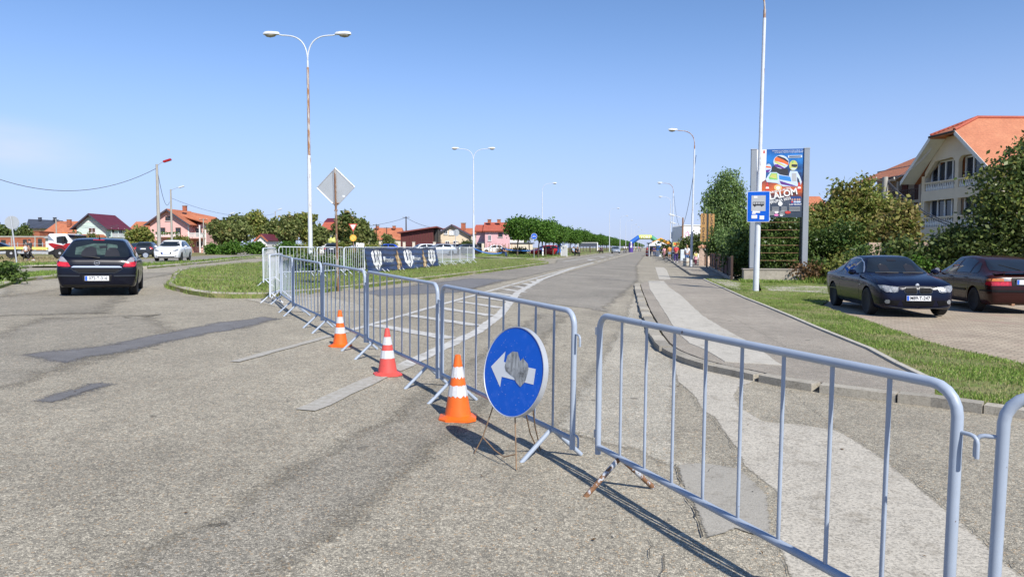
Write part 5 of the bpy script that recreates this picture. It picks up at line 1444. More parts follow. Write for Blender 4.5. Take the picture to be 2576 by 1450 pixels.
mb = MB(); mb.box((0, 0, .85), (.4, .35, 1.1)); mb.build('case', M['cabinet'], t, bevel=.02); mb = MB(); mb.box((0, 0, .15), (.36, .3, .32)); mb.build('plinth', M['pl_grey'], t); mb = MB(); mb.box((.02, -.18, .85), (.33, .012, 1.0)); mb.build('door', M['cabinet'], t)
# ------------------------------------------------------------------ cars: local x right, y forward from the rear bumper, z up
def pchip(xs, ys, q):
    xs, ys = np.array(xs, float), np.array(ys, float); h = np.diff(xs); dl = np.diff(ys) / h
    m = np.zeros(len(xs)); m[0], m[-1] = dl[0], dl[-1]
    for i in range(1, len(xs) - 1):
        if dl[i - 1] * dl[i] > 0:
            w1, w2 = 2 * h[i] + h[i - 1], h[i] + 2 * h[i - 1]; m[i] = (w1 + w2) / (w1 / dl[i - 1] + w2 / dl[i])
    i = np.clip(np.searchsorted(xs, q) - 1, 0, len(h) - 1); t = (q - xs[i]) / h[i]
    return (2 * t**3 - 3 * t**2 + 1) * ys[i] + (t**3 - 2 * t**2 + t) * h[i] * m[i] + (-2 * t**3 + 3 * t**2) * ys[i + 1] + (t**3 - t**2) * h[i] * m[i + 1]

def crm(pts, k):
    """smooth curve through 2-d points"""
    pts = [np.array(p, float) for p in pts]; out_ = []
    for i in range(len(pts) - 1):
        p0 = pts[max(0, i - 1)]; p1 = pts[i]; p2 = pts[i + 1]; p3 = pts[min(len(pts) - 1, i + 2)]
        for j in range(k):
            t = j / k
            a = 0.5 * ((2 * p1) + (-p0 + p2) * t + (2 * p0 - 5 * p1 + 4 * p2 - p3) * t * t + (-p0 + 3 * p1 - 3 * p2 + p3) * t**3)
            out_.append(0.6 * a + 0.4 * (p1 * (1 - t) + p2 * t))
    out_.append(pts[-1]); return out_

def loft_body(st, kx=90):
    """stations (y, z bottom, z belt, z top, half width bottom, belt, top)"""
    st = np.array(st, float); L = st[-1, 0]
    base = np.linspace(0, L, kx); q = np.unique(np.concatenate([base, st[:, 0], np.linspace(0, .25, 14), np.linspace(L - .3, L, 14)]))
    c = [pchip(st[:, 0], st[:, j], q) for j in range(1, 7)]
    rings = []
    for i in range(len(q)):
        zb, zl, zt, wb, wl, wt = (c[j][i] for j in range(6))
        hh = max(zt - zl, .02); cab = min(1, hh / .3)
        ctrl = [(0, zb), (wb * .6, zb), (wb * .93, zb + .015), (wb, zb + .08), (wl * .985 + .005, zb + (zl - zb) * .42), (wl, zb + (zl - zb) * .68), (wl * .985, zl - .05), (wl * .955 - .005 * cab, zl + .012 * cab),
                (wl * .95 * (1 - .5) + wt * .5 + .012, zl + hh * .5), (wt, zt - .055 * cab - .005), (wt * .86, zt - .018 * cab), (wt * .5, zt - .004), (0, zt)]
        rings.append(crm(ctrl, 3))
    n = len(rings[0]); V = []; Fc = []
    for i, r in enumerate(rings):
        for (x, z) in r: V.append((x, q[i], z))
        for (x, z) in r[-2:0:-1]: V.append((-x, q[i], z))
    m = 2 * n - 2
    for i in range(len(q) - 1):
        for k in range(m): Fc.append((i * m + k, i * m + (k + 1) % m, (i + 1) * m + (k + 1) % m, (i + 1) * m + k))
    Fc.append(tuple(range(m))); Fc.append(tuple((len(q) - 1) * m + k for k in range(m - 1, -1, -1)))
    return V, Fc

def clean_bm(V, Fc):
    bm = bmesh.new(); vs = [bm.verts.new(v) for v in V]
    for f in Fc:
        try: bm.faces.new([vs[i] for i in f])
        except ValueError: pass
    bmesh.ops.remove_doubles(bm, verts=bm.verts, dist=1e-5); bmesh.ops.recalc_face_normals(bm, faces=bm.faces)
    return bm

def cut_wheels(V, Fc, wheels, rad, halfw, depth=.26):
    bm = clean_bm(V, Fc); me = bpy.data.meshes.new('tmp'); bm.to_mesh(me); bm.free()
    o = link(bpy.data.objects.new('tmp', me)); cut = MB()
    for (y, zc) in wheels:
        for s in (-1, 1):
            cut.lathe([(rad, s * (halfw - depth)), (rad, s * (halfw + .3))], 40, (0, y, zc), 'X')
    c = cut.build('tmpcut', M['black'])
    md = o.modifiers.new('b', 'BOOLEAN'); md.operation = 'DIFFERENCE'; md.object = c; md.solver = 'EXACT'
    dg = bpy.context.evaluated_depsgraph_get(); dg.update()
    res = bpy.data.meshes.new_from_object(o.evaluated_get(dg))
    bpy.data.objects.remove(o); bpy.data.objects.remove(c)
    return res

class Car:
    def __init__(s, name, label, loc, rotz, paint, st, wheels, wr, track, rim, cat='car', group=None, scale=1.0, low=False):
        s.t = thing(name, label, cat, loc, rotz, group); s.t.scale = (scale,) * 3
        s.L = st[-1][0]; V, Fc = loft_body(st, 40 if low else 90)
        bm = clean_bm(V, Fc); s.bvh = BVHTree.FromBMesh(bm); bm.free()
        s.halfw = max(r[5] for r in st)
        me = cut_wheels(V, Fc, wheels, wr + .045, s.halfw)
        me.name = 'body'; me.materials.clear(); me.materials.append(paint)
        me.polygons.foreach_set('use_smooth', [True] * len(me.polygons)); me.set_sharp_from_angle(angle=R(38))
        s.body = bpy.data.objects.new('body', me); s.body.parent = s.t; link(s.body)
        w0 = None
        for (y, zc) in wheels:
            for sd in (-1, 1):
                if w0 is None:
                    mb = MB(); k = wr
                    mb.lathe([(k * .64, -.085), (k * .70, -.1), (k * .93, -.1), (k, -.075), (k, .075), (k * .93, .1), (k * .70, .1), (k * .64, .085)], 40, (0, 0, 0), 'X'); w0 = mb.build('wheel', M['tyre'], s.t, smooth=40)
                    w = w0
                    mb = MB(); mb.lathe([(k * .70, .078), (k * .66, .088), (k * .62, .075), (k * .6, .02)], 40, (0, 0, 0), 'X', caps=False)
                    ns = 5 if rim != 'multi' else 9
                    for q in range(ns):
                        a = 2 * math.pi * q / ns; ca, sa = math.cos(a), math.sin(a)
                        w1, w2 = (.055, .035) if ns == 5 else (.03, .02)
                        vs = []
                        for (r_, ww, xx) in ((.03, w1, .075), (k * .64, w2, .07), (k * .64, w2, .045), (.03, w1, .04)):
                            for e in (-1, 1): vs.append((xx, r_ * ca - e * ww * sa, r_ * sa + e * ww * ca))
                        mb.add(vs, [(0, 1, 3, 2), (2, 3, 5, 4), (4, 5, 7, 6), (6, 7, 1, 0), (0, 2, 4, 6), (1, 7, 5, 3)])
                    mb.lathe([(.0, .085), (.05, .082), (.055, .06)], 16, (0, 0, 0), 'X', caps=False)
                    w0r = mb.build('rim', M['black_rim'] if rim == 'black' or rim == 'multi_black' else M['alloy'], w0, smooth=40)
                    mb = MB(); mb.lathe([(k * .62, .015), (0, .015)], 30, (0, 0, 0), 'X', caps=False); mb.build('rim_back', M['black'], w0)
                else:
                    w = w0.copy(); link(w)
                    for c in w0.children: d = c.copy(); link(d); d.parent = w
                w.location = (sd * (track - .10), y, zc); w.rotation_euler = (R(17 * y), 0, 0 if sd > 0 else math.pi)
    def panel(s, name, poly, axis, mat, off=.005, both=False, parent=None, cell=.06, thick=.0):
        """an outline laid on the bodywork: axis 'rear'/'front' use (x, z), 'side' uses (y, z), 'top' uses (x, y)"""
        outs = []
        for sgn in ((1, -1) if both else (1,)):
            bm = bmesh.new(); pl = poly
            if axis in ('rear', 'front', 'top') and sgn < 0: pl = [(-a, b) for a, b in poly]
            vs = [bm.verts.new((a, b, 0)) for a, b in pl]; bm.faces.new(vs); bmesh.ops.triangulate(bm, faces=bm.faces[:])
            for ax in (0, 1):
                lo, hi = min(v.co[ax] for v in bm.verts), max(v.co[ax] for v in bm.verts); k = lo + cell
                while k < hi:
                    bmesh.ops.bisect_plane(bm, geom=bm.verts[:] + bm.edges[:] + bm.faces[:], plane_co=(k, 0, 0) if ax == 0 else (0, k, 0), plane_no=(1, 0, 0) if ax == 0 else (0, 1, 0)); k += cell
            bad = []
            for v in bm.verts:
                a, b = v.co.x, v.co.y
                if axis == 'rear': o_, d_ = Vector((a, -2, b)), Vector((0, 1, 0))
                elif axis == 'front': o_, d_ = Vector((a, s.L + 2, b)), Vector((0, -1, 0))
                elif axis == 'top': o_, d_ = Vector((a, b, 4)), Vector((0, 0, -1))
                else: o_, d_ = Vector((sgn * 3, a, b)), Vector((-sgn, 0, 0))
                h = s.bvh.ray_cast(o_, d_)
                if h[0] is None: bad.append(v); continue
                nn = h[1] if h[1].dot(d_) < 0 else -h[1]
                v.co = h[0] + nn * off - d_ * off * .4
            bmesh.ops.delete(bm, geom=bad, context='VERTS')
            bmesh.ops.recalc_face_normals(bm, faces=bm.faces)
            me = bpy.data.meshes.new(name); bm.to_mesh(me); bm.free(); me.materials.append(M[mat] if isinstance(mat, str) else mat)
            me.polygons.foreach_set('use_smooth', [True] * len(me.polygons))
            o = bpy.data.objects.new(name, me); o.parent = parent or s.t; link(o); outs.append(o)
        return outs[0]
    def seam(s, pts, axis='side', both=True, wd=.005, name='panel_gap'):
        """thin dark shut line; an open strip so it follows the metal"""
        pts = [Vector(p) for p in pts]; n = len(pts); lft = []; rgt = []
        for i, p in enumerate(pts):
            t = (pts[min(i + 1, n - 1)] - pts[max(0, i - 1)]).normalized(); q = Vector((-t.y, t.x)) * wd
            lft.append(tuple(p + q)); rgt.append(tuple(p - q))
        s.panel(name, lft + rgt[::-1], axis, 'black', .002, both)
    def plate(s, axis, x, z, text, w_=.52, h_=.115, tilt=0.0, blank=False):
        hit = s.bvh.ray_cast(Vector((x, -2 if axis == 'rear' else s.L + 2, z)), Vector((0, 1 if axis == 'rear' else -1, 0)))[0]
        sg = -1 if axis == 'rear' else 1
        e = bpy.data.objects.new('number_plate', None)
        mb = MB(); mb.box((0, 0, 0), (w_, .012, h_)); p = mb.build('number_plate', M['plate'], s.t, loc=(x, hit.y + sg * .02, z)); bpy.data.objects.remove(e)
        mb = MB(); mb.box((0, .004, 0), (w_ + .03, .012, h_ + .03)); mb.build('plate_frame', M['black'], p)
        mb = MB(); mb.box((-w_ / 2 + .03, -.007, 0), (.05, .004, h_ - .01)); mb.build('country_band', M['plate_blue'], p)
        if not blank:
            o = text_mesh(text, h_ * .95, M['ink'], p, 'lettering', sx=.86, bold=.0015); o.location = (.025, -.008, 0); o.rotation_euler = (UP, 0, 0)
        p.rotation_euler = (tilt * sg, 0, 0 if sg < 0 else math.pi)
        return p
    def mirror(s, y, z, x, mat):
        for sd in (-1, 1):
            mb = MB(); vs = []; n = 10
            for (yy, a_, b_) in ((-.05, .085, .06), (-.02, .1, .075), (.04, .085, .062), (.09, .03, .03)):
                for k in range(n): an = 2 * math.pi * k / n; vs.append((sd * (x + .11) + a_ * math.cos(an), y + yy, z + b_ * math.sin(an)))
            mb.add(vs, [(i * n + k, i * n + (k + 1) % n, (i + 1) * n + (k + 1) % n, (i + 1) * n + k) for i in range(3) for k in range(n)] + [tuple(range(n)), tuple(3 * n + k for k in range(n))])
            mb.tube([(sd * (x - .03), y + .05, z - .05), (sd * (x + .06), y + .02, z - .03)], .025, 6)
            m_ = mb.build('wing_mirror', mat, s.t, smooth=50)
            mb = MB(); mb.prism(circ(.07, 12, sd * (x + .11), z), y - .054, y - .051); mb.build('mirror_glass', M['chrome'], m_)
    def handle(s, y, z, mat='black'):
        for sd in (-1, 1):
            h = s.bvh.ray_cast(Vector((sd * 3, y, z)), Vector((-sd, 0, 0)))[0]
            mb = MB(); mb.tube([(h.x, y - .09, z), (h.x + sd * .03, y - .06, z), (h.x + sd * .03, y + .06, z), (h.x, y + .09, z)], .012, 6); mb.build('door_handle', M[mat] if isinstance(mat, str) else mat, s.t, smooth=60)

ST_HATCH = [(0.0, .36, .60, .64, .60, .70, .48), (0.02, .29, .72, .78, .70, .79, .56), (0.06, .24, .82, .90, .78, .845, .62), (0.11, .22, .88, .97, .80, .865, .66), (0.17, .21, .905, 1.03, .82, .872, .665), (0.40, .2, .92, 1.24, .84, .878, .63),
            (0.58, .19, .92, 1.375, .84, .878, .60), (0.70, .19, .92, 1.415, .84, .878, .595), (1.0, .19, .92, 1.445, .84, .878, .59), (1.7, .19, .905, 1.46, .84, .878, .585), (2.3, .19, .895, 1.43, .84, .878, .575), (2.7, .19, .89, 1.30, .84, .878, .58), (3.2, .19, .885, 1.03, .84, .873, .62),
            (3.35, .19, .875, .97, .83, .868, .66), (3.7, .19, .83, .91, .82, .86, .64), (4.0, .2, .76, .83, .78, .82, .58), (4.15, .22, .68, .74, .72, .76, .5), (4.23, .28, .58, .63, .62, .66, .4), (4.25, .36, .52, .55, .5, .55, .3)]

# ---- black hatchback driving away on the left
def hatch_black():
    base = D(241, 17.4)
    c = Car('parked_car', 'black hatchback seen from behind turning left past the grass island', (base.x, base.y, base.z + .004), R(34.8), M['car_black'], ST_HATCH, [(.78, .31), (3.4, .31)], .31, .86, 'alloy', scale=.955)
    c.t.name = 'car'
    c.t.rotation_euler = (0, math.atan2(zg(base.x - .8) - zg(base.x + .8), 1.6) * .8, R(34.8))
    c.panel('rear_window', [(-.60, 1.335), (-.3, 1.375), (.3, 1.375), (.60, 1.335), (.70, 1.03), (.69, .985), (.62, .965), (.3, .95), (-.3, .95), (-.62, .965), (-.69, .985), (-.70, 1.03)], 'rear', 'car_glass', .005)
    # what shows through the rear window: seats, mirror and the bright windscreen beyond
    for nm, pl, m_ in (('windscreen_glimpse', [(-.48, 1.2), (-.1, 1.3), (.18, 1.3), (.18, 1.02), (-.48, 1.02)], 'see'), ('windscreen_glimpse', [(.2, 1.3), (.42, 1.27), (.44, 1.2), (.3, 1.14), (.2, 1.06)], 'see'),
                       ('seat', [(-.36, .99), (-.34, 1.1), (-.26, 1.2), (-.14, 1.23), (-.04, 1.18), (0, 1.02), (0, .98)], 'ink2'), ('seat', [(.16, .98), (.18, 1.12), (.26, 1.2), (.4, 1.2), (.47, 1.1), (.5, .99)], 'ink2'), ('inner_mirror', [(.02, 1.24), (.2, 1.25), (.21, 1.19), (.04, 1.18)], 'ink2')):
        c.panel(nm, pl, 'rear', m_, .0075 if m_ == 'see' else .0095)
    c.panel('brake_light', [(-.13, 1.40), (.13, 1.40), (.125, 1.378), (-.125, 1.378)], 'rear', 'lamp_red', .012)
    c.panel('tail_light', [(.565, .735), (.60, .80), (.66, .885), (.73, .955), (.80, .965), (.845, .93), (.86, .86), (.852, .775), (.82, .742), (.70, .73)], 'rear', 'lamp_red', .008, True)
    c.panel('tail_light_top', [(.628, .845), (.66, .89), (.73, .962), (.80, .972), (.848, .935), (.862, .865), (.8, .856), (.7, .845)], 'rear', 'lamp_grey', .011, True)
    c.panel('chrome_strip', [(-.50, .752), (.50, .752), (.54, .728), (.545, .712), (-.545, .712), (-.54, .728)], 'rear', 'chrome', .016)
    c.panel('boot_recess', [(-.50, .685), (.50, .685), (.46, .63), (.38, .60), (-.38, .60), (-.46, .63)], 'rear', 'bumper', .004)
    c.panel('boot_lip', [(-.48, .645), (-.39, .595), (.39, .595), (.48, .645), (.47, .625), (.39, .58), (-.39, .58), (-.47, .625)], 'rear', 'car_grey', .01)
    for sd in (1, -1): c.panel('bumper_strip', [(sd * .36, .525), (sd * .80, .535), (sd * .845, .52), (sd * .845, .497), (sd * .38, .49)], 'rear', 'car_grey', .014)
    c.panel('plate_recess', [(-.33, .53), (.33, .53), (.30, .37), (-.30, .37)], 'rear', 'bumper', .004)
    c.plate('rear', 0, .45, '072-T-316')
    hit = c.bvh.ray_cast(Vector((0, -2, .825)), Vector((0, 1, 0)))[0]
    mb = MB(); ring = [(.058 * math.cos(a), -.012, .05 * math.sin(a)) for a in np.linspace(0, 2 * math.pi, 25)]
    mb.tube(ring, .0065, 6, caps=False); mb.add([(-.078, -.014, -.008), (0.0, -.014, .012), (.012, -.014, .004), (.078, -.014, .008), (0, -.014, -.012), (-.012, -.014, -.004)], [(0, 1, 2, 3, 4, 5)]); mb.build('emblem', M['chrome'], c.t, loc=(hit.x, hit.y - .004, hit.z))
    mb = MB(); h0 = c.bvh.ray_cast(Vector((-.32, -2, .972)), Vector((0, 1, 0)))[0]; h1 = c.bvh.ray_cast(Vector((.06, -2, .955)), Vector((0, 1, 0)))[0]
    mb.tube([h1 + Vector((0, -.03, -.005)), (h0 + h1) / 2 + Vector((0, -.035, .012)), h0 + Vector((0, -.02, .012))], [.02, .013, .007], 8); mb.build('wiper', M['black'], c.t, smooth=60)
    mb = MB(); mb.tube([(0, .80, 1.42), (0, .62, 1.52)], [.014, .006], 6); mb.box((0, .82, 1.425), (.05, .12, .02)); mb.build('aerial', M['black'], c.t)
    sw = [(.62, 1.0), (.70, 1.2), (.82, 1.34), (1.1, 1.37), (1.75, 1.385), (2.25, 1.36), (2.55, 1.26), (3.0, 1.02), (2.95, .965), (1.9, .965), (.75, .975)]
    c.panel('side_window', [(.66, 1.0), (.72, 1.17), (.86, 1.32), (1.1, 1.36), (1.15, .985), (.75, .985)], 'side', 'car_glass', .005, True)
    c.panel('side_window', [(1.2, 1.365), (1.72, 1.38), (1.76, .98), (1.2, .985)], 'side', 'car_glass', .005, True)
    c.panel('side_window', [(1.82, 1.38), (2.25, 1.35), (2.55, 1.25), (2.92, 1.03), (2.9, .97), (1.84, .975)], 'side', 'car_glass', .005, True)
    c.seam([(1.16, .95), (1.12, .7), (1.3, .4), (1.35, .3)]); c.seam([(1.8, .96), (1.82, .6), (1.84, .28)]); c.seam([(2.95, .94), (3.0, .65), (2.9, .3)])
    c.seam([(-.57, .70), (-.45, .60), (-.36, .56)], 'rear', True); c.seam([(-.84, .70), (-.6, .705)], 'rear', True)
    c.panel('underbody', [(-.72, .30), (.72, .30), (.66, .2), (-.66, .2)], 'rear', 'black', .006)
    c.mirror(2.82, 1.0, .86, M['car_black']); c.handle(1.32, .86, M['car_black']); c.handle(1.98, .86, M['car_black'])
    mb = MB(); mb.box((0, 1.9, .24), (1.35, 2.6, .1)); mb.tube([(-.25, .5, .24), (-.25, .12, .235)], .03, 8); mb.build('chassis', M['black'], c.t)
    for y in (.78, 3.4):
        mb = MB(); mb.tube([(-.7, y, .3), (.7, y, .3)], .04, 6); mb.build('axle', M['black'], c.t)
M['see'] = plain('tinted_view', (0.055, 0.085, 0.075), 0.12, var=.5, scale=5); M['ink2'] = plain('seat_dark', (0.012, 0.013, 0.018), 0.5)
hatch_black()

# ---- dark blue coupe parked on the pavers
ST_COUPE = [(0.0, .42, .62, .66, .5, .62, .4), (0.04, .32, .78, .84, .68, .77, .55), (0.10, .26, .88, .95, .76, .83, .62), (0.25, .22, .92, 1.0, .82, .87, .66), (0.55, .2, .925, 1.04, .84, .884, .65), (0.8, .19, .925, 1.16, .845, .886, .60), (1.15, .18, .92, 1.31, .845, .886, .565), (1.5, .18, .91, 1.39, .845, .884, .555),
            (1.9, .18, .905, 1.41, .845, .88, .55), (2.3, .18, .90, 1.385, .84, .878, .545), (2.65, .18, .895, 1.27, .84, .876, .56), (3.05, .18, .885, 1.05, .84, .873, .63), (3.2, .18, .875, .985, .84, .87, .68), (3.6, .18, .84, .93, .83, .868, .66), (3.95, .18, .79, .87, .81, .85, .62), (4.18, .19, .735, .80, .77, .80, .56), (4.29, .2, .67, .73, .70, .73, .5), (4.345, .22, .58, .64, .62, .65, .42), (4.37, .30, .48, .52, .55, .58, .35)]
def coupe():
    fl = P(2215, 794); ang = R(-177); hd = Vector((-math.sin(ang), math.cos(ang))); rt_ = Vector((math.cos(ang), math.sin(ang)))
    cpos = fl.xy - rt_ * .78 - hd * 3.62       # its right front wheel is the one nearest the camera
    cpos = fl.xy - rt_ * .80 - hd * 3.60 - Vector((.25, 0))
    c = Car('car', 'dark navy coupe with black wheels facing the camera, parked on the pavers', (cpos.x, cpos.y, zg(cpos.x) + .035), ang, M['car_navy'], ST_COUPE, [(.86, .325), (3.55, .325)], .325, .875, 'multi_black')
    ws = [(-.60, 1.325), (-.3, 1.37), (.3, 1.37), (.60, 1.325), (.78, .985), (.4, .965), (-.4, .965), (-.78, .985)]
    c.panel('windscreen', [(-.50, 1.325), (-.25, 1.355), (.25, 1.355), (.50, 1.325), (.685, 1.0), (.4, .985), (-.4, .985), (-.685, 1.0)], 'front', 'car_glass', .006)
    for nm, pl in (('seat', [(-.42, 1.02), (-.4, 1.16), (-.3, 1.2), (-.2, 1.16), (-.18, 1.02)]), ('seat', [(.18, 1.02), (.2, 1.16), (.3, 1.2), (.4, 1.16), (.42, 1.02)])): c.panel(nm, pl, 'front', 'ink2', .009)
    c.panel('inner_mirror', [(-.1, 1.31), (.1, 1.31), (.1, 1.26), (-.1, 1.26)], 'front', 'ink2', .01)
    c.panel('headlight', [(.415, .70), (.60, .718), (.72, .735), (.80, .74), (.775, .66), (.70, .595), (.52, .575), (.44, .59)], 'front', 'lamp_clear', .008, True)
    for x, r in ((.66, .062), (.515, .056)):
        for sd in (1, -1):
            c.panel('headlight_ring', circ(r, 18, sd * x, .645), 'front', 'lamp_grey', .011); c.panel('headlight_bulb', circ(r * .7, 16, sd * x, .645), 'front', 'lamp_clear', .014)
    for sd in (1, -1):
        c.panel('grille_frame', [(sd * .015, .70), (sd * .28, .695), (sd * .315, .65), (sd * .30, .57), (sd * .25, .545), (sd * .04, .54), (sd * .015, .57)], 'front', 'car_grey', .008)
        c.panel('grille', [(sd * .035, .685), (sd * .265, .68), (sd * .295, .645), (sd * .28, .58), (sd * .24, .56), (sd * .055, .555), (sd * .035, .575)], 'front', 'grille', .013)
        for k in range(7): 
            x = .06 + k * .03; c.panel('grille_bar', [(sd * x, .68), (sd * (x + .006), .68), (sd * (x + .006), .56), (sd * x, .56)], 'front', 'bumper', .018)
        c.panel('side_intake', [(sd * .40, .395), (sd * .62, .40), (sd * .68, .37), (sd * .66, .30), (sd * .44, .29)], 'front', 'grille', .006)
        c.panel('fog_light', circ(.048, 18, sd * .655, .37), 'front', 'lamp_clear', .014)
        c.panel('splitter', [(sd * .02, .235), (sd * .45, .25), (sd * .70, .28), (sd * .70, .262), (sd * .45, .225), (sd * .02, .215)], 'front', 'car_grey', .016)
    c.panel('lower_grille', [(-.36, .40), (.36, .40), (.31, .28), (-.31, .28)], 'front', 'grille', .006)
    c.plate('front', 0, .45, 'M89-T-247')
    hit = c.bvh.ray_cast(Vector((0, 9, .735)), Vector((0, -1, 0)))[0]
    mb = MB(); mb.lathe([(.041, 0), (.041, .006), (.03, .009)], 24, (0, 0, 0), 'Y'); em = mb.build('emblem', M['chrome'], c.t, loc=hit + Vector((0, .002, .005)))
    c.panel('side_window', [(1.02, 1.02), (1.15, 1.16), (1.32, 1.25), (1.42, 1.275), (1.44, .98), (1.06, .985)], 'side', 'car_glass', .005, True)
    c.panel('side_window', [(1.5, 1.29), (1.85, 1.325), (2.2, 1.31), (2.5, 1.22), (2.9, 1.02), (2.88, .97), (1.52, .98)], 'side', 'car_glass', .005, True)
    c.panel('window_trim', [(.98, 1.02), (1.13, 1.18), (1.32, 1.275), (1.6, 1.325), (1.85, 1.345), (2.2, 1.33), (2.52, 1.235), (2.95, 1.0), (2.93, .985), (2.5, 1.22), (2.2, 1.315), (1.85, 1.33), (1.6, 1.31), (1.32, 1.26), (1.15, 1.165), (1.02, 1.02)], 'side', 'chrome', .008, True)
    c.seam([(1.5, .95), (1.46, .75), (1.5, .5), (1.62, .3), (1.65, .24)]); c.seam([(2.96, .95), (3.0, .7), (2.96, .4), (2.92, .24)])
    c.seam([(.80, .74), (.74, .86), (.70, .96)], 'front', True); c.seam([(-.42, .705), (0, .725), (.42, .705)], 'front', False)
    c.panel('side_flash', [(.6, .52), (3.0, .53), (3.0, .515), (.6, .50)], 'side', 'car_grey', .004, True)
    c.panel('indicator', [(3.02, .71), (3.14, .72), (3.14, .70), (3.03, .69)], 'side', 'lamp_grey', .006, True)
    for x0, x1 in ((-.55, -.08), (.02, .55)):
        h0, h1 = (c.bvh.ray_cast(Vector((x, 9, .995)), Vector((0, -1, 0)))[0] for x in (x0, x1)); mb = MB(); mb.tube([h0 + Vector((0, .02, 0)), (h0 + h1) / 2 + Vector((0, .03, .004)), h1 + Vector((0, .02, .0))], .009, 6); mb.build('wiper', M['black'], c.t)
    c.mirror(2.8, 1.0, .86, M['car_navy']); c.handle(1.68, .83, M['car_navy'])
    mb = MB(); mb.box((0, 2.2, .25), (1.3, 2.4, .1)); mb.build('chassis', M['black'], c.t)
coupe()

# ---- maroon liftback at the right edge
ST_LIFT = [(0.0, .38, .60, .66, .55, .68, .45), (0.03, .29, .76, .82, .70, .79, .58), (0.08, .24, .86, .93, .78, .84, .66), (0.16, .22, .915, .985, .81, .865, .70), (0.30, .21, .935, 1.02, .83, .876, .68), (0.65, .2, .94, 1.17, .84, .88, .62), (1.05, .19, .935, 1.33, .845, .882, .58), (1.4, .19, .93, 1.40, .845, .882, .565), (1.9, .19, .925, 1.43, .845, .88, .56),
           (2.4, .19, .915, 1.41, .84, .878, .555), (2.8, .19, .905, 1.28, .84, .876, .56), (3.25, .19, .895, 1.04, .84, .873, .63), (3.4, .19, .885, .98, .84, .87, .68), (3.9, .19, .84, .91, .82, .86, .66), (4.25, .2, .77, .83, .78, .81, .6), (4.42, .23, .68, .73, .7, .73, .5), (4.5, .3, .56, .6, .55, .6, .35)]
def liftback():
    rl = P(2454, 785); ang = R(2.0); hd = Vector((-math.sin(ang), math.cos(ang))); rt_ = Vector((math.cos(ang), math.sin(ang)))
    cpos = rl.xy + rt_ * .80 - hd * .86
    c = Car('car', 'dark maroon liftback with a rear spoiler, cut off by the right edge', (cpos.x, cpos.y, zg(cpos.x) + .035), ang, M['car_maroon'], ST_LIFT, [(.88, .31), (3.52, .31)], .31, .86, 'alloy')
    c.panel('rear_window', [(-.52, 1.32), (.52, 1.32), (.66, 1.06), (.5, 1.04), (-.5, 1.04), (-.66, 1.06)], 'rear', 'car_glass', .006)
    c.panel('side_window', [(.78, 1.05), (.98, 1.22), (1.08, 1.25), (1.12, .99), (.8, .99)], 'side', 'car_glass', .005, True)
    c.panel('side_window', [(1.2, 1.28), (1.5, 1.335), (1.95, 1.345), (1.98, .985), (1.2, .99)], 'side', 'car_glass', .005, True)
    c.panel('side_window', [(2.06, 1.345), (2.35, 1.33), (2.62, 1.22), (3.02, 1.03), (3.0, .975), (2.06, .985)], 'side', 'car_glass', .005, True)
    c.seam([(1.15, .96), (1.1, .75), (1.28, .42), (1.35, .28)]); c.seam([(2.02, .97), (2.05, .6), (2.05, .26)]); c.seam([(3.05, .95), (3.08, .7), (3.0, .28)])
    for sd in (1, -1):
        c.panel('tail_light', [(sd * .38, .80), (sd * .83, .79), (sd * .85, .70), (sd * .38, .70)], 'rear', 'lamp_red', .008)
        c.panel('tail_light_amber', [(sd * .38, .875), (sd * .78, .87), (sd * .81, .805), (sd * .38, .805)], 'rear', 'lamp_amber', .008)
        c.panel('reverse_light', [(sd * .39, .87), (sd * .54, .87), (sd * .54, .815), (sd * .39, .815)], 'rear', 'lamp_grey', .012)
    c.panel('tail_light_side', [(.06, .80), (.19, .79), (.22, .72), (.04, .71)], 'side', 'lamp_red', .009, True); c.panel('tail_light_side', [(.08, .87), (.17, .865), (.2, .81), (.07, .805)], 'side', 'lamp_amber', .009, True)
    c.panel('plate_recess', [(-.36, .89), (.36, .89), (.36, .70), (-.36, .70)], 'rear', 'bumper', .004)
    c.plate('rear', 0, .79, 'M72')
    c.panel('bumper_strip', [(-.80, .60), (.80, .60), (.80, .55), (-.80, .55)], 'rear', 'bumper', .014); c.panel('bumper_strip', [(.02, .60), (.5, .59), (.5, .55), (.02, .55)], 'side', 'bumper', .014, True)
    c.panel('side_moulding', [(1.3, .57), (3.1, .57), (3.1, .52), (1.3, .52)], 'side', 'bumper', .012, True)
    mb = MB(); vs = []
    sec = [(.02, 1.03), (.12, 1.06), (.24, 1.05), (.14, 1.035)]
    for k in range(13):
        x = -.70 + 1.4 * k / 12; e = .05 * (abs(x) / .7) ** 3
        for y, z in sec: vs.append((x, y + e, z - e))
    mb.add(vs, [(k * 4 + j, k * 4 + (j + 1) % 4, (k + 1) * 4 + (j + 1) % 4, (k + 1) * 4 + j) for k in range(12) for j in range(4)] + [(0, 1, 2, 3), (48, 49, 50, 51)])
    for x in (-.5, 0, .5): mb.box((x, .16, 1.0), (.04, .08, .09))
    mb.build('spoiler', M['car_maroon'], c.t)
    h0 = c.bvh.ray_cast(Vector((0, -2, 1.07)), Vector((0, 1, 0)))[0]; h1 = c.bvh.ray_cast(Vector((-.36, -2, 1.2)), Vector((0, 1, 0)))[0]
    mb = MB(); mb.tube([h0 + Vector((0, -.03, 0)), h1 + Vector((0, -.02, 0))], .014, 6); mb.build('wiper', M['black'], c.t)
    mb = MB(); mb.tube([(-.3, .5, .25), (-.3, .05, .24)], .04, 10); mb.build('exhaust', M['rust'], c.t, smooth=50)
    c.mirror(2.92, 1.0, .86, M['car_maroon']); c.handle(1.32, .86); c.handle(2.2, .86)
    mb = MB(); mb.box((0, 2.2, .25), (1.3, 2.6, .1)); mb.build('chassis', M['black'], c.t)
liftback()

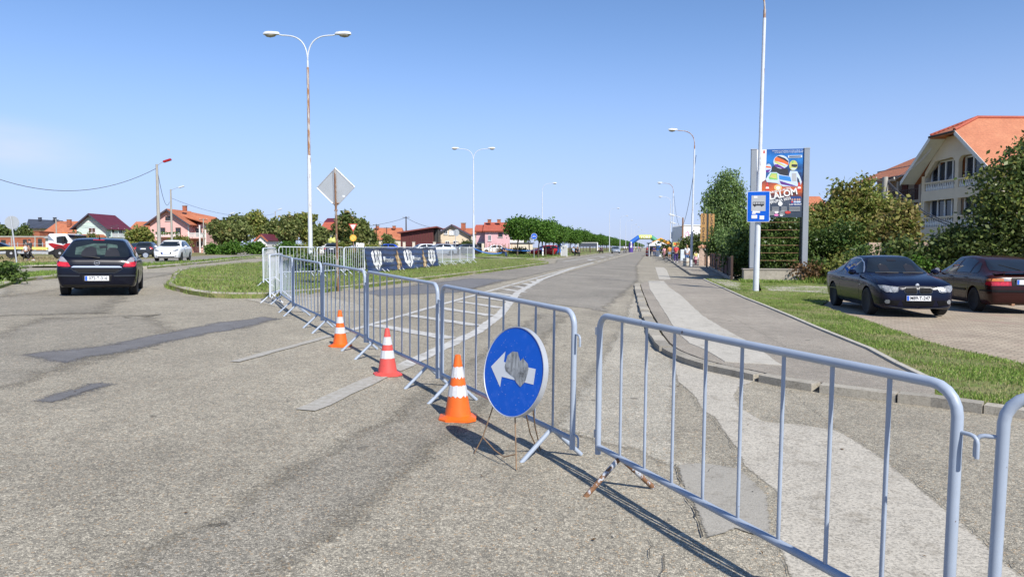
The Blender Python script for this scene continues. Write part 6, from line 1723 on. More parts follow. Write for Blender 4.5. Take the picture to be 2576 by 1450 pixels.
# ---- white supermini across the verge, facing the camera
def heading_from(px, d, turn):
    """rotz of a car standing at (px, d) facing the camera, turned by turn degrees"""
    p = D(px, d); v = -p.xy.normalized(); a = math.atan2(v.y, v.x) - R(90) + R(turn); return a
ST_MINI = [(y * 3.97 / 4.25, zb, zl, zt, wb, wl, wt) for (y, zb, zl, zt, wb, wl, wt) in ST_HATCH[:-6]] + [(3.05, .2, .90, 1.0, .83, .868, .66), (3.4, .2, .86, .94, .82, .86, .64), (3.68, .2, .80, .87, .79, .83, .6), (3.86, .22, .71, .78, .73, .77, .52), (3.94, .28, .62, .66, .64, .68, .42), (3.97, .36, .5, .54, .52, .56, .3)]
def front_panels(c, L, plate_text=None, glass=True, k=1.0, mouth=True):
    c.panel('windscreen', [(-.50, 1.34), (.50, 1.34), (.67, 1.04), (.4, 1.01), (-.4, 1.01), (-.67, 1.04)], 'front', 'car_glass', .007, cell=.15)
    c.panel('headlight', [(.40, .70), (.62, .80), (.72, .84), (.76, .80), (.74, .70), (.58, .66)], 'front', 'lamp_clear', .01, True, cell=.12)
    if mouth: c.panel('grille', [(-.36, .62), (.36, .62), (.30, .48), (-.30, .48)], 'front', 'grille', .008, cell=.12)
    c.panel('lower_grille', [(-.55, .33), (.55, .33), (.5, .27), (-.5, .27)], 'front', 'grille', .008, cell=.12)
    if plate_text is not None: c.plate('front', 0, .54, plate_text, blank=not plate_text)
def side_glass(c, k=1.0):
    c.panel('side_window', [(.66 * k, 1.0), (.76 * k, 1.2), (.95 * k, 1.34), (1.68 * k, 1.37), (1.7 * k, .99)], 'side', 'car_glass', .006, True, cell=.15)
    c.panel('side_window', [(1.78 * k, 1.37), (2.2 * k, 1.34), (2.5 * k, 1.24), (2.88 * k, 1.04), (2.85 * k, .98), (1.8 * k, .985)], 'side', 'car_glass', .006, True, cell=.15)
def rear_panels(c):
    c.panel('rear_window', [(-.56, 1.32), (.56, 1.32), (.66, 1.04), (-.66, 1.04)], 'rear', 'car_glass', .006, cell=.15)
    c.panel('tail_light', [(.58, .93), (.80, .94), (.85, .86), (.84, .74), (.66, .72)], 'rear', 'lamp_red', .009, True, cell=.12)
    c.plate('rear', 0, .78, '', blank=True)
p = D(425, 51); a = heading_from(425, 51, -13)
hd = Vector((-math.sin(a), math.cos(a))); q = p.xy - hd * 3.1
c = Car('car', 'white hatchback facing the camera beside the grass verge', (q.x, q.y, zg(q.x) + .03), a, M['car_white'], ST_MINI, [(.74, .3), (3.2, .3)], .3, .86, 'alloy')
front_panels(c, 3.97, '', True); side_glass(c, .93); c.mirror(2.6, 1.0, .86, M['car_white']); c.panel('fog_light', circ(.05, 12, .6, .36), 'front', 'chrome', .01, True)
c.seam([(1.72, .96), (1.74, .6), (1.74, .28)], wd=.008); c.handle(1.85, .85, M['car_white'])

def small_car(label, px, d, turn, paint, view, group='distant cars', st=None, lift=0.0, plate=''):
    p = D(px, d); a = heading_from(px, d, turn); hd = Vector((-math.sin(a), math.cos(a))); st = st or ST_HATCH; q = p.xy - hd * st[-1][0] / 2
    c = Car('car', label, (q.x, q.y, zg(q.x) + .02 + lift), a, M[paint], st, [(.78, .31), (3.4, .31)] if st[-1][0] < 4.4 else [(.88, .31), (3.52, .31)], .31, .86, 'alloy', group=group, low=True)
    side_glass(c)
    if view != 'rear': front_panels(c, st[-1][0], '' if view == 'front' else None)
    if view != 'front': rear_panels(c)
    c.mirror(2.8, 1.0, .86, M[paint])
    return c
small_car('silver hatchback facing the camera at the kerb below the avenue trees', 1549, 158, 4, 'car_silver', 'front')
small_car('white saloon standing sideways behind the bench', 1241, 124, -82, 'car_white', 'side', st=ST_LIFT)
small_car('dark hatchback seen from behind between the barrier tops and the bushes', 837, 88, 176, 'car_grey', 'rear')
small_car('small dark car half hidden behind the white hatchback', 372, 74, 168, 'car_grey', 'rear')
small_car('dark car parked under the bushes by the pink house', 346, 92, 205, 'car_grey', 'rear')
small_car('bright blue car parked in front of the orange roofs', 967, 110, -75, 'car_blue', 'side')
small_car('white car with its roof showing over the banner', 1062, 98, -70, 'car_white', 'side', 'cars parked behind the banner')
small_car('silver car with its roof showing over the banner, right of the white one', 1105, 92, -80, 'car_silver', 'side', 'cars parked behind the banner')
small_car('dark blue car parked before the cream house, above the white barriers', 1140, 104, -66, 'car_navy', 'side', 'cars parked behind the banner')
small_car('grey car parked at the cream house corner, right of the dark blue one', 1171, 100, -78, 'car_grey', 'side', 'cars parked behind the banner')
small_car('red car in the shade behind the first avenue trunks', 1373, 104, -60, 'car_red', 'side')
small_car('dark blue car cut off at the far left edge', -6, 78, 70, 'car_navy', 'side')

# ---- recovery lorry with a yellow flatbed
p = D(232, 62); t = thing('tow_truck', 'white and red recovery lorry with a long yellow flatbed', 'truck', (p.x, p.y, p.z), YAW + R(3))
mpx = 62 / F
def X(px): return (px - 232) * mpx
def Zl(py): return zpix(py, 62) - p.z
# cab faces right; side outline seen from the camera
cab = [(X(142), Zl(633)), (X(142), Zl(592)), (X(146), Zl(588)), (X(184), Zl(588)), (X(190), Zl(592)), (X(199), Zl(607)), (X(212), Zl(612)), (X(215), Zl(634)), (X(203), Zl(636)), (X(199), Zl(628)), (X(186), Zl(628)), (X(180), Zl(637)), (X(160), Zl(638))]
mb = MB(); mb.prism(cab, -1.05, 1.05); mb.build('cab', M['car_white'], t, bevel=.06)
def side(name, pts, mat, e):
    mb = MB(); mb.prism([(X(a), Zl(b)) for a, b in pts], -1.05 - e, -1.04); return mb.build(name, M[mat], t)
side('red_flash', [(143, 612), (152, 611), (178, 617), (186, 612), (199, 611), (199, 626), (186, 627), (178, 634), (160, 627), (146, 617)], 'car_red', .012)
side('side_window', [(163, 596), (176, 594), (184, 594), (190, 606), (188, 613), (163, 611)], 'car_glass', .016)
side('grey_flash', [(143, 590), (150, 598), (158, 606), (143, 604)], 'car_silver', .012)
side('skirt', [(142, 633), (160, 626), (166, 636), (160, 640), (142, 640)], 'black', .014)
mb = MB(); mb.prism([(X(183), Zl(589)), (X(205), Zl(592)), (X(203), Zl(598)), (X(188), Zl(596))], -1.0, 1.0); mb.build('roof_visor', M['car_navy'], t)
mb = MB(); mb.box((X(176), 0, Zl(586)), (.5, 1.2, .14)); mb.build('beacon', M['lamp_amber'], t, bevel=.03)
mb = MB(); mb.prism([(X(-60), Zl(634)), (X(-60), Zl(631)), (X(40), Zl(620.5)), (X(72), Zl(620.5)), (X(141), Zl(622)), (X(141), Zl(628)), (X(70), Zl(627)), (X(38), Zl(627))], -1.15, 1.15); mb.build('flatbed', M['lorry_yellow'], t, bevel=.03)
mb = MB(); mb.prism([(X(-60), Zl(639)), (X(-60), Zl(635)), (X(60), Zl(630)), (X(132), Zl(630)), (X(150), Zl(634)), (X(150), Zl(638)), (X(60), Zl(637))], -1.0, 1.0); mb.build('chassis', M['galv'], t)
for px in (54, 168, 195 if False else 171):
    pass
for px, s in ((54, -1), (54, 1), (170, -1), (170, 1)):
    mb = MB(); mb.lathe([(.28, -.13), (.42, -.13), (.46, -.09), (.46, .09), (.42, .13), (.28, .13)], 24, (0, 0, 0), 'Y'); w_ = mb.build('wheel', M['tyre'], t, smooth=40, loc=(X(px), s * .95, .46))
    mb = MB(); mb.lathe([(.27, -.1), (.25, -.06), (.12, -.1), (.1, -.15), (0, -.15)], 20, (0, 0, 0), 'Y', caps=False); mb.lathe([(.27, .1), (.25, .06), (.12, .1), (0, .12)], 20, (0, 0, 0), 'Y', caps=False); mb.build('rim', M['alloy'], w_, smooth=40)
mb = MB(); mb.lathe([(.5, -.1), (.56, -.1), (.56, .1), (.5, .1)], 20, (X(170), -.98, .48), 'Y', caps=False); mb.build('wheel_arch', M['black'], t)
mb = MB(); mb.box((X(181), -1.22, Zl(602)), (.18, .12, .42)); mb.build('wing_mirror', M['black'], t, bevel=.03)
# ------------------------------------------------------------------ houses
class Bld:
    """a building whose front is square to the view; local x right, y away, z up, measured from survey columns and rows at distance d"""
    def __init__(s, name, label, px, d, cat='house', rot=0.0, group=None):
        s.px, s.d = px, d; p = D(px, d); s.z0 = p.z; s.rot = rot
        s.t = thing(name, label, cat, p, YAW + rot, group); s.wf = None
    def X(s, px): return (px - s.px) * s.d / F
    def Z(s, py): return zpix(py, s.d) - s.z0
    def prism(s, name, poly, y0, y1, mat, parent=None, raw=False, bevel=0):
        mb = MB(); mb.prism([(a, b) if raw else (s.X(a), s.Z(b)) for a, b in poly], y0, y1); return mb.build(name, M[mat] if isinstance(mat, str) else mat, parent or s.t, bevel=bevel)
    def slab(s, name, a, b, c, d, th, mat, parent=None):
        """roof slab through four points (x, y, z)"""
        a, b, c, d = map(Vector, (a, b, c, d)); n = (b - a).cross(d - a).normalized()
        if n.z < 0: n = -n
        mb = MB(); mb.add([a, b, c, d, a - n * th, b - n * th, c - n * th, d - n * th], [(0, 1, 2, 3), (7, 6, 5, 4), (0, 4, 5, 1), (1, 5, 6, 2), (2, 6, 7, 3), (3, 7, 4, 0)])
        return mb.build(name, M[mat], parent or s.t)
    def window(s, px0, px1, py0, py1, y=0.0, frame='trim', n=2, pane='glass', raw=False, sidex=None, sill=True):
        x0, x1, z1, z0 = (px0, px1, py0, py1) if raw else (s.X(px0), s.X(px1), s.Z(py0), s.Z(py1))
        f = MB(); fw = min(.09, (x1 - x0) * .12)
        bars = [(x0 + fw / 2, fw)] + [(x0 + (x1 - x0) * k / n, fw * .8) for k in range(1, n)] + [(x1 - fw / 2, fw)]
        def bx(cx, cz, w_, h_, yy, th):
            if sidex is None: f.box((cx, y + yy, cz), (w_, th, h_))
            else: f.box((sidex - yy, cx, cz), (th, w_, h_))
        for cx, w_ in bars: bx(cx, (z0 + z1) / 2, w_, z1 - z0, -.03, .08)
        bx((x0 + x1) / 2, z0 + fw / 2, x1 - x0 - .01, fw, -.034, .08); bx((x0 + x1) / 2, z1 - fw / 2, x1 - x0 - .01, fw, -.034, .08)
        w_ = f.build('window', M[frame], s.t)
        f = MB(); bx((x0 + x1) / 2, (z0 + z1) / 2, x1 - x0 - fw, z1 - z0 - fw, -.012, .03); f.build('pane', M[pane], w_)
        if sill:
            f = MB(); bx((x0 + x1) / 2, z0 - .04, x1 - x0 + .16, .07, -.06, .16); f.build('sill', M['pl_white'], w_)
        return w_
    def gable(s, pl, pr, pe, pa, depth, wall, roof, over=.5, base=None, edge='roof_dark', rdepth=None, apex=None):
        xl, xr, ze, za = s.X(pl), s.X(pr), s.Z(pe), s.Z(pa); xa = (xl + xr) / 2 if apex is None else s.X(apex); zb = -.3
        s.prism('wall', [(xl, zb), (xr, zb), (xr, ze), (xa, za - .12), (xl, ze)], 0, depth, wall, raw=True)
        for sx, ex in ((-1, xl), (1, xr)):
            k = (za - ze) / abs(xa - ex); xo = ex + sx * over; zo = ze - k * over
            r = s.slab('roof', (xa, -over, za + .05), (xo, -over, zo + .05), (xo, depth + over, zo + .05), (xa, depth + over, za + .05), .16, roof)
            s.slab('verge_board', (xa, -over - .04, za - .02), (xo, -over - .04, zo - .02), (xo, -over - .003, zo - .02), (xa, -over - .003, za - .02), .22, edge, r)
        return r
    def chimney(s, px, py0, py1, w=.5, y=2, mat='brick', cap='pl_grey'):
        mb = MB(); mb.box((s.X(px), y, (s.Z(py0) + s.Z(py1)) / 2), (w, w, s.Z(py0) - s.Z(py1))); c = mb.build('chimney', M[mat], s.t)
        mb = MB(); mb.box((s.X(px), y, s.Z(py0) + .06), (w + .15, w + .15, .1)); mb.build('cap', M[cap], c)
    def balustrade(s, px0, px1, py0, py1, y, n, mat='white', name='balustrade'):
        mb = MB(); x0, x1, z1, z0 = s.X(px0), s.X(px1), s.Z(py0), s.Z(py1)
        mb.box(((x0 + x1) / 2, y, z1), (x1 - x0, .14, .1)); mb.box(((x0 + x1) / 2, y, z0), (x1 - x0, .14, .1))
        for k in range(n): mb.box((x0 + (x1 - x0) * (k + .5) / n, y, (z0 + z1) / 2), ((x1 - x0) / n * .45, .08, z1 - z0))
        return mb.build(name, M[mat], s.t)

# mint house
h = Bld('house', 'mint green house with a maroon roof behind the black hatchback', 194.5, 160)
h.gable(194.5, 267, 567, 537, 8.8, 'pl_mint', 'roof_maroon', 1.0, edge='roof_dark')
h.window(224, 242, 572, 585, frame='trim', n=2, pane='trim_brown')
h.prism('gable_band', [(215, 556), (243, 556), (247, 558.5), (212, 558.5)], -.06, -.01, 'pl_white')
h.prism('porch_roof', [(205, 596.5), (216, 589.5), (262, 589.5), (271, 596.5)], -2.2, -.02, 'tile')
xr = h.X(267)
h.window(2.2, 3.2, h.Z(572), h.Z(588), raw=True, sidex=xr, frame='trim_brown', n=1); h.window(5.5, 6.4, h.Z(574), h.Z(585), raw=True, sidex=xr, frame='trim_brown', n=1)
mb = MB(); mb.box((xr + .4, 3.8, h.Z(596)), (.8, 5.5, .16)); mb.build('balcony', M['pl_white'], h.t)
mb = MB(); mb.box((xr + .8, 3.8, h.Z(586)), (.07, 5.5, .09))
for k in range(16): mb.box((xr + .8, 1.2 + k * .35, h.Z(590.5)), (.05, .14, .8))
mb.build('balustrade', M['white'], h.t)
for y in (1.1, 3.9, 6.5): mb = MB(); mb.box((xr + .62, y, h.Z(584)), (.2, .2, 2.0)); mb.build('column', M['pl_mint'], h.t)
# pink house
h = Bld('house', 'pink two-storey house with balconies and an orange roof', 379, 130)
h.gable(379, 473, 558, 525.5, 8.2, 'pl_pink', 'tile', .8, edge='roof_dark')
h.window(418, 431, 544, 555, frame='trim_brown', n=2); h.window(403, 417, 572, 590, frame='trim_brown', n=2); h.window(443, 456, 572, 590, frame='trim_brown', n=2)
mb = MB(); mb.box(((h.X(400) + h.X(462)) / 2, -.7, h.Z(595.5)), (h.X(462) - h.X(400), 1.4, .18)); mb.build('balcony', M['pl_pink'], h.t)
h.balustrade(401, 461, 586, 594, -1.35, 26, 'pl_white')
h.chimney(452, 516, 528, .6, 2.4)
xr = h.X(473)
# side wing with its own small gable over the balcony
h.prism('wing_wall', [(xr, -.3), (xr + 2.2, -.3), (xr + 2.2, h.Z(562)), (xr, h.Z(562))], 2.6, 8.0, 'pl_pink', raw=True)
a0, a1 = (xr - .4, xr + 3.0)
h.slab('wing_roof', (xr - 2.6, 1.6, h.Z(537)), (xr + 3.0, 1.6, h.Z(561)), (xr + 3.0, 5.3, h.Z(543)), (xr - 2.6, 5.3, h.Z(526)), .16, 'tile'); h.slab('wing_roof', (xr - 2.6, 5.3, h.Z(526)), (xr + 3.0, 5.3, h.Z(543)), (xr + 3.0, 8.8, h.Z(563)), (xr - 2.6, 8.8, h.Z(545)), .16, 'tile')
mb = MB(); mb.box((xr + .85, 1.3, h.Z(598)), (2.5, 2.6, .2)); mb.build('balcony', M['pl_pink'], h.t)
mb = MB(); mb.box((xr + .95, .05, h.Z(586)), (2.3, .12, .1)); mb.box((xr + 2.05, 1.3, h.Z(586)), (.12, 2.5, .1))
for k in range(12): mb.box((xr + .05 + k * .19, .05, h.Z(592)), (.09, .08, .8))
for k in range(12): mb.box((xr + 2.05, .1 + k * .21, h.Z(592)), (.08, .09, .8))
mb.build('balustrade', M['pl_white'], h.t)
for x, y in ((xr + .1, .1), (xr + 2.05, .1), (xr + 2.05, 2.5)): mb = MB(); mb.lathe([(.13, 0), (.13, h.Z(566))], 10, (x, y, 0)); mb.build('column', M['pl_white'], h.t)
h.window(xr + .3, xr + 1.4, h.Z(572), h.Z(594), 2.55, raw=True, frame='trim_brown', n=1); h.window(xr + .4, xr + 1.5, h.Z(606), h.Z(620), 2.55, raw=True, frame='trim', n=2)
mb = MB(); rnd = random.Random(4)
# geranium boxes
for k in range(120):
    x = rnd.uniform(h.X(402), h.X(460)); mb.box((x, -1.42 + rnd.uniform(-.1, .06), h.Z(586.5) + rnd.uniform(-.15, .2)), (.14, .1, .1), rz=rnd.random() * 3)
mb.build('flower_boxes', M['leaf_avenue'], h.t)

def hip(label, pl, pr, rl, rr, pe, pr_y, d, depth, wall, roof, name='house', base_windows=(), group=None):
    h = Bld(name, label, pl, d, group=group); xl, xr, x1, x2, ze, za = h.X(pl), h.X(pr), h.X(rl), h.X(rr), h.Z(pe), h.Z(pr_y); o_ = .4
    h.prism('wall', [(xl + .4, -.3), (xr - .4, -.3), (xr - .4, ze), (xl + .4, ze)], .3, depth - .3, wall, raw=True)
    mb = MB(); v = [(xl, 0, ze), (xr, 0, ze), (xr, depth, ze), (xl, depth, ze), (x1, depth / 2, za), (x2, depth / 2, za)]
    mb.add(v, [(0, 1, 5, 4), (1, 2, 5), (2, 3, 4, 5), (3, 0, 4), (3, 2, 1, 0)]); mb.build('roof', M[roof], h.t)
    return h
h = hip('long house with a large weathered orange roof left of the mint house', 92, 204, 110, 197, 595, 554, 180, 12, 'pl_white', 'tile'); h.chimney(151.5, 551, 568, .8, 4)
h.window(103, 112, 597, 606, .28, n=1)
h = Bld('house', 'dark roofed house with two metal chimneys at far left', 40, 215); h.prism('wall', [(60, 640), (130, 640), (130, 572), (60, 572)], 3, 9, 'pl_beige')
h.slab('roof', (h.X(66), 0, h.Z(573)), (h.X(128), 0, h.Z(573.5)), (h.X(128), 6, h.Z(552.5)), (h.X(40), 6, h.Z(548.5)), .2, 'roof_dark'); h.slab('roof', (h.X(40), 6, h.Z(548.5)), (h.X(128), 6, h.Z(552.5)), (h.X(128), 12, h.Z(573.5)), (h.X(40), 12, h.Z(573)), .2, 'roof_dark')
for px in (75.5, 113.5):
    h.chimney(px, 545, 553, .7, 5, 'roof_dark', 'galv')
h = Bld('brick_building', 'unfinished brick building with concrete pillars and dark openings at far left', -40, 112, 'building')
ops = [(3, 15, 603, 612), (58, 68, 602, 617), (96, 106, 600, 619)]
h.prism('wall', [(-60, 660), (124, 660), (124, 595), (-60, 594)], 0, .35, 'brick'); h.prism('wall_back', [(-60, 640), (124, 640), (124, 596), (-60, 595)], 6, 6.3, 'brick')
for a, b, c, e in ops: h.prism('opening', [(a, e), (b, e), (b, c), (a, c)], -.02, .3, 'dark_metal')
for px in (89, 60 - 30, 118): h.prism('pillar', [(px - 1.6, 650), (px + 1.6, 650), (px + 1.6, 593), (px - 1.6, 593)], -.04, .4, 'concrete_pole')
h.prism('ring_beam', [(-60, 596.5), (124, 596.5), (124, 593.5), (-60, 593)], -.06, .42, 'concrete_pole')
h = Bld('brick_shed', 'small bare brick gable end between the dark roof and the orange roof', 52, 150, 'shed'); h.prism('wall', [(52, 630), (101, 630), (101, 586), (97, 581.5), (56, 581.5), (52, 586)], 0, 5, 'brick'); h.prism('coping', [(51, 582), (102, 582), (100, 580.8), (53, 580.8)], -.1, 5.1, 'tile')
h = Bld('garage', 'small white garage with a grey roof behind the lorry cab', 115, 104, 'garage'); h.prism('wall', [(115, 640), (146, 640), (146, 598), (115, 598)], 0, 5, 'pl_white'); h.prism('roof', [(113, 599), (148, 598), (147, 595.5), (122, 595.5)], -.4, 5.4, 'galv'); h.window(125, 133, 611, 620, n=1)
t = thing('mesh_fence', 'low fence of pale posts in front of the brick building', 'fence', D(20, 98), YAW); 
for k in range(14): mb = MB(); mb.box((k * 1.1 - 2, 0, .8), (.07, .07, 1.6)); mb.build('post', M['galv'], t)
mb = MB(); mb.box((5, 0, 1.4), (16, .03, .04)); mb.box((5, 0, .5), (16, .03, .04)); mb.build('rail', M['galv'], t)
h = hip('orange roofed house between the mint and the pink house', 310, 382, 315, 378, 591, 555, 178, 11, 'pl_beige', 'tile')
h = Bld('house', 'brick side wall with an orange roof just right of the pink house', 520, 140); h.prism('wall', [(520, 630), (560, 630), (560, 575), (535, 568), (520, 574)], 0, 6, 'brick')
h = Bld('house', 'small white house with a maroon roof under the trees', 642, 120); h.gable(644, 672, 601, 588, 6, 'pl_white', 'roof_maroon', .3, edge='tile'); h.window(652, 660, 606, 612, n=1)
h = Bld('house', 'white house with stacked maroon and orange roofs between two trees', 800, 122)
h.prism('wall', [(803, 640), (845, 640), (845, 582), (803, 582)], .6, 7, 'pl_white'); h.slab('roof', (h.X(800), -.1, h.Z(583)), (h.X(848), -.1, h.Z(583)), (h.X(846), 3.4, h.Z(556)), (h.X(804), 3.4, h.Z(556)), .18, 'tile_red'); h.slab('upper_roof', (h.X(803), 3.3, h.Z(556)), (h.X(846), 3.3, h.Z(556)), (h.X(842), 5.5, h.Z(545)), (h.X(804), 5.5, h.Z(545)), .18, 'roof_maroon')
h.chimney(831, 538, 549, .6, 5, 'roof_dark', 'galv'); h.window(812, 822, 590, 601, .6, n=2)
h = hip('low house with a ruined patchy orange roof in the middle distance', 920, 1012, 932, 1004, 603, 571, 172, 10, 'pl_beige', 'tile')
h.chimney(942, 567, 574, .7, 4); h.chimney(985, 567, 574, .7, 4)
h = Bld('house', 'dark gable of a brown roofed house behind the bushy tree', 895, 132); h.prism('wall', [(893, 640), (912, 640), (912, 575), (905, 558), (893, 565)], 0, 5, 'roof_brown')
# maroon shed
h = Bld('shed', 'long maroon boarded shed with a sloping mono-pitch roof', 1003, 126, 'shed')
h.prism('wall', [(1008, 660), (1090, 660), (1090, 575), (1008, 586)], 0, 7, 'wood_maroon'); h.slab('roof', (h.X(1000), -.7, h.Z(583.5)), (h.X(1100), -.7, h.Z(568.5)), (h.X(1104), 8, h.Z(571)), (h.X(1002), 8, h.Z(585)), .22, 'roof_brown')
for k in range(24): h.prism('batten', [(1010 + k * 3.4, 650), (1010.8 + k * 3.4, 650), (1010.8 + k * 3.4, 585 - k * .45), (1010 + k * 3.4, 585 - k * .45)], -.05, .0, 'roof_maroon') if k % 2 == 0 else None
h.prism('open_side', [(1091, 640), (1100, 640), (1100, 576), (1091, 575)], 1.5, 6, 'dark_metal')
# cream house
h = Bld('house', 'cream gabled house beside the maroon shed', 1098, 132); h.gable(1098, 1179, 588, 564.5, 9, 'pl_cream', 'roof_brown', .5, edge='roof_dark', apex=1136.5)
h.window(1117, 1126, 579, 589, n=2); h.window(1130, 1143, 579, 590, n=2, pane='trim'); h.window(1120, 1131, 606, 614, n=2); h.window(1140, 1151, 605, 614, n=2); h.prism('garage_door', [(1098.5, 622), (1111, 622), (1111, 602), (1098.5, 602)], -.05, -.01, 'pl_grey'); h.chimney(1163, 560, 578, .8, 3)
h.prism('socle', [(1098, 640), (1179, 640), (1179, 616), (1098, 616)], -.06, -.005, 'stone_pink')
h = hip('orange roofs showing behind the cream house', 1105, 1200, 1112, 1195, 588, 572, 165, 9, 'pl_beige', 'tile')
# rose house
h = Bld('house', 'rose pink house with bright red ribbed roofs and two chimneys', 1193, 126)
h.prism('wall', [(1220, 650), (1282, 650), (1282, 580), (1220, 580)], 0, 8, 'pl_rose'); h.prism('wing_wall', [(1197, 650), (1221, 650), (1221, 580), (1197, 580)], 1.2, 7.5, 'pl_rose')
h.slab('roof', (h.X(1215), -.5, h.Z(580)), (h.X(1286.5), -.5, h.Z(580)), (h.X(1285), 4, h.Z(557)), (h.X(1216), 4, h.Z(557)), .2, 'tile_red'); h.slab('roof', (h.X(1216), 4, h.Z(557)), (h.X(1285), 4, h.Z(557)), (h.X(1285), 8.5, h.Z(580)), (h.X(1216), 8.5, h.Z(580)), .2, 'tile_red')
h.slab('wing_roof', (h.X(1191), .6, h.Z(580)), (h.X(1216), .6, h.Z(580)), (h.X(1216), 4.4, h.Z(563)), (h.X(1194), 4.4, h.Z(563)), .2, 'tile_red'); h.slab('wing_roof', (h.X(1194), 4.4, h.Z(563)), (h.X(1216), 4.4, h.Z(563)), (h.X(1216), 8, h.Z(580)), (h.X(1192), 8, h.Z(580)), .2, 'tile_red')
for px in (1230, 1254.5): h.chimney(px, 551, 560, .6, 2.6)
h.window(1228, 1235.5, 591, 605, n=2); h.window(1253.5, 1264.5, 585.5, 596, frame='trim_brown', n=1, pane='lightpane')if False else h.window(1253.5, 1264.5, 585.5, 596, frame='trim_brown', n=1)
h.window(1201, 1218, 610, 622, 1.2, 'trim_brown', 3); h.prism('canopy', [(1199, 612), (1220, 612), (1218, 608), (1201, 608)], .2, 1.2, 'roof_dark')
t = thing('garden_fence', 'row of thin dark fence posts in front of the rose pink house', 'fence', D(1215, 120), YAW)
for k in range(11): mb = MB(); mb.box((k * .52, 0, .8), (.08 if k else .4, .08 if k else .4, 1.7)); mb.build('post' if k else 'pillar', M['rust'] if k else M['pl_beige'], t)
mb = MB(); mb.box((2.7, 0, .15), (5.6, .25, .4)); mb.build('plinth', M['stone_pink'], t)
t = thing('garden_fence', 'maroon rail fence with stone pillars before the shed and cream house', 'fence', D(1012, 116), YAW); m_ = 116 / F
for px in (1017, 1041, 1093, 1150): mb = MB(); mb.box(((px - 1012) * m_, 0, .9), (.4, .4, 1.8)); p_ = mb.build('pillar', M['pl_beige'], t); mb = MB(); mb.box(((px - 1012) * m_, 0, 1.83), (.5, .5, .08)); mb.build('cap', M['pl_grey'], p_)
for z in (.5, 1.6): mb = MB(); mb.box((4.6, 0, z), (9.4, .05, .07)); mb.build('rail', M['roof_maroon'], t)
h = Bld('boundary_wall', 'long pale boundary wall right of the rose pink house', 1283, 128, 'wall'); h.prism('wall', [(1283, 640), (1340, 640), (1340, 612), (1283, 612)], 0, .3, 'pl_beige'); h.prism('coping', [(1283, 613), (1345, 613), (1345, 610), (1283, 610)], -.1, .4, 'roof_dark'); h.prism('shed_wall', [(1283, 612), (1318, 612), (1318, 603), (1283, 603)], 2, 2.4, 'pl_white')
h = Bld('house', 'low tiled roof behind the pale boundary wall', 1286, 150); h.slab('roof', (h.X(1284), 0, h.Z(604)), (h.X(1312), 0, h.Z(604)), (h.X(1310), 4, h.Z(597)), (h.X(1286), 4, h.Z(597)), .2, 'tile'); h.prism('wall', [(1286, 640), (1310, 640), (1310, 604), (1286, 604)], .3, 4, 'pl_beige')
# yellow kiosk behind the hatchback on the cross street
t = thing('market_tent', 'small yellow and orange tent beside the white house', 'tent', D(838, 105), YAW); mb = MB(); mb.lathe([(.75, 1.5), (.75, 1.9), (.45, 2.3), (.05, 2.5)], 8); mb.build('canopy', M['lime_yellow'], t); mb = MB(); mb.box((0, 0, .8), (1.0, 1.0, 1.5)); mb.build('side_cloth', M['umbrella'], t)
t = thing('notice_board', 'small white board by the bushes right of the give way sign', 'board', D(906, 82), YAW); mb = MB(); mb.box((0, 0, 1.25), (.9, .06, .45), ry=.08); mb.build('panel', M['white'], t); mb = MB(); mb.tube([(-.3, .05, 0), (-.3, .05, 1.2)], .03, 6); mb.tube([(.3, .05, 0), (.3, .05, 1.2)], .03, 6); mb.build('leg', M['galv'], t)

# ------------------------------------------------------------------ big house on the right, its gable towards the road
cc = D(2400, 57.6); cc.z = zg(cc.x)
t = thing('house', 'large beige house with balustraded balconies and an orange tiled roof', 'house', cc, R(-90) - R(-15) + R(0))
# local x along the facade (towards the camera), local y into the house, local -y faces the road
fdir = D(2391, 57.0).xy - D(2314, 61.0).xy
rz = math.atan2(fdir.y, fdir.x); t.rotation_euler = (0, 0, rz)
HB = t
zf = lambda py, d=59: zpix(py, d) - cc.z
def hb(name, poly, y0, y1, mat, parent=None):
    mb = MB(); mb.prism(poly, y0, y1); return mb.build(name, M[mat], parent or HB)
def hbox(name, c, d, mat, parent=None, bev=0): mb = MB(); mb.box(c, d); return mb.build(name, M[mat], parent or HB, bevel=bev)
ZE, ZC, ZA = 7.5, 10.5, 10.8            # eaves, clipped gable edge, ridge
HW = 4.55                               # half width of the gable
sl_ = 0.8
cx_ = (ZA + .9 - ZC) / sl_
DEEP = 13.0
# facade: pillars, slabs and gable wall around two bays on each floor
Z1a, Z1b, Z2a, Z2b = 2.62, 5.55, 5.55 + .0, 8.6
floors = [(3.3, 4.15, 5.85), (6.15, 7.0, 8.75)]   # balcony floor, rail top, opening top
hb('wall', [(-HW, -.3), (HW, -.3), (HW, 2.7), (-HW, 2.7)], 0, .3, 'pl_beige')
for x, zt_ in ((-HW + .22, 7.6), (0, 9.2), (HW - .22, 7.6)): hb('wall_pier', [(x - .22, 2.7), (x + .22, 2.7), (x + .22, zt_), (x - .22, zt_)], 0, .3, 'pl_beige')
def arch_open(x0, x1, zb, zt, cut_left, r=.5):
    """spandrel over an opening with rounded corners"""
    pts = [(x0, zt + .5), (x0, zt - r)]
    if cut_left: pts = [(x0 + .85, zt + .08), (x0, 7.9), (x0, zt - 1.3), (x0 + 1.35, zt - .08)]
    else: pts += [(x0 + r * (1 - math.cos(a)), zt - r + r * math.sin(a)) for a in np.linspace(.2, math.pi / 2, 5)]
    pts += [(x1 - r * (1 - math.cos(a)), zt - r + r * math.sin(a)) for a in np.linspace(math.pi / 2, .2, 5)] + [(x1, zt - r), (x1, zt + .5)]
    return pts
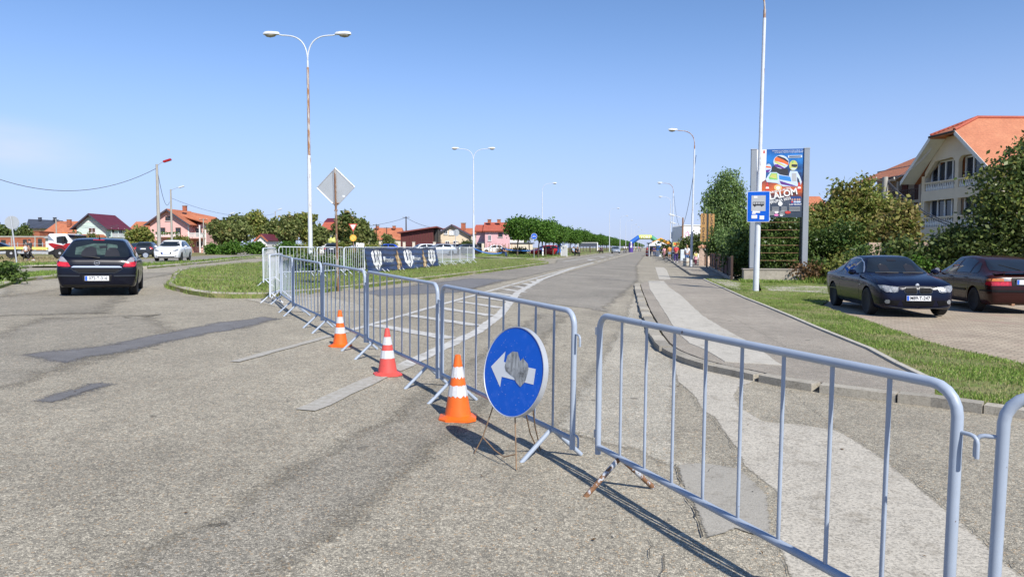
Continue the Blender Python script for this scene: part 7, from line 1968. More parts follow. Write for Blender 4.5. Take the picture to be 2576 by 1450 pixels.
for fi, (zb, zr, zt) in enumerate(floors):
    for bi, (x0, x1) in enumerate(((-HW + .44, -.22), (.22, HW - .44))):
        pl = arch_open(x0, x1, zb, zt, fi == 1 and bi == 0)
        if fi == 1 and bi == 1: pl = [(-a_, b_) for a_, b_ in arch_open(-HW + .44, -.22, zb, zt, True)]
        hb('wall_arch', pl, .001, .299, 'pl_beige')
        # balusters
        mb = MB(); mb.box(((x0 + x1) / 2, .12, zr), (x1 - x0, .26, .11)); mb.box(((x0 + x1) / 2, .12, zb + .05), (x1 - x0, .26, .1))
        rail = mb.build('balcony_rail', M['pl_beige'], HB)
        mb = MB()
        nb = 17
        for k in range(nb): mb.lathe([(.035, zb + .08), (.05, zb + .2), (.075, zb + .36), (.04, zb + .55), (.035, zr - .12), (.05, zr - .05)], 8, (x0 + (x1 - x0) * (k + .5) / nb, .12, 0), caps=False)
        mb.build('balusters', M['white'], rail, smooth=True)
        # glazing set back
        mb = MB(); wx = np.linspace(x0 + .1, x1 - .1, 5); ztop = zt - .05
        lim = lambda x: min(ztop, ZA + .9 - sl_ * abs(x) - .45)
        for k, x in enumerate(wx): mb.box((x, .55, (zb + lim(x)) / 2), (.13, .1, lim(x) - zb))
        
        for k in range(4):
            a_, b_ = wx[k], wx[k + 1]; mb.prism([(a_, lim(a_) - .12), (b_, lim(b_) - .12), (b_, lim(b_)), (a_, lim(a_))], .5, .6)
        mb.box(((x0 + x1) / 2, .553, zr - .05), (x1 - x0, .1, .1))
        wf = mb.build('window', M['trim'], HB)
        mb = MB(); mb.prism([(x0, zb), (x1, zb), (x1, lim(x1) - .02), ((x0 + x1) / 2, lim((x0 + x1) / 2) - .02), (x0, lim(x0) - .02)], .59, .63); mb.build('pane', M['house_glass'] if 'house_glass' in M else M['glass'], wf)
        hbox('bay_ceiling', ((x0 + x1) / 2 + (0 if fi == 0 else (.5 if bi == 0 else -.5)), .66, zt + .06), (x1 - x0 - (0 if fi == 0 else 1.4), .7, .1), 'pl_beige'); hbox('balcony_floor', ((x0 + x1) / 2, .6, zb - .06), (x1 - x0, .9, .12), 'pl_beige')
    hb('floor_band', [(-HW, zb - .62), (HW, zb - .62), (HW, zb - .001), (-HW, zb - .001)], -.02, .302, 'pl_beige')
# gable field above the upper openings
hb('gable_wall', [(-HW, 8.15), (HW, 8.15), (HW * .98, 8.2), (cx_ + .05, ZC - .05), (-cx_ - .05, ZC - .05), (-HW * .98, 8.2)], .02, .32, 'pl_beige') if False else None
gx = lambda z: (ZA + .9 - z) / sl_
hb('gable_wall', [(-gx(9.0), 8.85), (gx(9.0), 8.85), (gx(ZC - .1), ZC - .1), (-gx(ZC - .1), ZC - .1)], .02, .31, 'pl_beige')
hb('side_wall', [(-HW, -.3), (-HW + .3, -.3), (-HW + .3, ZE + .3), (-HW, ZE + .3)], .31, DEEP, 'pl_beige'); hb('side_wall', [(HW - .3, -.3), (HW, -.3), (HW, ZE + .3), (HW - .3, ZE + .3)], .31, DEEP, 'pl_beige')
OV = 1.25
for s in (-1, 1):
    def pt(x, y, z): return Vector((s * x, y, z))
    xo = HW + 1.0; zo = ZA + .9 - sl_ * xo
    a_, b_, c_, d_, e_ = pt(cx_, -OV, ZC), pt(xo, -OV, zo), pt(xo, DEEP, zo), pt(0, DEEP, ZA + .9), pt(0, 1.5, ZA + .9)
    mb = MB(); th = Vector((0, 0, -.2)); vs = [a_, b_, c_, d_, e_]
    mb.add(vs + [v + th for v in vs], [(0, 1, 2, 3, 4), (9, 8, 7, 6, 5)] + [(i, 5 + i, 5 + (i + 1) % 5, (i + 1) % 5) for i in range(5)]); r_ = mb.build('roof', M['tile_big'], HB)
    # white soffit board along the verge
    mb = MB(); mb.add([a_ + Vector((0, -.03, .02)), b_ + Vector((0, -.03, .02)), b_ + Vector((0, -.03, -.34)), a_ + Vector((0, -.03, -.34)), a_ + Vector((0, 0, .02)), b_ + Vector((0, 0, .02)), b_ + Vector((0, 0, -.34)), a_ + Vector((0, 0, -.34))], [(0, 1, 2, 3), (4, 5, 6, 7), (0, 1, 5, 4), (2, 3, 7, 6), (1, 2, 6, 5), (0, 3, 7, 4)]); mb.build('verge_board', M['pl_white'], r_)
    mb = MB(); q0, q1 = a_ + Vector((0, 0, -.22)), b_ + Vector((0, 0, -.22)); mb.quad(q0, q1, q1 + Vector((0, OV, 0)), q0 + Vector((0, OV, 0))); mb.build('soffit', M['pl_white'], r_)
# clipped hip over the gable
mb = MB(); vs = [Vector((-cx_, -OV, ZC)), Vector((cx_, -OV, ZC)), Vector((0, 1.5, ZA + .9))]; mb.add(vs + [v + Vector((0, 0, -.22)) for v in vs], [(0, 1, 2), (5, 4, 3), (0, 3, 4, 1), (1, 4, 5, 2), (2, 5, 3, 0)]); hp = mb.build('hip_roof', M['tile_big'], HB)
mb = MB(); mb.tube([(-cx_ - .1, -OV - .05, ZC - .08), (cx_ + .1, -OV - .05, ZC - .08)], .08, 8); mb.build('gutter', M['dark_metal'], hp)
mb = MB(); mb.tube([(0, 1.5, ZA + .93), (0, DEEP, ZA + .93)], .13, 8)
for s in (-1, 1): mb.tube([(s * cx_, -OV, ZC + .05), (0, 1.5, ZA + .93)], .12, 8)
mb.build('ridge_tiles', M['tile_red'], HB)
hbox('chimney', (-2.3, 3.2, ZA - .4), (.7, .7, 2.2), 'brick')
# farther wing, lower, roof sloping to the road
WL = 11.5
hb('wing_wall', [(-HW - WL, -.3), (-HW, -.3), (-HW, ZE + 1.7), (-HW - WL, ZE + 1.7)], 2.4, 2.7, 'pl_grey')
mb = MB(); vs = [Vector((-HW - WL - .9, .3, ZE + .55)), Vector((-HW + .4, .3, ZE + .55)), Vector((-HW + .4, 6.2, ZA + .3)), Vector((-HW - WL + 4, 6.2, ZA + .3))]
mb.add(vs + [v + Vector((0, 0, -.2)) for v in vs], [(0, 1, 2, 3), (7, 6, 5, 4), (0, 4, 5, 1), (1, 5, 6, 2), (2, 6, 7, 3), (3, 7, 4, 0)]); wr_ = mb.build('wing_roof', M['tile_big'], HB)
mb = MB(); mb.tube([(-HW - WL - 1, .22, ZE + .5), (-HW + .4, .22, ZE + .5)], .09, 8); mb.build('gutter', M['dark_metal'], wr_)
for zz in (2.9, 5.7):
    hbox('wing_balcony', (-HW - WL / 2, 1.5, zz), (WL, 2.0, .22), 'pl_grey')
    mb = MB(); mb.box((-HW - WL / 2, .55, zz + 1.05), (WL, .08, .08))
    for k in range(40): mb.box((-HW - WL + WL * (k + .5) / 40, .55, zz + .55), (.09, .06, .95))
    mb.build('wing_balustrade', M['wood_dark'], HB)
    for k in range(3): hbox('wing_door', (-HW - 1.6 - k * 2.6, 2.36, zz + 1.15), (1.5, .1, 2.1), 'wood_maroon')
for k in range(3): hbox('wing_post', (-HW - 1.0 - k * 3.4, .6, 3.7), (.3, .3, 7.8), 'pl_grey')
# roof bracket with insulators, dish
mb = MB(); mb.tube([(-3.2, 1.4, ZE + 1.2), (-3.2, 1.4, ZA + .2)], .04, 6); mb.tube([(-3.7, 1.4, ZA + .1), (-2.7, 1.4, ZA + .1)], .035, 6)
for x in (-3.6, -3.2, -2.8): mb.lathe([(.05, ZA + .12), (.07, ZA + .24), (.03, ZA + .36)], 8, (x, 1.4, 0))
mb.build('power_bracket', M['dark_metal'], HB)
mb = MB(); mb.lathe([(0, 0), (.25, .03), (.42, .1), (.43, .11), (.25, .05), (0, .02)], 20, (0, 0, 0), 'Y', caps=False); mb.build('satellite_dish', M['pl_white'], HB, smooth=True, loc=(-HW - .25, -.25, 3.6), rz=.4)
w0_ = D(2200, 33.5); w1_ = D(2700, 31)
t = thing('garden_wall', 'salmon stone garden wall half hidden behind the shrubs and cars', 'wall', (w0_.x, w0_.y, w0_.z), math.atan2(w1_.y - w0_.y, w1_.x - w0_.x)); L = (w1_ - w0_).length
mb = MB(); mb.box((L / 2, 0, .55), (L, .3, 1.1)); mb.build('wall_block', M['stone_pink'], t); mb = MB(); mb.box((L / 2, 0, 1.13), (L, .45, .1)); mb.build('coping', M['pl_cream'], t)
for k in range(5): mb = MB(); mb.box((k * L / 4.01, 0, .95), (.5, .5, 1.9)); mb.build('pillar', M['stone_pink'], t)
h = Bld('house', 'orange roof behind the walnut trees right of the billboard', 2020, 75); h.slab('roof', (h.X(2030), 0, h.Z(560)), (h.X(2120), 0, h.Z(560)), (h.X(2110), 5, h.Z(485)), (h.X(2040), 5, h.Z(485)), .2, 'tile'); h.prism('wall', [(2032, 660), (2118, 660), (2118, 560), (2032, 560)], .3, 5, 'brick')

# ------------------------------------------------------------------ white kiosk with pink scribbles, awning, dark shed behind
h = Bld('kiosk', 'white painted building side with pink doodles behind the lamp posts', 1714, 98, 'building')
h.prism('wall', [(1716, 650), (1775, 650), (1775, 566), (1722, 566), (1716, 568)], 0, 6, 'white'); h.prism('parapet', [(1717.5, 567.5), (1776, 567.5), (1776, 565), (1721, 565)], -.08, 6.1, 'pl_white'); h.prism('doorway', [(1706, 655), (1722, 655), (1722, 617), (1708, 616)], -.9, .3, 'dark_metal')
rnd = random.Random(2)
for k, (cx, cy, rx, ry) in enumerate(((1728, 590, 5, 9), (1727, 602, 3, 4), (1734, 611, 9, 3), (1760, 602, 5, 3), (1746, 598, 3, 2))):
    mb = MB(); mb.tube([(h.X(cx + rx * math.cos(a) * rnd.uniform(.6, 1.1)), -.02, h.Z(cy + ry * math.sin(a) * rnd.uniform(.6, 1.1))) for a in np.linspace(0, 6.5, 16)], .035, 5); mb.build('doodle', M['magenta'], h.t)
t = thing('sign_panel', 'plain white sign panel on posts left of the white kiosk', 'sign', D(1701, 104), YAW); mb = MB(); mb.box((0, 0, 3.3), (1.45, .2, .95)); mb.build('panel', M['white'], t)
for x in (-.5, .5): mb = MB(); mb.tube([(x, .05, 0), (x, .05, 3)], .05, 6); mb.build('post', M['galv'], t)
t = thing('snack_sign', 'small orange and yellow sign under the white panel', 'sign', D(1702, 92), YAW); mb = MB(); mb.box((0, 0, 2.0), (.95, .1, .5)); mb.build('panel', M['lime_yellow'], t); mb = MB(); mb.box((0, -.06, 2.05), (.7, .02, .25)); mb.build('panel_mark', M['poster_orange'], t); mb = MB(); mb.tube([(0, .05, 0), (0, .05, 1.8)], .04, 6); mb.build('post', M['dark_metal'], t)
h = Bld('hall', 'long dark flat roofed hall at the end of the road', 1656, 260, 'building'); h.prism('wall', [(1656, 640), (1700, 640), (1700, 611), (1656, 611)], 0, 20, 'roof_dark'); h.prism('roof', [(1654, 612), (1702, 612), (1702, 609.5), (1654, 609.5)], -.5, 21, 'car_navy')

# inflatable arch
base = D(1620, 205); t = thing('inflatable_arch', 'blue and yellow inflatable race arch over the road', 'arch', base, YAW); mp = 205 / F
AX = lambda px: (px - 1620) * mp
AZ = lambda py: zpix(py, 205) - base.z
path = [(AX(1587), 0), (AX(1587), AZ(610)), (AX(1607), AZ(596)), (AX(1638), AZ(596)), (AX(1656), AZ(610)), (AX(1656), 0)]
segs = [((0, 1), 'arch_purple'), ((1, 2), 'arch_blue'), ((2, 3), 'arch_yellow'), ((3, 4), 'arch_green'), ((4, 5), 'arch_blue')]
for (i, j), m_ in segs:
    a_, b_ = path[i], path[j]; mb = MB(); ext = .15
    pts = [Vector((a_[0], 0, a_[1])).lerp(Vector((b_[0], 0, b_[1])), k / 8) for k in range(9)]
    mb.tube(pts, [.62 + (.06 if k in (0, 8) else .1) * 0 for k in range(9)], 14); mb.build('tube_segment', M[m_], t, smooth=50)
mb = MB(); mb.lathe([(.63, -.01), (.63, .01)], 3)
o = text_mesh('YOB3', .85, M['white'], t, 'lettering', bold=.02, sx=1.3); o.rotation_euler = (UP, 0, 0); o.location = (AX(1622), -.66, AZ(596)); 
mb = MB(); mb.prism([(AX(1584.5), 1.4), (AX(1589.5), 1.4), (AX(1587.6), 2.4), (AX(1589), 3.2), (AX(1587), 2.9), (AX(1585), 3.2), (AX(1586.3), 2.3)], -.66, -.63); mb.build('star_mark', M['white'], t)
# tents and parasols
def gazebo(label, px, d, w, hgt, mat):
    t = thing('gazebo', label, 'gazebo', D(px, d), YAW * .3)
    for sx in (-1, 1):
        for sy in (-1, 1): mb = MB(); mb.tube([(sx * w / 2, sy * w / 2, 0), (sx * w / 2, sy * w / 2, hgt * .72)], .05, 6); mb.build('leg', M['white'], t)
    mb = MB(); mb.lathe([(w * .73, hgt * .66), (w * .73, hgt * .74), (w * .4, hgt * .86), (.02, hgt)], 4, caps=False)
    o = mb.build('canopy', M[mat], t, rz=R(45)); return t
gazebo('white pop-up gazebo standing at the right of the road', 1654, 126, 2.9, 2.75, 'white_soft')
t = thing('parasol', 'large orange and yellow parasol behind the white gazebo', 'parasol', D(1662, 134), 0); mb = MB(); mb.lathe([(1.75, 2.25), (1.7, 2.5), (.75, 2.95), (.7, 3.0), (.05, 3.3)], 8, caps=False); mb.build('canopy', M['umbrella'], t); mb = MB(); mb.lathe([(1.76, 2.22), (1.77, 2.38)], 8, caps=False); mb.build('valance', M['umbrella2'], t); mb = MB(); mb.tube([(0, 0, 0), (0, 0, 3.2)], .05, 8); mb.build('pole', M['galv'], t)
t = thing('stall_counter', 'white counter under the gazebo', 'counter', D(1660, 128), 0); mb = MB(); mb.box((0, 0, .55), (1.4, .6, 1.1)); mb.build('counter_body', M['white_soft'], t)
# small things on the lawn under the avenue
t = thing('toilet_cabin', 'blue upright panel under the avenue trees', 'panel', D(1406.5, 100), YAW); mb = MB(); mb.box((0, 0, 1.2), (.5, .3, 1.5)); mb.build('panel', M['blue_plastic'], t); mb = MB(); mb.tube([(-.2, 0, 0), (-.2, 0, .6)], .03, 6); mb.tube([(.2, 0, 0), (.2, 0, .6)], .03, 6); mb.build('leg', M['galv'], t)
t = thing('info_board', 'grey board in a white frame beside the blue panel', 'board', D(1419, 94), YAW); mb = MB(); mb.box((0, 0, .75), (.72, .1, 1.25)); mb.build('panel', M['sign_grey'], t); mb = MB()
for x in (-.38, .38): mb.box((x, 0, .75), (.06, .14, 1.5))
mb.box((0, 0, 1.42), (.82, .14, .08)); mb.build('frame', M['white'], t)
t = thing('litter_bin', 'slim white bin post in front of the red car', 'bin', D(1365.3, 92), YAW); mb = MB(); mb.lathe([(.1, 0), (.1, 1.0), (.06, 1.08)], 12); mb.build('bin_body', M['white'], t, smooth=50); mb = MB(); mb.lathe([(.11, .7), (.11, .78)], 12, caps=False); mb.build('hoop', M['blue_plastic'], t)
h = Bld('hoarding', 'wide dark hoarding with a white frame behind the avenue trunks', 1453, 122, 'hoarding'); h.prism('panel', [(1454, 620.5), (1503, 620.5), (1503, 611), (1454, 611)], 0, .15, 'roof_dark'); h.prism('frame', [(1453, 621), (1455, 621), (1455, 609.5), (1453, 609.5)], -.05, .2, 'white'); h.prism('frame', [(1502, 630), (1504, 630), (1504, 609.5), (1502, 609.5)], -.05, .2, 'white'); h.prism('frame', [(1453, 610.5), (1504, 610.5), (1504, 609.4), (1453, 609.4)], -.06, .2, 'white'); h.prism('post', [(1456, 640), (1458, 640), (1458, 621), (1456, 621)], .02, .13, 'galv')
tb = D(1300, 96)
for k, (a, b, c) in enumerate(((D(1192, 72), D(1262, 79), 'blue barrier tape from the double lamp post towards the bench'), (D(1262, 80), D(1366, 92), 'blue barrier tape from the bench to the slim white bin'))):
    a, b = a + Vector((0, 0, 1.0)), b + Vector((0, 0, .55 if k == 0 else 1.0)); mb = MB()
    for i in range(20):
        p, q = a.lerp(b, i / 20), a.lerp(b, (i + 1) / 20); sg = lambda f: -.25 * 4 * f * (1 - f)
        p = p + Vector((0, 0, sg(i / 20))); q = q + Vector((0, 0, sg((i + 1) / 20))); mb.box((p + q) / 2, ((q - p).length, .012, .11), rz=math.atan2(q.y - p.y, q.x - p.x), ry=-math.atan2(q.z - p.z, (q - p).xy.length))
    setp(mb.build('barrier_tape', M['blue_plastic']), c, 'tape', 'barrier tapes on the lawn')
# ------------------------------------------------------------------ trees and shrubs
def foliage(rng, lobes, n, size, clump=0.28, per=14, droop=0.0, shell=0.55, elong=1.5):
    """leaf sprays spread through a few ellipsoid lobes, thicker near the surface, in clumps with gaps between"""
    w = np.array([l[1][0] * l[1][1] * l[1][2] for l in lobes]) ** .75; w /= w.sum()
    nc = max(1, n // per); li = rng.choice(len(lobes), nc, p=w)
    c = np.array([l[0] for l in lobes])[li]; r = np.array([l[1] for l in lobes])[li]
    d = rng.normal(size=(nc, 3)); d /= np.linalg.norm(d, axis=1)[:, None]
    rad = shell + (1 - shell) * rng.random(nc) ** .6; rad *= rng.uniform(.86, 1.12, nc)
    cc = c + d * r * rad[:, None]
    pts = np.repeat(cc, per, 0); dd = np.repeat(d, per, 0); m = len(pts)
    pts = pts + rng.normal(size=(m, 3)) * clump * np.array([1, 1, .75])
    if droop: 
        k = rng.random(m) ** 1.4 * droop; pts[:, 2] -= k; 
    ax = rng.normal(size=(m, 3)) + dd * .6; ax[:, 2] -= .35 + droop
    ax /= np.linalg.norm(ax, axis=1)[:, None]
    nn = rng.normal(size=(m, 3)) + np.array([0, 0, .8]); b = np.cross(ax, nn); b /= np.linalg.norm(b, axis=1)[:, None] + 1e-9
    s = size * rng.uniform(.6, 1.35, m)[:, None]
    v = np.stack([pts - ax * s * elong * .5, pts + b * s * .5, pts + ax * s * elong * .5, pts - b * s * .5], 1).reshape(-1, 3)
    return v, np.arange(4 * m).reshape(m, 4)

def limbs(t, h, r, lobes, seed, mat='bark', fork=.55, trunks=1, name='trunk'):
    rnd = random.Random(seed); mb = MB()
    for q in range(trunks):
        x0, y0 = (rnd.uniform(-.4, .4), rnd.uniform(-.4, .4)) if trunks > 1 else (0, 0)
        bx, by = rnd.uniform(-.1, .1) * h * .3, rnd.uniform(-.1, .1) * h * .3
        top = Vector((x0 + bx, y0 + by, h * fork))
        mb.tube([(x0, y0, -.15), (x0 + bx * .3, y0 + by * .3, h * fork * .5), top], [r * 1.25, r * .95, r * .75], 8)
        for (c, rr) in lobes:
            if rnd.random() < .85:
                e = Vector(c) + Vector((rnd.uniform(-.3, .3) * rr[0], rnd.uniform(-.3, .3) * rr[1], rnd.uniform(0, .4) * rr[2]))
                s_ = Vector((x0, y0, -.15)).lerp(top, rnd.uniform(.75, 1)); mid = s_.lerp(e, .5) + Vector((0, 0, .15 * rr[2]))
                mb.tube([s_, mid, e], [r * .55, r * .36, r * .12], 6)
    return mb.build(name, M[mat], t, smooth=50)

def tree(name, label, cat, loc, lobes, n, size, mat, seed, trunk_h, trunk_r=.1, group=None, droop=0, clump=.28, per=14, shell=.55, elong=1.5, extra=None, trunks=1, fork=.6, rotz=0):
    t = thing(name, label, cat, loc, rotz, group); rng = np.random.default_rng(seed)
    limbs(t, trunk_h, trunk_r, lobes, seed, fork=fork, trunks=trunks, name='trunk' if cat == 'tree' else 'stems')
    v, f = foliage(rng, lobes, n, size, clump, per, droop, shell, elong)
    mesh_np('crown' if cat == 'tree' else 'foliage', v, f, 4, M[mat], t)
    if extra:
        v, f = foliage(rng, lobes, extra[0], size, clump, per, droop, .8, elong); mesh_np('turning_leaves', v, f, 4, M[extra[1]], t)
    return t
def rl(rnd, k, R_, H0, H1, s0, s1, flat=.8):
    """random lobes filling a crown of radius R_ between heights H0 and H1"""
    out_ = []
    for i in range(k):
        a = rnd.uniform(0, 6.283); q = R_ * .62 * math.sqrt(rnd.random()); s = rnd.uniform(s0, s1); z = rnd.uniform(H0 + s * flat, H1 - s * flat)
        out_.append(((q * math.cos(a), q * math.sin(a), z), (s, s, s * flat)))
    return out_

# --- avenue: a few different trees, then copies
protos = []
for k in range(4):
    rnd = random.Random(100 + k); lb = [((0, 0, 2.9), (1.35, 1.35, .95))] + rl(rnd, 7, 1.75, 1.75, 4.05, .65, 1.0, .8)
    protos.append(tree('avenue_tree', 'prototype', 'tree', (0, 0, 0), lb, 5200, .15, 'leaf_avenue', 200 + k, 2.9, .075, droop=.25, clump=.24, shell=.5))
def on_line(px, x): a = math.atan((px - CX) / F) - YAW; return x / math.tan(a)
av = []
for px in (1354, 1373, 1391, 1407, 1434, 1459, 1485, 1499, 1510, 1517): av.append((-12.3, on_line(px, -12.3), 1.0))
y = 203
while y < 470: av.append((-12.2, y, 1.0)); y += 11
rnd = random.Random(7); y = 92
while y < 330: av.append((-16.6, y + rnd.uniform(-2, 2), 1.22)); y += 10
words = ['nearest round-crowned avenue tree, beside the bicycle sign', 'second avenue tree from the bicycle sign', 'third avenue tree, with the slim white bin at its left', 'avenue tree whose trunk stands at the blue panel', 'avenue tree right of the grey info board', 'avenue tree right of the people seated in the shade', 'avenue tree in front of the dark hoarding', 'avenue tree at the right end of the dark hoarding', 'avenue tree in front of the tall single lamp past the hoarding', 'avenue tree just left of the silver car']
for i, (x, y, s_) in enumerate(av):
    rs = random.Random(i); loc = (x, y, zg(x) + .09); pr = protos[i % 4]; sc_ = s_ * rs.uniform(.93, 1.08); z_ = s_ * rs.uniform(.95, 1.06)
    lab = words[i] if i < len(words) else ('round-crowned tree in the back row of the avenue, behind the kerbside row' if x < -14 else 'small far avenue tree beyond the silver car')
    if i < 4: o = pr; o.location = loc; o.rotation_euler = (0, 0, rs.uniform(0, 6)); o.scale = (sc_, sc_, z_)
    else: o = dup(pr, loc, rs.uniform(0, 6.28), scale=(sc_, sc_, z_))
    o['label'] = lab; o['group'] = 'round-crowned trees of the avenue'
# far green mass closing the road
rnd = random.Random(5)
for k in range(26):
    y = 480 + k * 22; o = dup(protos[k % 4], (-12.2, y, zg(-12.2)), rnd.uniform(0, 6), 'small far avenue tree seen under the inflatable arch', 'round-crowned trees of the avenue', (1.3, 1.3, 1.25))
for k in range(14):
    x, y = 12 + rnd.uniform(0, 4), 175 + k * 24; o = dup(protos[k % 4], (x, y, zg(x)), rnd.uniform(0, 6), 'far tree on the right side of the road behind the gazebo', 'far trees on the right side', (1.2, 1.2, 1.1))

# --- trees and bushes in the distance on the left
def px_tree(name, label, px, d, py_top, wpx, mat, seed, n=3800, cat='tree', z0=.25, size=.32, group='trees behind the left road', k=7, extra=None, droop=0):
    b = D(px, d); h = zpix(py_top, d) - b.z; R_ = wpx * d / F / 2; rnd = random.Random(seed)
    lb = rl(rnd, k, R_ * 1.1, h * z0, h * .97, min(R_ * .42, h * .2), min(R_ * .66, h * .34), .9) + [((0, 0, h * (z0 + .95) / 2), (R_ * .62, R_ * .62, h * (.95 - z0) / 2))]
    return tree(name, label, cat, b, lb, n, size, mat, seed, h * .55, max(.07, h * .025), group, droop, clump=.3, per=12, shell=.6, extra=extra)
px_tree('broadleaf_tree', 'broad dark bush-like tree with a pointed top, left of the tall lamp post group', 556, 118, 545, 62, 'leaf_bush', 1, extra=(600, 'leaf_brown'))
px_tree('broadleaf_tree', 'wide olive green tree right of the pink house garden', 600, 125, 535, 74, 'leaf_bush', 2, 4600)
px_tree('broadleaf_tree', 'tallest rounded green tree of the group left of the double lamp', 650, 132, 522, 62, 'leaf_walnut', 3, 4600)
px_tree('broadleaf_tree', 'bushy tree just left of the tall double lamp post', 725, 112, 538, 66, 'leaf_bush', 4, 5000, extra=(500, 'leaf_brown'))
px_tree('broadleaf_tree', 'dark green tree filling the gap left of the slim lamp pole', 690, 128, 540, 56, 'leaf_bush', 19, 3600)
px_tree('broadleaf_tree', 'bushy tree directly behind the tall double lamp post', 772, 116, 533, 52, 'leaf_walnut', 5, 4200)
px_tree('broadleaf_tree', 'low dark tree under the white house right of the lamp', 800, 108, 565, 44, 'leaf_bush', 6, 3000)
px_tree('broadleaf_tree', 'tall dark tree right behind the grey diamond sign', 872, 100, 529, 56, 'leaf_dark', 7, 4600, extra=(900, 'leaf_brown'))
px_tree('broadleaf_tree', 'lower dark tree beside the give way triangle', 905, 104, 550, 44, 'leaf_bush', 8, 3600)
px_tree('conifer', 'small dark cypress in front of the ruined orange roof', 941, 128, 580, 17, 'leaf_dark', 9, 1800, z0=.05, size=.2, k=4)
px_tree('sapling', 'thin sapling in front of the patchy orange roof', 978, 140, 586, 30, 'leaf_bush', 10, 900)
px_tree('broadleaf_tree', 'dark tree behind the rose pink house and left of the avenue', 1302, 150, 549, 44, 'leaf_dark', 11, 3400)
px_tree('broadleaf_tree', 'green tree between the mint and the pink house', 350, 118, 569, 60, 'leaf_walnut', 12, 4600, z0=.05)
px_tree('broadleaf_tree', 'small tree at the left corner of the mint house', 182, 130, 583, 30, 'leaf_bush', 13, 1600)
px_tree('broadleaf_tree', 'dark tree mass at the far left edge behind the round sign', 8, 135, 563, 46, 'leaf_dark', 14, 3400, z0=.05)
px_tree('broadleaf_tree', 'dark tree behind the round sign and the dark roofed house', 62, 140, 561, 50, 'leaf_dark', 15, 3400, z0=.05)
px_tree('sapling', 'small shrub on the porch roof line of the mint house', 232, 132, 584, 16, 'leaf_bush', 16, 600)
px_tree('garden_shrub', 'round dark shrub at the corner of the rose pink house', 1178, 122, 604, 32, 'leaf_dark', 17, 1600, 'shrub', .02, .2)
px_tree('garden_shrub', 'rounded shrub under the balcony of the pink house', 455, 112, 592, 40, 'leaf_walnut', 18, 1800, 'shrub', .02, .22)
for i, (px, d, pt, w_, lab) in enumerate(((585, 96, 612, 50, 'low bright green thicket left of the slim lamp pole'), (640, 98, 610, 64, 'low bright green thicket around the slim lamp pole'), (720, 94, 612, 60, 'low green thicket before the bushy tree left of the double lamp'), (545, 100, 616, 50, 'low thicket right of the pink house'), (775, 92, 616, 50, 'low green thicket at the foot of the tall double lamp'), (860, 88, 612, 50, 'low thicket under the grey diamond sign'), (930, 86, 618, 80, 'scrubby weeds before the ruined roof'))):
    px_tree('thicket', lab, px, d, pt, w_, 'leaf_avenue' if i < 4 else 'leaf_walnut', 30 + i, 2400, 'shrub', .0, .2, 'low thickets along the left road', 8)
for i, (px, d, pt, w_, lab) in enumerate(((1305, 106, 627, 60, 'dry tan weeds at the boundary wall'), (1270, 118, 628, 30, 'dry weeds right of the white saloon'))):
    px_tree('dry_weeds', lab, px, d, pt, w_, 'leaf_brown', 50 + i, 1500, 'shrub', 0, .16, 'dry weeds on the lawn edge', 6)
# shrubs on the island at the lamp foot
for i, (px, d, pt, w_, lab, mt) in enumerate(((762, 30.5, 652, 44, 'leafy green shrub at the foot of the tall double lamp', 'leaf_hedge'), (806, 31, 655, 50, 'leafy green shrub right of the double lamp foot', 'leaf_hedge'), (840, 32, 662, 40, 'low shrub behind the rusty sign post', 'leaf_avenue'), (893, 35, 640, 50, 'dark upright shrub behind the last bare barrier before the banner', 'leaf_dark'))):
    px_tree('island_shrub', lab, px, d, pt, w_, mt, 60 + i, 1900, 'shrub', .0, .085, 'shrubs on the island', 8)
b = P(-8, 715); tree('island_shrub', 'dark leafy weed at the left edge of the photo', 'shrub', b, [((0, 0, .4), (.45, .4, .42)), ((.35, .2, .25), (.3, .3, .3))], 700, .08, 'leaf_hedge', 66, .4, .02, 'shrubs on the island', clump=.1, per=8)

# --- right side
b = D(1824, 83); rnd = random.Random(21)
lb = [((0, 0, 5.0), (1.7, 1.7, 2.9)), ((-.8, -.3, 4.2), (1.2, 1.2, 2.2)), ((.9, 0, 4.6), (1.3, 1.3, 2.4)), ((.2, -.5, 6.6), (1.1, 1.1, 1.5)), ((-.3, .2, 3.0), (1.5, 1.4, 1.4)), ((1.2, .3, 3.0), (1.2, 1.2, 1.5)), ((-1.3, 0, 5.3), (.8, .8, 1.3))]
tree('willow_tree', 'drooping willow rising behind the wooden Cyrillic signs', 'tree', b, [(tuple(q * 1.3 for q in c), tuple(q * 1.28 for q in r)) for c, r in lb], 17000, .13, 'leaf_willow', 22, 5.5, .16, droop=.9, clump=.3, per=16, elong=2.6, shell=.45)
def shrub(label, px, d, ht, w_, mat, seed, n, size=.1, extra=None, name='garden_shrub', wd=1.0, k=8, group='shrubs along the right side'):
    b = D(px, d); rnd = random.Random(seed); lb = []
    for i in range(k):
        x = rnd.uniform(-.5, .5) * w_; s = rnd.uniform(.28, .42) * min(w_, ht * 1.2); z = rnd.uniform(.2, .78) * ht
        lb.append(((x, rnd.uniform(-.3, .3) * wd, z), (s, s * .8 * wd, s * .85)))
    return tree(name, label, 'shrub', b, lb, n, size, mat, seed, ht * .6, .045, group, clump=.16, per=12, shell=.5, extra=extra, trunks=2)
shrub('tall green shrub behind the dark boarded fence', 1840, 55, 3.6, 2.4, 'leaf_hedge', 31, 7000, .10)
shrub('feathery bush between the fence and the billboard', 1872, 46, 3.2, 2.0, 'leaf_willow', 32, 5600, .08)
shrub('bush at the near end of the dark fence', 1886, 40, 1.5, 1.6, 'leaf_hedge', 33, 2600, .09)
shrub('glossy dark hedge behind the left billboard post', 1915, 37.5, 3.3, 3.0, 'leaf_hedge', 34, 9000, .1)
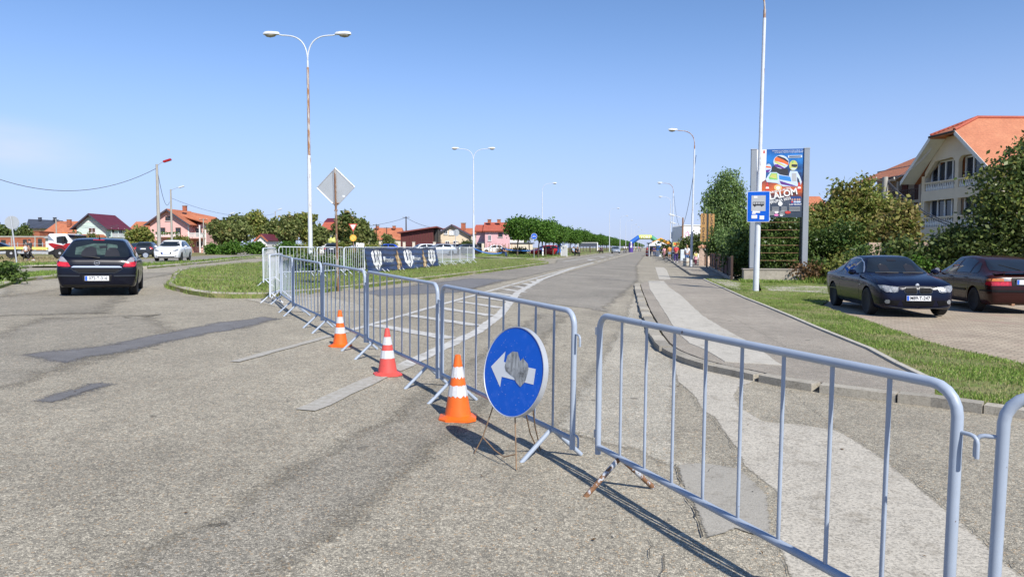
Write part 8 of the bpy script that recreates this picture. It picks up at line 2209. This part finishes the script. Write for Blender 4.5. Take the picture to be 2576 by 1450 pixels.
shrub('olive toned hedge filling the gap under the poster', 1975, 38.2, 3.6, 3.2, 'leaf_walnut', 35, 9000, .1)
shrub('ivy covered hedge right behind the wall of the billboard', 1960, 36.6, 1.9, 3.6, 'leaf_hedge', 36, 8000, .09, wd=.6)
shrub('dark hedge right of the billboard', 2062, 36.5, 3.1, 2.4, 'leaf_hedge', 37, 8000, .1)
shrub('brown withered branches at the right end of the billboard wall', 2030, 33.6, 1.0, 1.3, 'leaf_dead', 38, 900, .09, name='withered_shrub')
shrub('green creeper at the right end of the billboard wall', 2046, 34.2, 1.5, 1.0, 'leaf_hedge', 39, 2200, .1)
b = D(2150, 39.5); rnd = random.Random(41)
lb = [((-1.6, 0, 3.2), (1.2, 1.1, 1.5)), ((-.6, .2, 4.3), (1.0, 1, 1.3)), ((.4, 0, 4.6), (.9, .9, 1.3)), ((1.4, 0, 3.6), (1.1, 1, 1.4)), ((0, -.2, 2.6), (1.8, 1.4, 1.5)), ((-.9, 0, 5.3), (.42, .4, .7)), ((.5, .1, 5.6), (.5, .45, .75)), ((2.2, 0, 4.2), (.6, .6, .9)), ((-2.3, 0, 3.9), (.6, .6, .8)), ((1.9, 0, 2.2), (1.2, 1, 1.2))]
lb = [(tuple(q * .86 for q in c), tuple(q * .8 for q in r)) for c, r in lb]
tree('walnut_tree', 'spreading walnut tree with yellowing leaves right of the billboard', 'tree', b, lb, 15000, .125, 'leaf_walnut', 42, 3.4, .13, clump=.26, extra=(3000, 'leaf_brown'), trunks=2, elong=1.8)
b = D(2238, 36.0)
lb = [((0, 0, 2.5), (1.2, 1.1, 1.3)), ((.7, 0, 3.5), (.8, .8, .9)), ((-.7, 0, 1.6), (1.1, 1, 1.1)), ((1.1, 0, 1.7), (1, 1, 1.1)), ((.9, 0, 4.4), (.35, .35, .6))]
lb = [(tuple(q * .8 for q in c), tuple(q * .78 for q in r)) for c, r in lb]
tree('walnut_tree', 'thinner tree with brownish dry twigs in front of the house wing', 'tree', b, lb, 8500, .13, 'leaf_brown', 43, 2.6, .09, clump=.22, extra=(3200, 'leaf_walnut'), trunks=2, elong=1.8)
b = D(2598, 27.5)
lb = [((0, 0, 3.0), (1.9, 1.7, 1.5)), ((-.9, -.2, 3.9), (1.1, 1, 1.1)), ((.6, 0, 4.6), (1.3, 1.2, 1.2)), ((1.5, 0, 3.6), (1.4, 1.3, 1.5)), ((-1.3, 0, 2.4), (1.2, 1.1, 1.2)), ((.1, .1, 5.3), (.55, .55, .6)), ((1.2, 0, 5.3), (.9, .9, .9)), ((-.55, 0, 4.8), (.5, .5, .7)), ((.3, -.4, 2.0), (1.6, 1.2, 1.2)), ((2.4, .2, 4.4), (1.2, 1.2, 1.6)), ((1.9, 0, 2.0), (1.5, 1.2, 1.4))]
tree('broadleaf_tree', 'big dark tree hiding the right half of the beige house', 'tree', b, lb, 26000, .105, 'leaf_dark', 44, 3.2, .17, clump=.24, extra=(3500, 'leaf_walnut'), trunks=1, elong=1.7)
shrub('dark laurel bush behind the navy coupe', 2240, 30.5, 1.9, 2.2, 'leaf_hedge', 45, 6500, .1)
shrub('dark shrub with pale branches between the two parked cars', 2330, 29, 2.5, 2.4, 'leaf_dark', 46, 7500, .11)
shrub('dark shrub behind the maroon car roof', 2430, 28, 2.4, 2.6, 'leaf_dark', 47, 7500, .11)
shrub('dark shrub at the right edge behind the maroon car', 2540, 27.5, 2.2, 2.6, 'leaf_dark', 48, 7000, .11)
shrub('bright young leaves above the coupe mirror', 2300, 28.2, 1.7, 1.1, 'leaf_avenue', 49, 1700, .09)
shrub('low shrub left behind the coupe boot', 2120, 33, 1.5, 1.8, 'leaf_walnut', 53, 4200, .09)
shrub('dark clump behind the walnut trunks', 2180, 36, 2.3, 2.6, 'leaf_walnut', 54, 7000, .11)
shrub('shady bushes at the pillar by the white kiosk', 1752, 76, 3.6, 2.6, 'leaf_dark', 55, 3000, .16)
shrub('low dark trees behind the gazebo', 1690, 118, 3.4, 3.4, 'leaf_dark', 56, 2200, .2)
# ------------------------------------------------------------------ people
def skin_mesh(chains, sub=1):
    """chains: list of [(point, radius), ...]; the first chain's first point is the root; chains join where points coincide"""
    vs = []; es = []; rs = []; idx = {}
    for ch in chains:
        prev = None
        for p, r in ch:
            k = tuple(round(c, 4) for c in p)
            if k not in idx: idx[k] = len(vs); vs.append(p); rs.append(r)
            i = idx[k]
            if prev is not None and prev != i: es.append((prev, i))
            prev = i
    me = bpy.data.meshes.new('tmp'); me.from_pydata(vs, es, []); o = link(bpy.data.objects.new('tmp', me))
    md = o.modifiers.new('s', 'SKIN'); md.use_smooth_shade = True
    for i, r in enumerate(rs):
        me.skin_vertices[0].data[i].radius = (r, r) if not isinstance(r, tuple) else r
        me.skin_vertices[0].data[i].use_root = (i == 0)
    s2 = o.modifiers.new('u', 'SUBSURF'); s2.levels = sub; s2.render_levels = sub
    dg = bpy.context.evaluated_depsgraph_get(); dg.update()
    res = bpy.data.meshes.new_from_object(o.evaluated_get(dg)); bpy.data.objects.remove(o); bpy.data.meshes.remove(me)
    return res
def as_part(name, me, mat, t):
    me.name = name; me.materials.clear(); me.materials.append(mat); me.polygons.foreach_set('use_smooth', [True] * len(me.polygons))
    o = bpy.data.objects.new(name, me); o.parent = t; return link(o)

def person(label, loc, rotz, h, top, bottom, hair, shorts=False, pose='stand', sleeves=True, hair_len=0.0, arms=None, legs=None, shoes='black', group='people', lean=0.0, girth=1.0, skirt=False):
    """faces local -y; arms / legs are angles in degrees (forward positive)"""
    t = thing('person', label, 'person', loc, rotz, group); s = h / 1.75; g = girth
    V = lambda x, y, z: (x * s, y * s, z * s)
    hipz, shz = (.93, 1.42)
    seat = pose == 'sit'
    if seat: hipz = .50; shz = .98
    ly = -math.sin(R(lean))
    def tp(x, y, z): k = (z - hipz); return V(x, y + ly * k, z)        # torso leans forward
    arms = arms or (8, -6); legs = legs or (6, -6)
    pel, waist, chest, neck, head, crown = tp(0, 0, hipz), tp(0, 0, hipz + .18), tp(0, 0, shz - .12), tp(0, -.01, shz + .06), tp(0, -.03, shz + .17), tp(0, -.02, shz + .27)
    tors = [(pel, .13 * s * g), (waist, .12 * s * g), (chest, .135 * s * g), (neck, .052 * s), (head, .088 * s), (crown, .075 * s)]
    AR = []; LG = []
    for sd, a, l in ((-1, arms[0], legs[0]), (1, arms[1], legs[1])):
        sh = tp(sd * .17 * g, 0, shz - .04); a1 = R(a)
        elb = (sh[0] + sd * .05 * s, sh[1] - .29 * s * math.sin(a1), sh[2] - .29 * s * math.cos(a1)); a2 = R(a + 22 if a >= 0 else a + 14) if not seat else R(a + 50)
        wr = (elb[0], elb[1] - .25 * s * math.sin(a2), elb[2] - .25 * s * math.cos(a2)); hd = (wr[0] - sd * .01 * s, wr[1] - .09 * s * math.sin(a2), wr[2] - .09 * s * math.cos(a2))
        AR.append((sh, elb, wr, hd))
        hp = V(sd * .085, 0, hipz - .06)
        if seat: kn = V(sd * .11, -.42, hipz); an = V(sd * .11, -.44 - .1 * math.sin(R(l)), .07); to = (an[0], an[1] - .16 * s, .03 * s)
        else:
            b1 = R(l); kn = (hp[0] + sd * .01 * s, hp[1] - .42 * s * math.sin(b1), hp[2] - .42 * s * math.cos(b1)); b2 = R(l - 14 if l < 0 else l - 4)
            an = (kn[0], kn[1] - .38 * s * math.sin(b2), max(.06 * s, kn[2] - .39 * s * math.cos(b2))); to = (an[0] + sd * .02 * s, an[1] - .15 * s, .035 * s)
        LG.append((hp, kn, an, to))
    body = [tors]
    for sh, e, w_, hd in AR: body.append([(chest, .135 * s * g), (sh, .062 * s), (e, .044 * s), (w_, .032 * s), (hd, (.036 * s, .022 * s))])
    for hp, k, a, to in LG: body.append([(pel, .13 * s * g), (hp, .095 * s * g), (k, .06 * s), (a, .04 * s), (to, (.035 * s, .03 * s))])
    as_part('body', skin_mesh(body), M['skin'], t)
    e_ = .016 * s
    shirt = [[(tp(0, 0, hipz - .02), .145 * s * g + e_), (waist, .128 * s * g + e_), (chest, .138 * s * g + e_), (tp(0, -.005, shz + .02), .07 * s + e_)]]
    for sh, e, w_, hd in AR:
        ee = tuple(sh[i] + (e[i] - sh[i]) * .75 for i in range(3)) if sleeves else tuple(sh[i] + (e[i] - sh[i]) * .2 for i in range(3)); shirt.append([(chest, .138 * s * g + e_), (sh, .07 * s + e_), (ee, .052 * s + e_)])
    as_part('shirt', skin_mesh(shirt), M['cl_' + top], t)
    tr = []
    for hp, k, a, to in LG:
        end = tuple(hp[i] + (k[i] - hp[i]) * .8 for i in range(3)) if shorts else a
        c = [(tp(0, 0, hipz + .05), .128 * s * g + e_), (hp, .1 * s * g + e_)] + ([] if shorts else [(k, .066 * s + e_)]) + [(end, (.085 if shorts else .05) * s + e_)]; tr.append(c)
    as_part('shorts' if shorts else 'trousers', skin_mesh(tr), M['cl_' + bottom], t)
    if skirt:
        mb = MB(); mb.lathe([(.14 * s, hipz * s + .05), (.25 * s, (hipz - .3) * s)], 14, caps=False); mb.build('skirt', M['cl_pink'], t, smooth=True)
    for hp, k, a, to in LG:
        mb = MB(); mb.tube([(a[0], a[1] + .06 * s, .045 * s), (a[0], a[1] - .03 * s, .05 * s), (to[0], to[1] - .02 * s, .035 * s)], [.045 * s, .05 * s, .035 * s], 8); mb.build('shoe', M['cl_' + shoes], t, smooth=True)
    # hair cap, nose and ears, eyes
    mb = MB(); vs = []; n = 12; c = Vector(head) + Vector((0, .012 * s, .03 * s))
    for j in range(7):
        th = math.pi / 2 * j / 6 * 1.08
        for k in range(n): ph = 2 * math.pi * k / n; front = max(0, -math.sin(ph)); q = th * (1 - .32 * front); vs.append(c + Vector((.098 * s * math.sin(q) * math.cos(ph), .108 * s * math.sin(q) * math.sin(ph), .115 * s * math.cos(q))))
    mb.add(vs, [(j * n + k, j * n + (k + 1) % n, (j + 1) * n + (k + 1) % n, (j + 1) * n + k) for j in range(6) for k in range(n)])
    if hair_len: mb.tube([c + Vector((0, .09 * s, .02 * s)), c + Vector((0, .12 * s, -.12 * s)), c + Vector((0, .13 * s, -hair_len * s))], [.06 * s, .055 * s, .02 * s], 8)
    mb.build('hair', M['hair_' + hair], t, smooth=True)
    mb = MB(); mb.tube([Vector(head) + Vector((0, -.085 * s, .02 * s)), Vector(head) + Vector((0, -.112 * s, -.015 * s))], [.01 * s, .016 * s], 6)
    for sd in (-1, 1): mb.tube([Vector(head) + Vector((sd * .09 * s, .01 * s, .02 * s)), Vector(head) + Vector((sd * .098 * s, .015 * s, -.02 * s))], [.018 * s, .014 * s], 6)
    mb.build('face', M['skin'], t, smooth=True)
    mb = MB()
    for sd in (-1, 1): mb.lathe([(.009 * s, 0), (.009 * s, .004)], 8, Vector(head) + Vector((sd * .034 * s, -.088 * s, .022 * s)), 'Y')
    mb.box(Vector(head) + Vector((0, -.084 * s, -.05 * s)), (.045 * s, .012 * s, .008 * s)); mb.build('eyes_and_mouth', M['ink'], t)
    return t, AR
AWAY = math.pi      # facing away from the camera along the road
def at(px, py=None, d=None):
    if py is not None:
        p = P(px, py); return p
    return D(px, d)
def up(p, dz): return (p.x, p.y, p.z + dz)
# on the right pavement
pm = at(1700.5, 661.5); person('man in a red shirt and dark purple trousers seen from behind, wheeling a bicycle', up(pm, .1), AWAY - .25, 1.78, 'red', 'purple', 'brown', arms=(28, 10), legs=(8, -10), shoes='white', girth=1.12)
wm = at(1729, 661); wm = D(1728.5, 66); person('woman in white top and denim shorts with long fair hair, by the concrete drum', up(wm, .1), AWAY + .1, 1.74, 'white', 'denim', 'fair', shorts=True, hair_len=.42, arms=(-14, 12), shoes='white')
gl_ = at(1750, 668); person('small girl in a yellow shirt and pink skirt over maroon leggings', up(gl_, .1), AWAY + .2, 1.22, 'yellow', 'maroon', 'brown', hair_len=.3, skirt=True, legs=(10, -4), shoes='maroon')
om = D(1684.5, 96); person('man in an orange shirt and pale shorts walking away by the lamp posts', up(om, .1), AWAY, 1.76, 'orange', 'lightblue', 'dark', shorts=True, legs=(12, -12), shoes='white')
ow = D(1671, 92); person('woman in a pale pink dress carrying a bag, left of the man in orange', up(ow, .1), AWAY + .5, 1.62, 'pink', 'pink', 'brown', shorts=True, hair_len=.2, legs=(8, -8), arms=(-10, 10))
for i, (px, d, tp_, lab) in enumerate(((1636, 128, 'navy', 'person in dark clothes at the left leg of the gazebo'), (1645, 130, 'purple', 'person in violet under the gazebo'), (1649, 131, 'black', 'person in black under the gazebo'), (1628, 131, 'red', 'person in red in front of the gazebo leg'))):
    person(lab, D(px, d), AWAY + i * .7, 1.72, tp_, 'jeans', 'dark')
# bicycle beside the man in red
bp = P(1690, 661.5) if False else pm + Vector((-.55, .35, 0))
t = thing('bicycle', 'bicycle wheeled by the man in red, front wheel towards the road', 'bicycle', up(bp, .1), R(-12) + R(155))
def wheel(x):
    mb = MB(); mb.tube([(x + .33 * math.cos(a), 0, .34 + .33 * math.sin(a)) for a in np.linspace(0, 2 * math.pi, 25)], .018, 6, caps=False); w_ = mb.build('wheel', M['black'], t, smooth=True)
    mb = MB()
    for k in range(8): mb.tube([(x, 0, .34), (x + .32 * math.cos(k * .785), 0, .34 + .32 * math.sin(k * .785))], .003, 4)
    mb.build('spokes', M['chrome'], w_)
wheel(-.52); wheel(.52)
mb = MB()
for a, b in (((-.52, .34), (-.1, .32)), ((-.1, .32), (-.22, .85)), ((-.22, .78), (.36, .82)), ((-.1, .32), (.38, .72)), ((-.52, .34), (-.2, .76)), ((.52, .34), (.34, .95))): mb.tube([(a[0], 0, a[1]), (b[0], 0, b[1])], .017, 6)
mb.build('frame', M['dark_metal'], t, smooth=60); mb = MB(); mb.tube([(.3, -.28, 1.0), (.36, -.1, 1.0), (.34, 0, .97), (.36, .1, 1.0), (.3, .28, 1.0)], .014, 6); mb.build('handlebar', M['chrome'], t); mb = MB(); mb.tube([(-.36, 0, .9), (-.24, 0, .91), (-.1, 0, .89)], [.07, .06, .02], 8); mb.build('saddle', M['black'], t, smooth=True)
# two boys walking on the left
a1, a2 = D(64, 52), D(75, 53); fr = YAW + R(90) + R(180)
person('small boy in a grey-white shirt walking left beside the taller boy', up(a1, .0), YAW - R(82), 1.22, 'white', 'black', 'brown', legs=(24, -22), arms=(-16, 18))
person('taller boy all in black walking behind the small boy', up(a2, .0), YAW - R(95), 1.55, 'grey', 'black', 'dark', legs=(20, -24), arms=(14, -18), shoes='white')
# bench and the man on it
bm_ = D(1263.5, 80.5); bz = bm_.z + .09
t = thing('park_bench', 'dark park bench with curled metal legs on the lawn', 'bench', (bm_.x, bm_.y, bz), YAW + R(62))
for k in range(4): mb = MB(); mb.box((0, -.16 + k * .11, .44), (1.5, .085, .035)); mb.build('seat_slat', M['wood_dark'], t)
for k in range(3): mb = MB(); mb.box((0, .24 + k * .03, .58 + k * .13), (1.5, .03, .09)); mb.build('back_slat', M['wood_dark'], t)
for x in (-.65, .65): mb = MB(); mb.tube([(x, -.2, 0), (x, -.16, .2), (x, -.2, .42), (x, .2, .42), (x, .3, .9)], .022, 6); mb.tube([(x, .26, 0), (x, .16, .2), (x, .2, .42)], .022, 6); mb.build('leg', M['dark_metal'], t)
person('man in a navy shirt and jeans sitting on the bench looking down', (bm_.x, bm_.y, bz - .02), YAW + R(62), 1.78, 'navy', 'jeans', 'brown', pose='sit', arms=(25, 25), lean=18, legs=(0, 40))
# people resting in the shade of the avenue
def folding_chair(px, d, lab, rz):
    b = D(px, d); t = thing('camp_chair', lab, 'chair', up(b, .09), rz, 'camp chairs under the avenue')
    mb = MB(); mb.box((0, 0, .42), (.5, .46, .03)); mb.build('seat', M['black'], t); mb = MB(); mb.box((0, .24, .72), (.5, .03, .55), rx=-.15); mb.build('backrest', M['black'], t)
    for x in (-.24, .24):
        for y in (-.2, .2): mb = MB(); mb.tube([(x, y, 0), (x, -y * .6, .42)], .015, 6); mb.build('leg', M['dark_metal'], t)
    return b
for px, d, c, lab, l2 in ((1443, 102, 'lightblue', 'person in pale blue sitting in the shade left of the black chair', 'black camp chair of the person in pale blue'), (1452, 100, 'black', 'person in black sitting under the avenue beside the person in pale blue', 'black camp chair of the person in black'), (1506, 148, 'khaki', 'person in khaki sitting under the farther avenue trees', 'camp chair of the person in khaki'), (1513, 146, 'navy', 'person in navy sitting right of the person in khaki', 'camp chair of the person in navy')):
    b = folding_chair(px, d, l2, YAW + .4); person(lab, up(b, .06), YAW + .4, 1.75, c, 'black', 'dark', pose='sit', arms=(20, 25), legs=(0, 10))
for px, d, c, b_, lab in ((1570, 176, 'white', 'jeans', 'person in white standing left of the arch foot'), (1575, 180, 'white', 'black', 'second person in white beside the arch foot'), (1599, 232, 'yellow', 'khaki', 'person in yellow at the kerb beyond the arch'), (1607, 262, 'red', 'jeans', 'person in red at the far kerb under the arch'), (1612, 268, 'white', 'jeans', 'person in white at the far kerb under the arch')):
    person(lab, up(D(px, d), .05), 1.2, 1.74, c, b_, 'dark')
# small red and white barrier posts at the far kerb
for px in (1627, 1630.5): 
    t = thing('marker_post', 'small red and white marker post %s of the pair before the gazebo' % ('left' if px < 1629 else 'right'), 'post', D(px, 128), 0); mb = MB(); mb.box((0, 0, .4), (.35, .06, .8)); mb.build('panel', M['poster_red'], t); mb = MB(); mb.box((0, -.035, .4), (.36, .02, .2)); mb.build('band', M['white'], t)
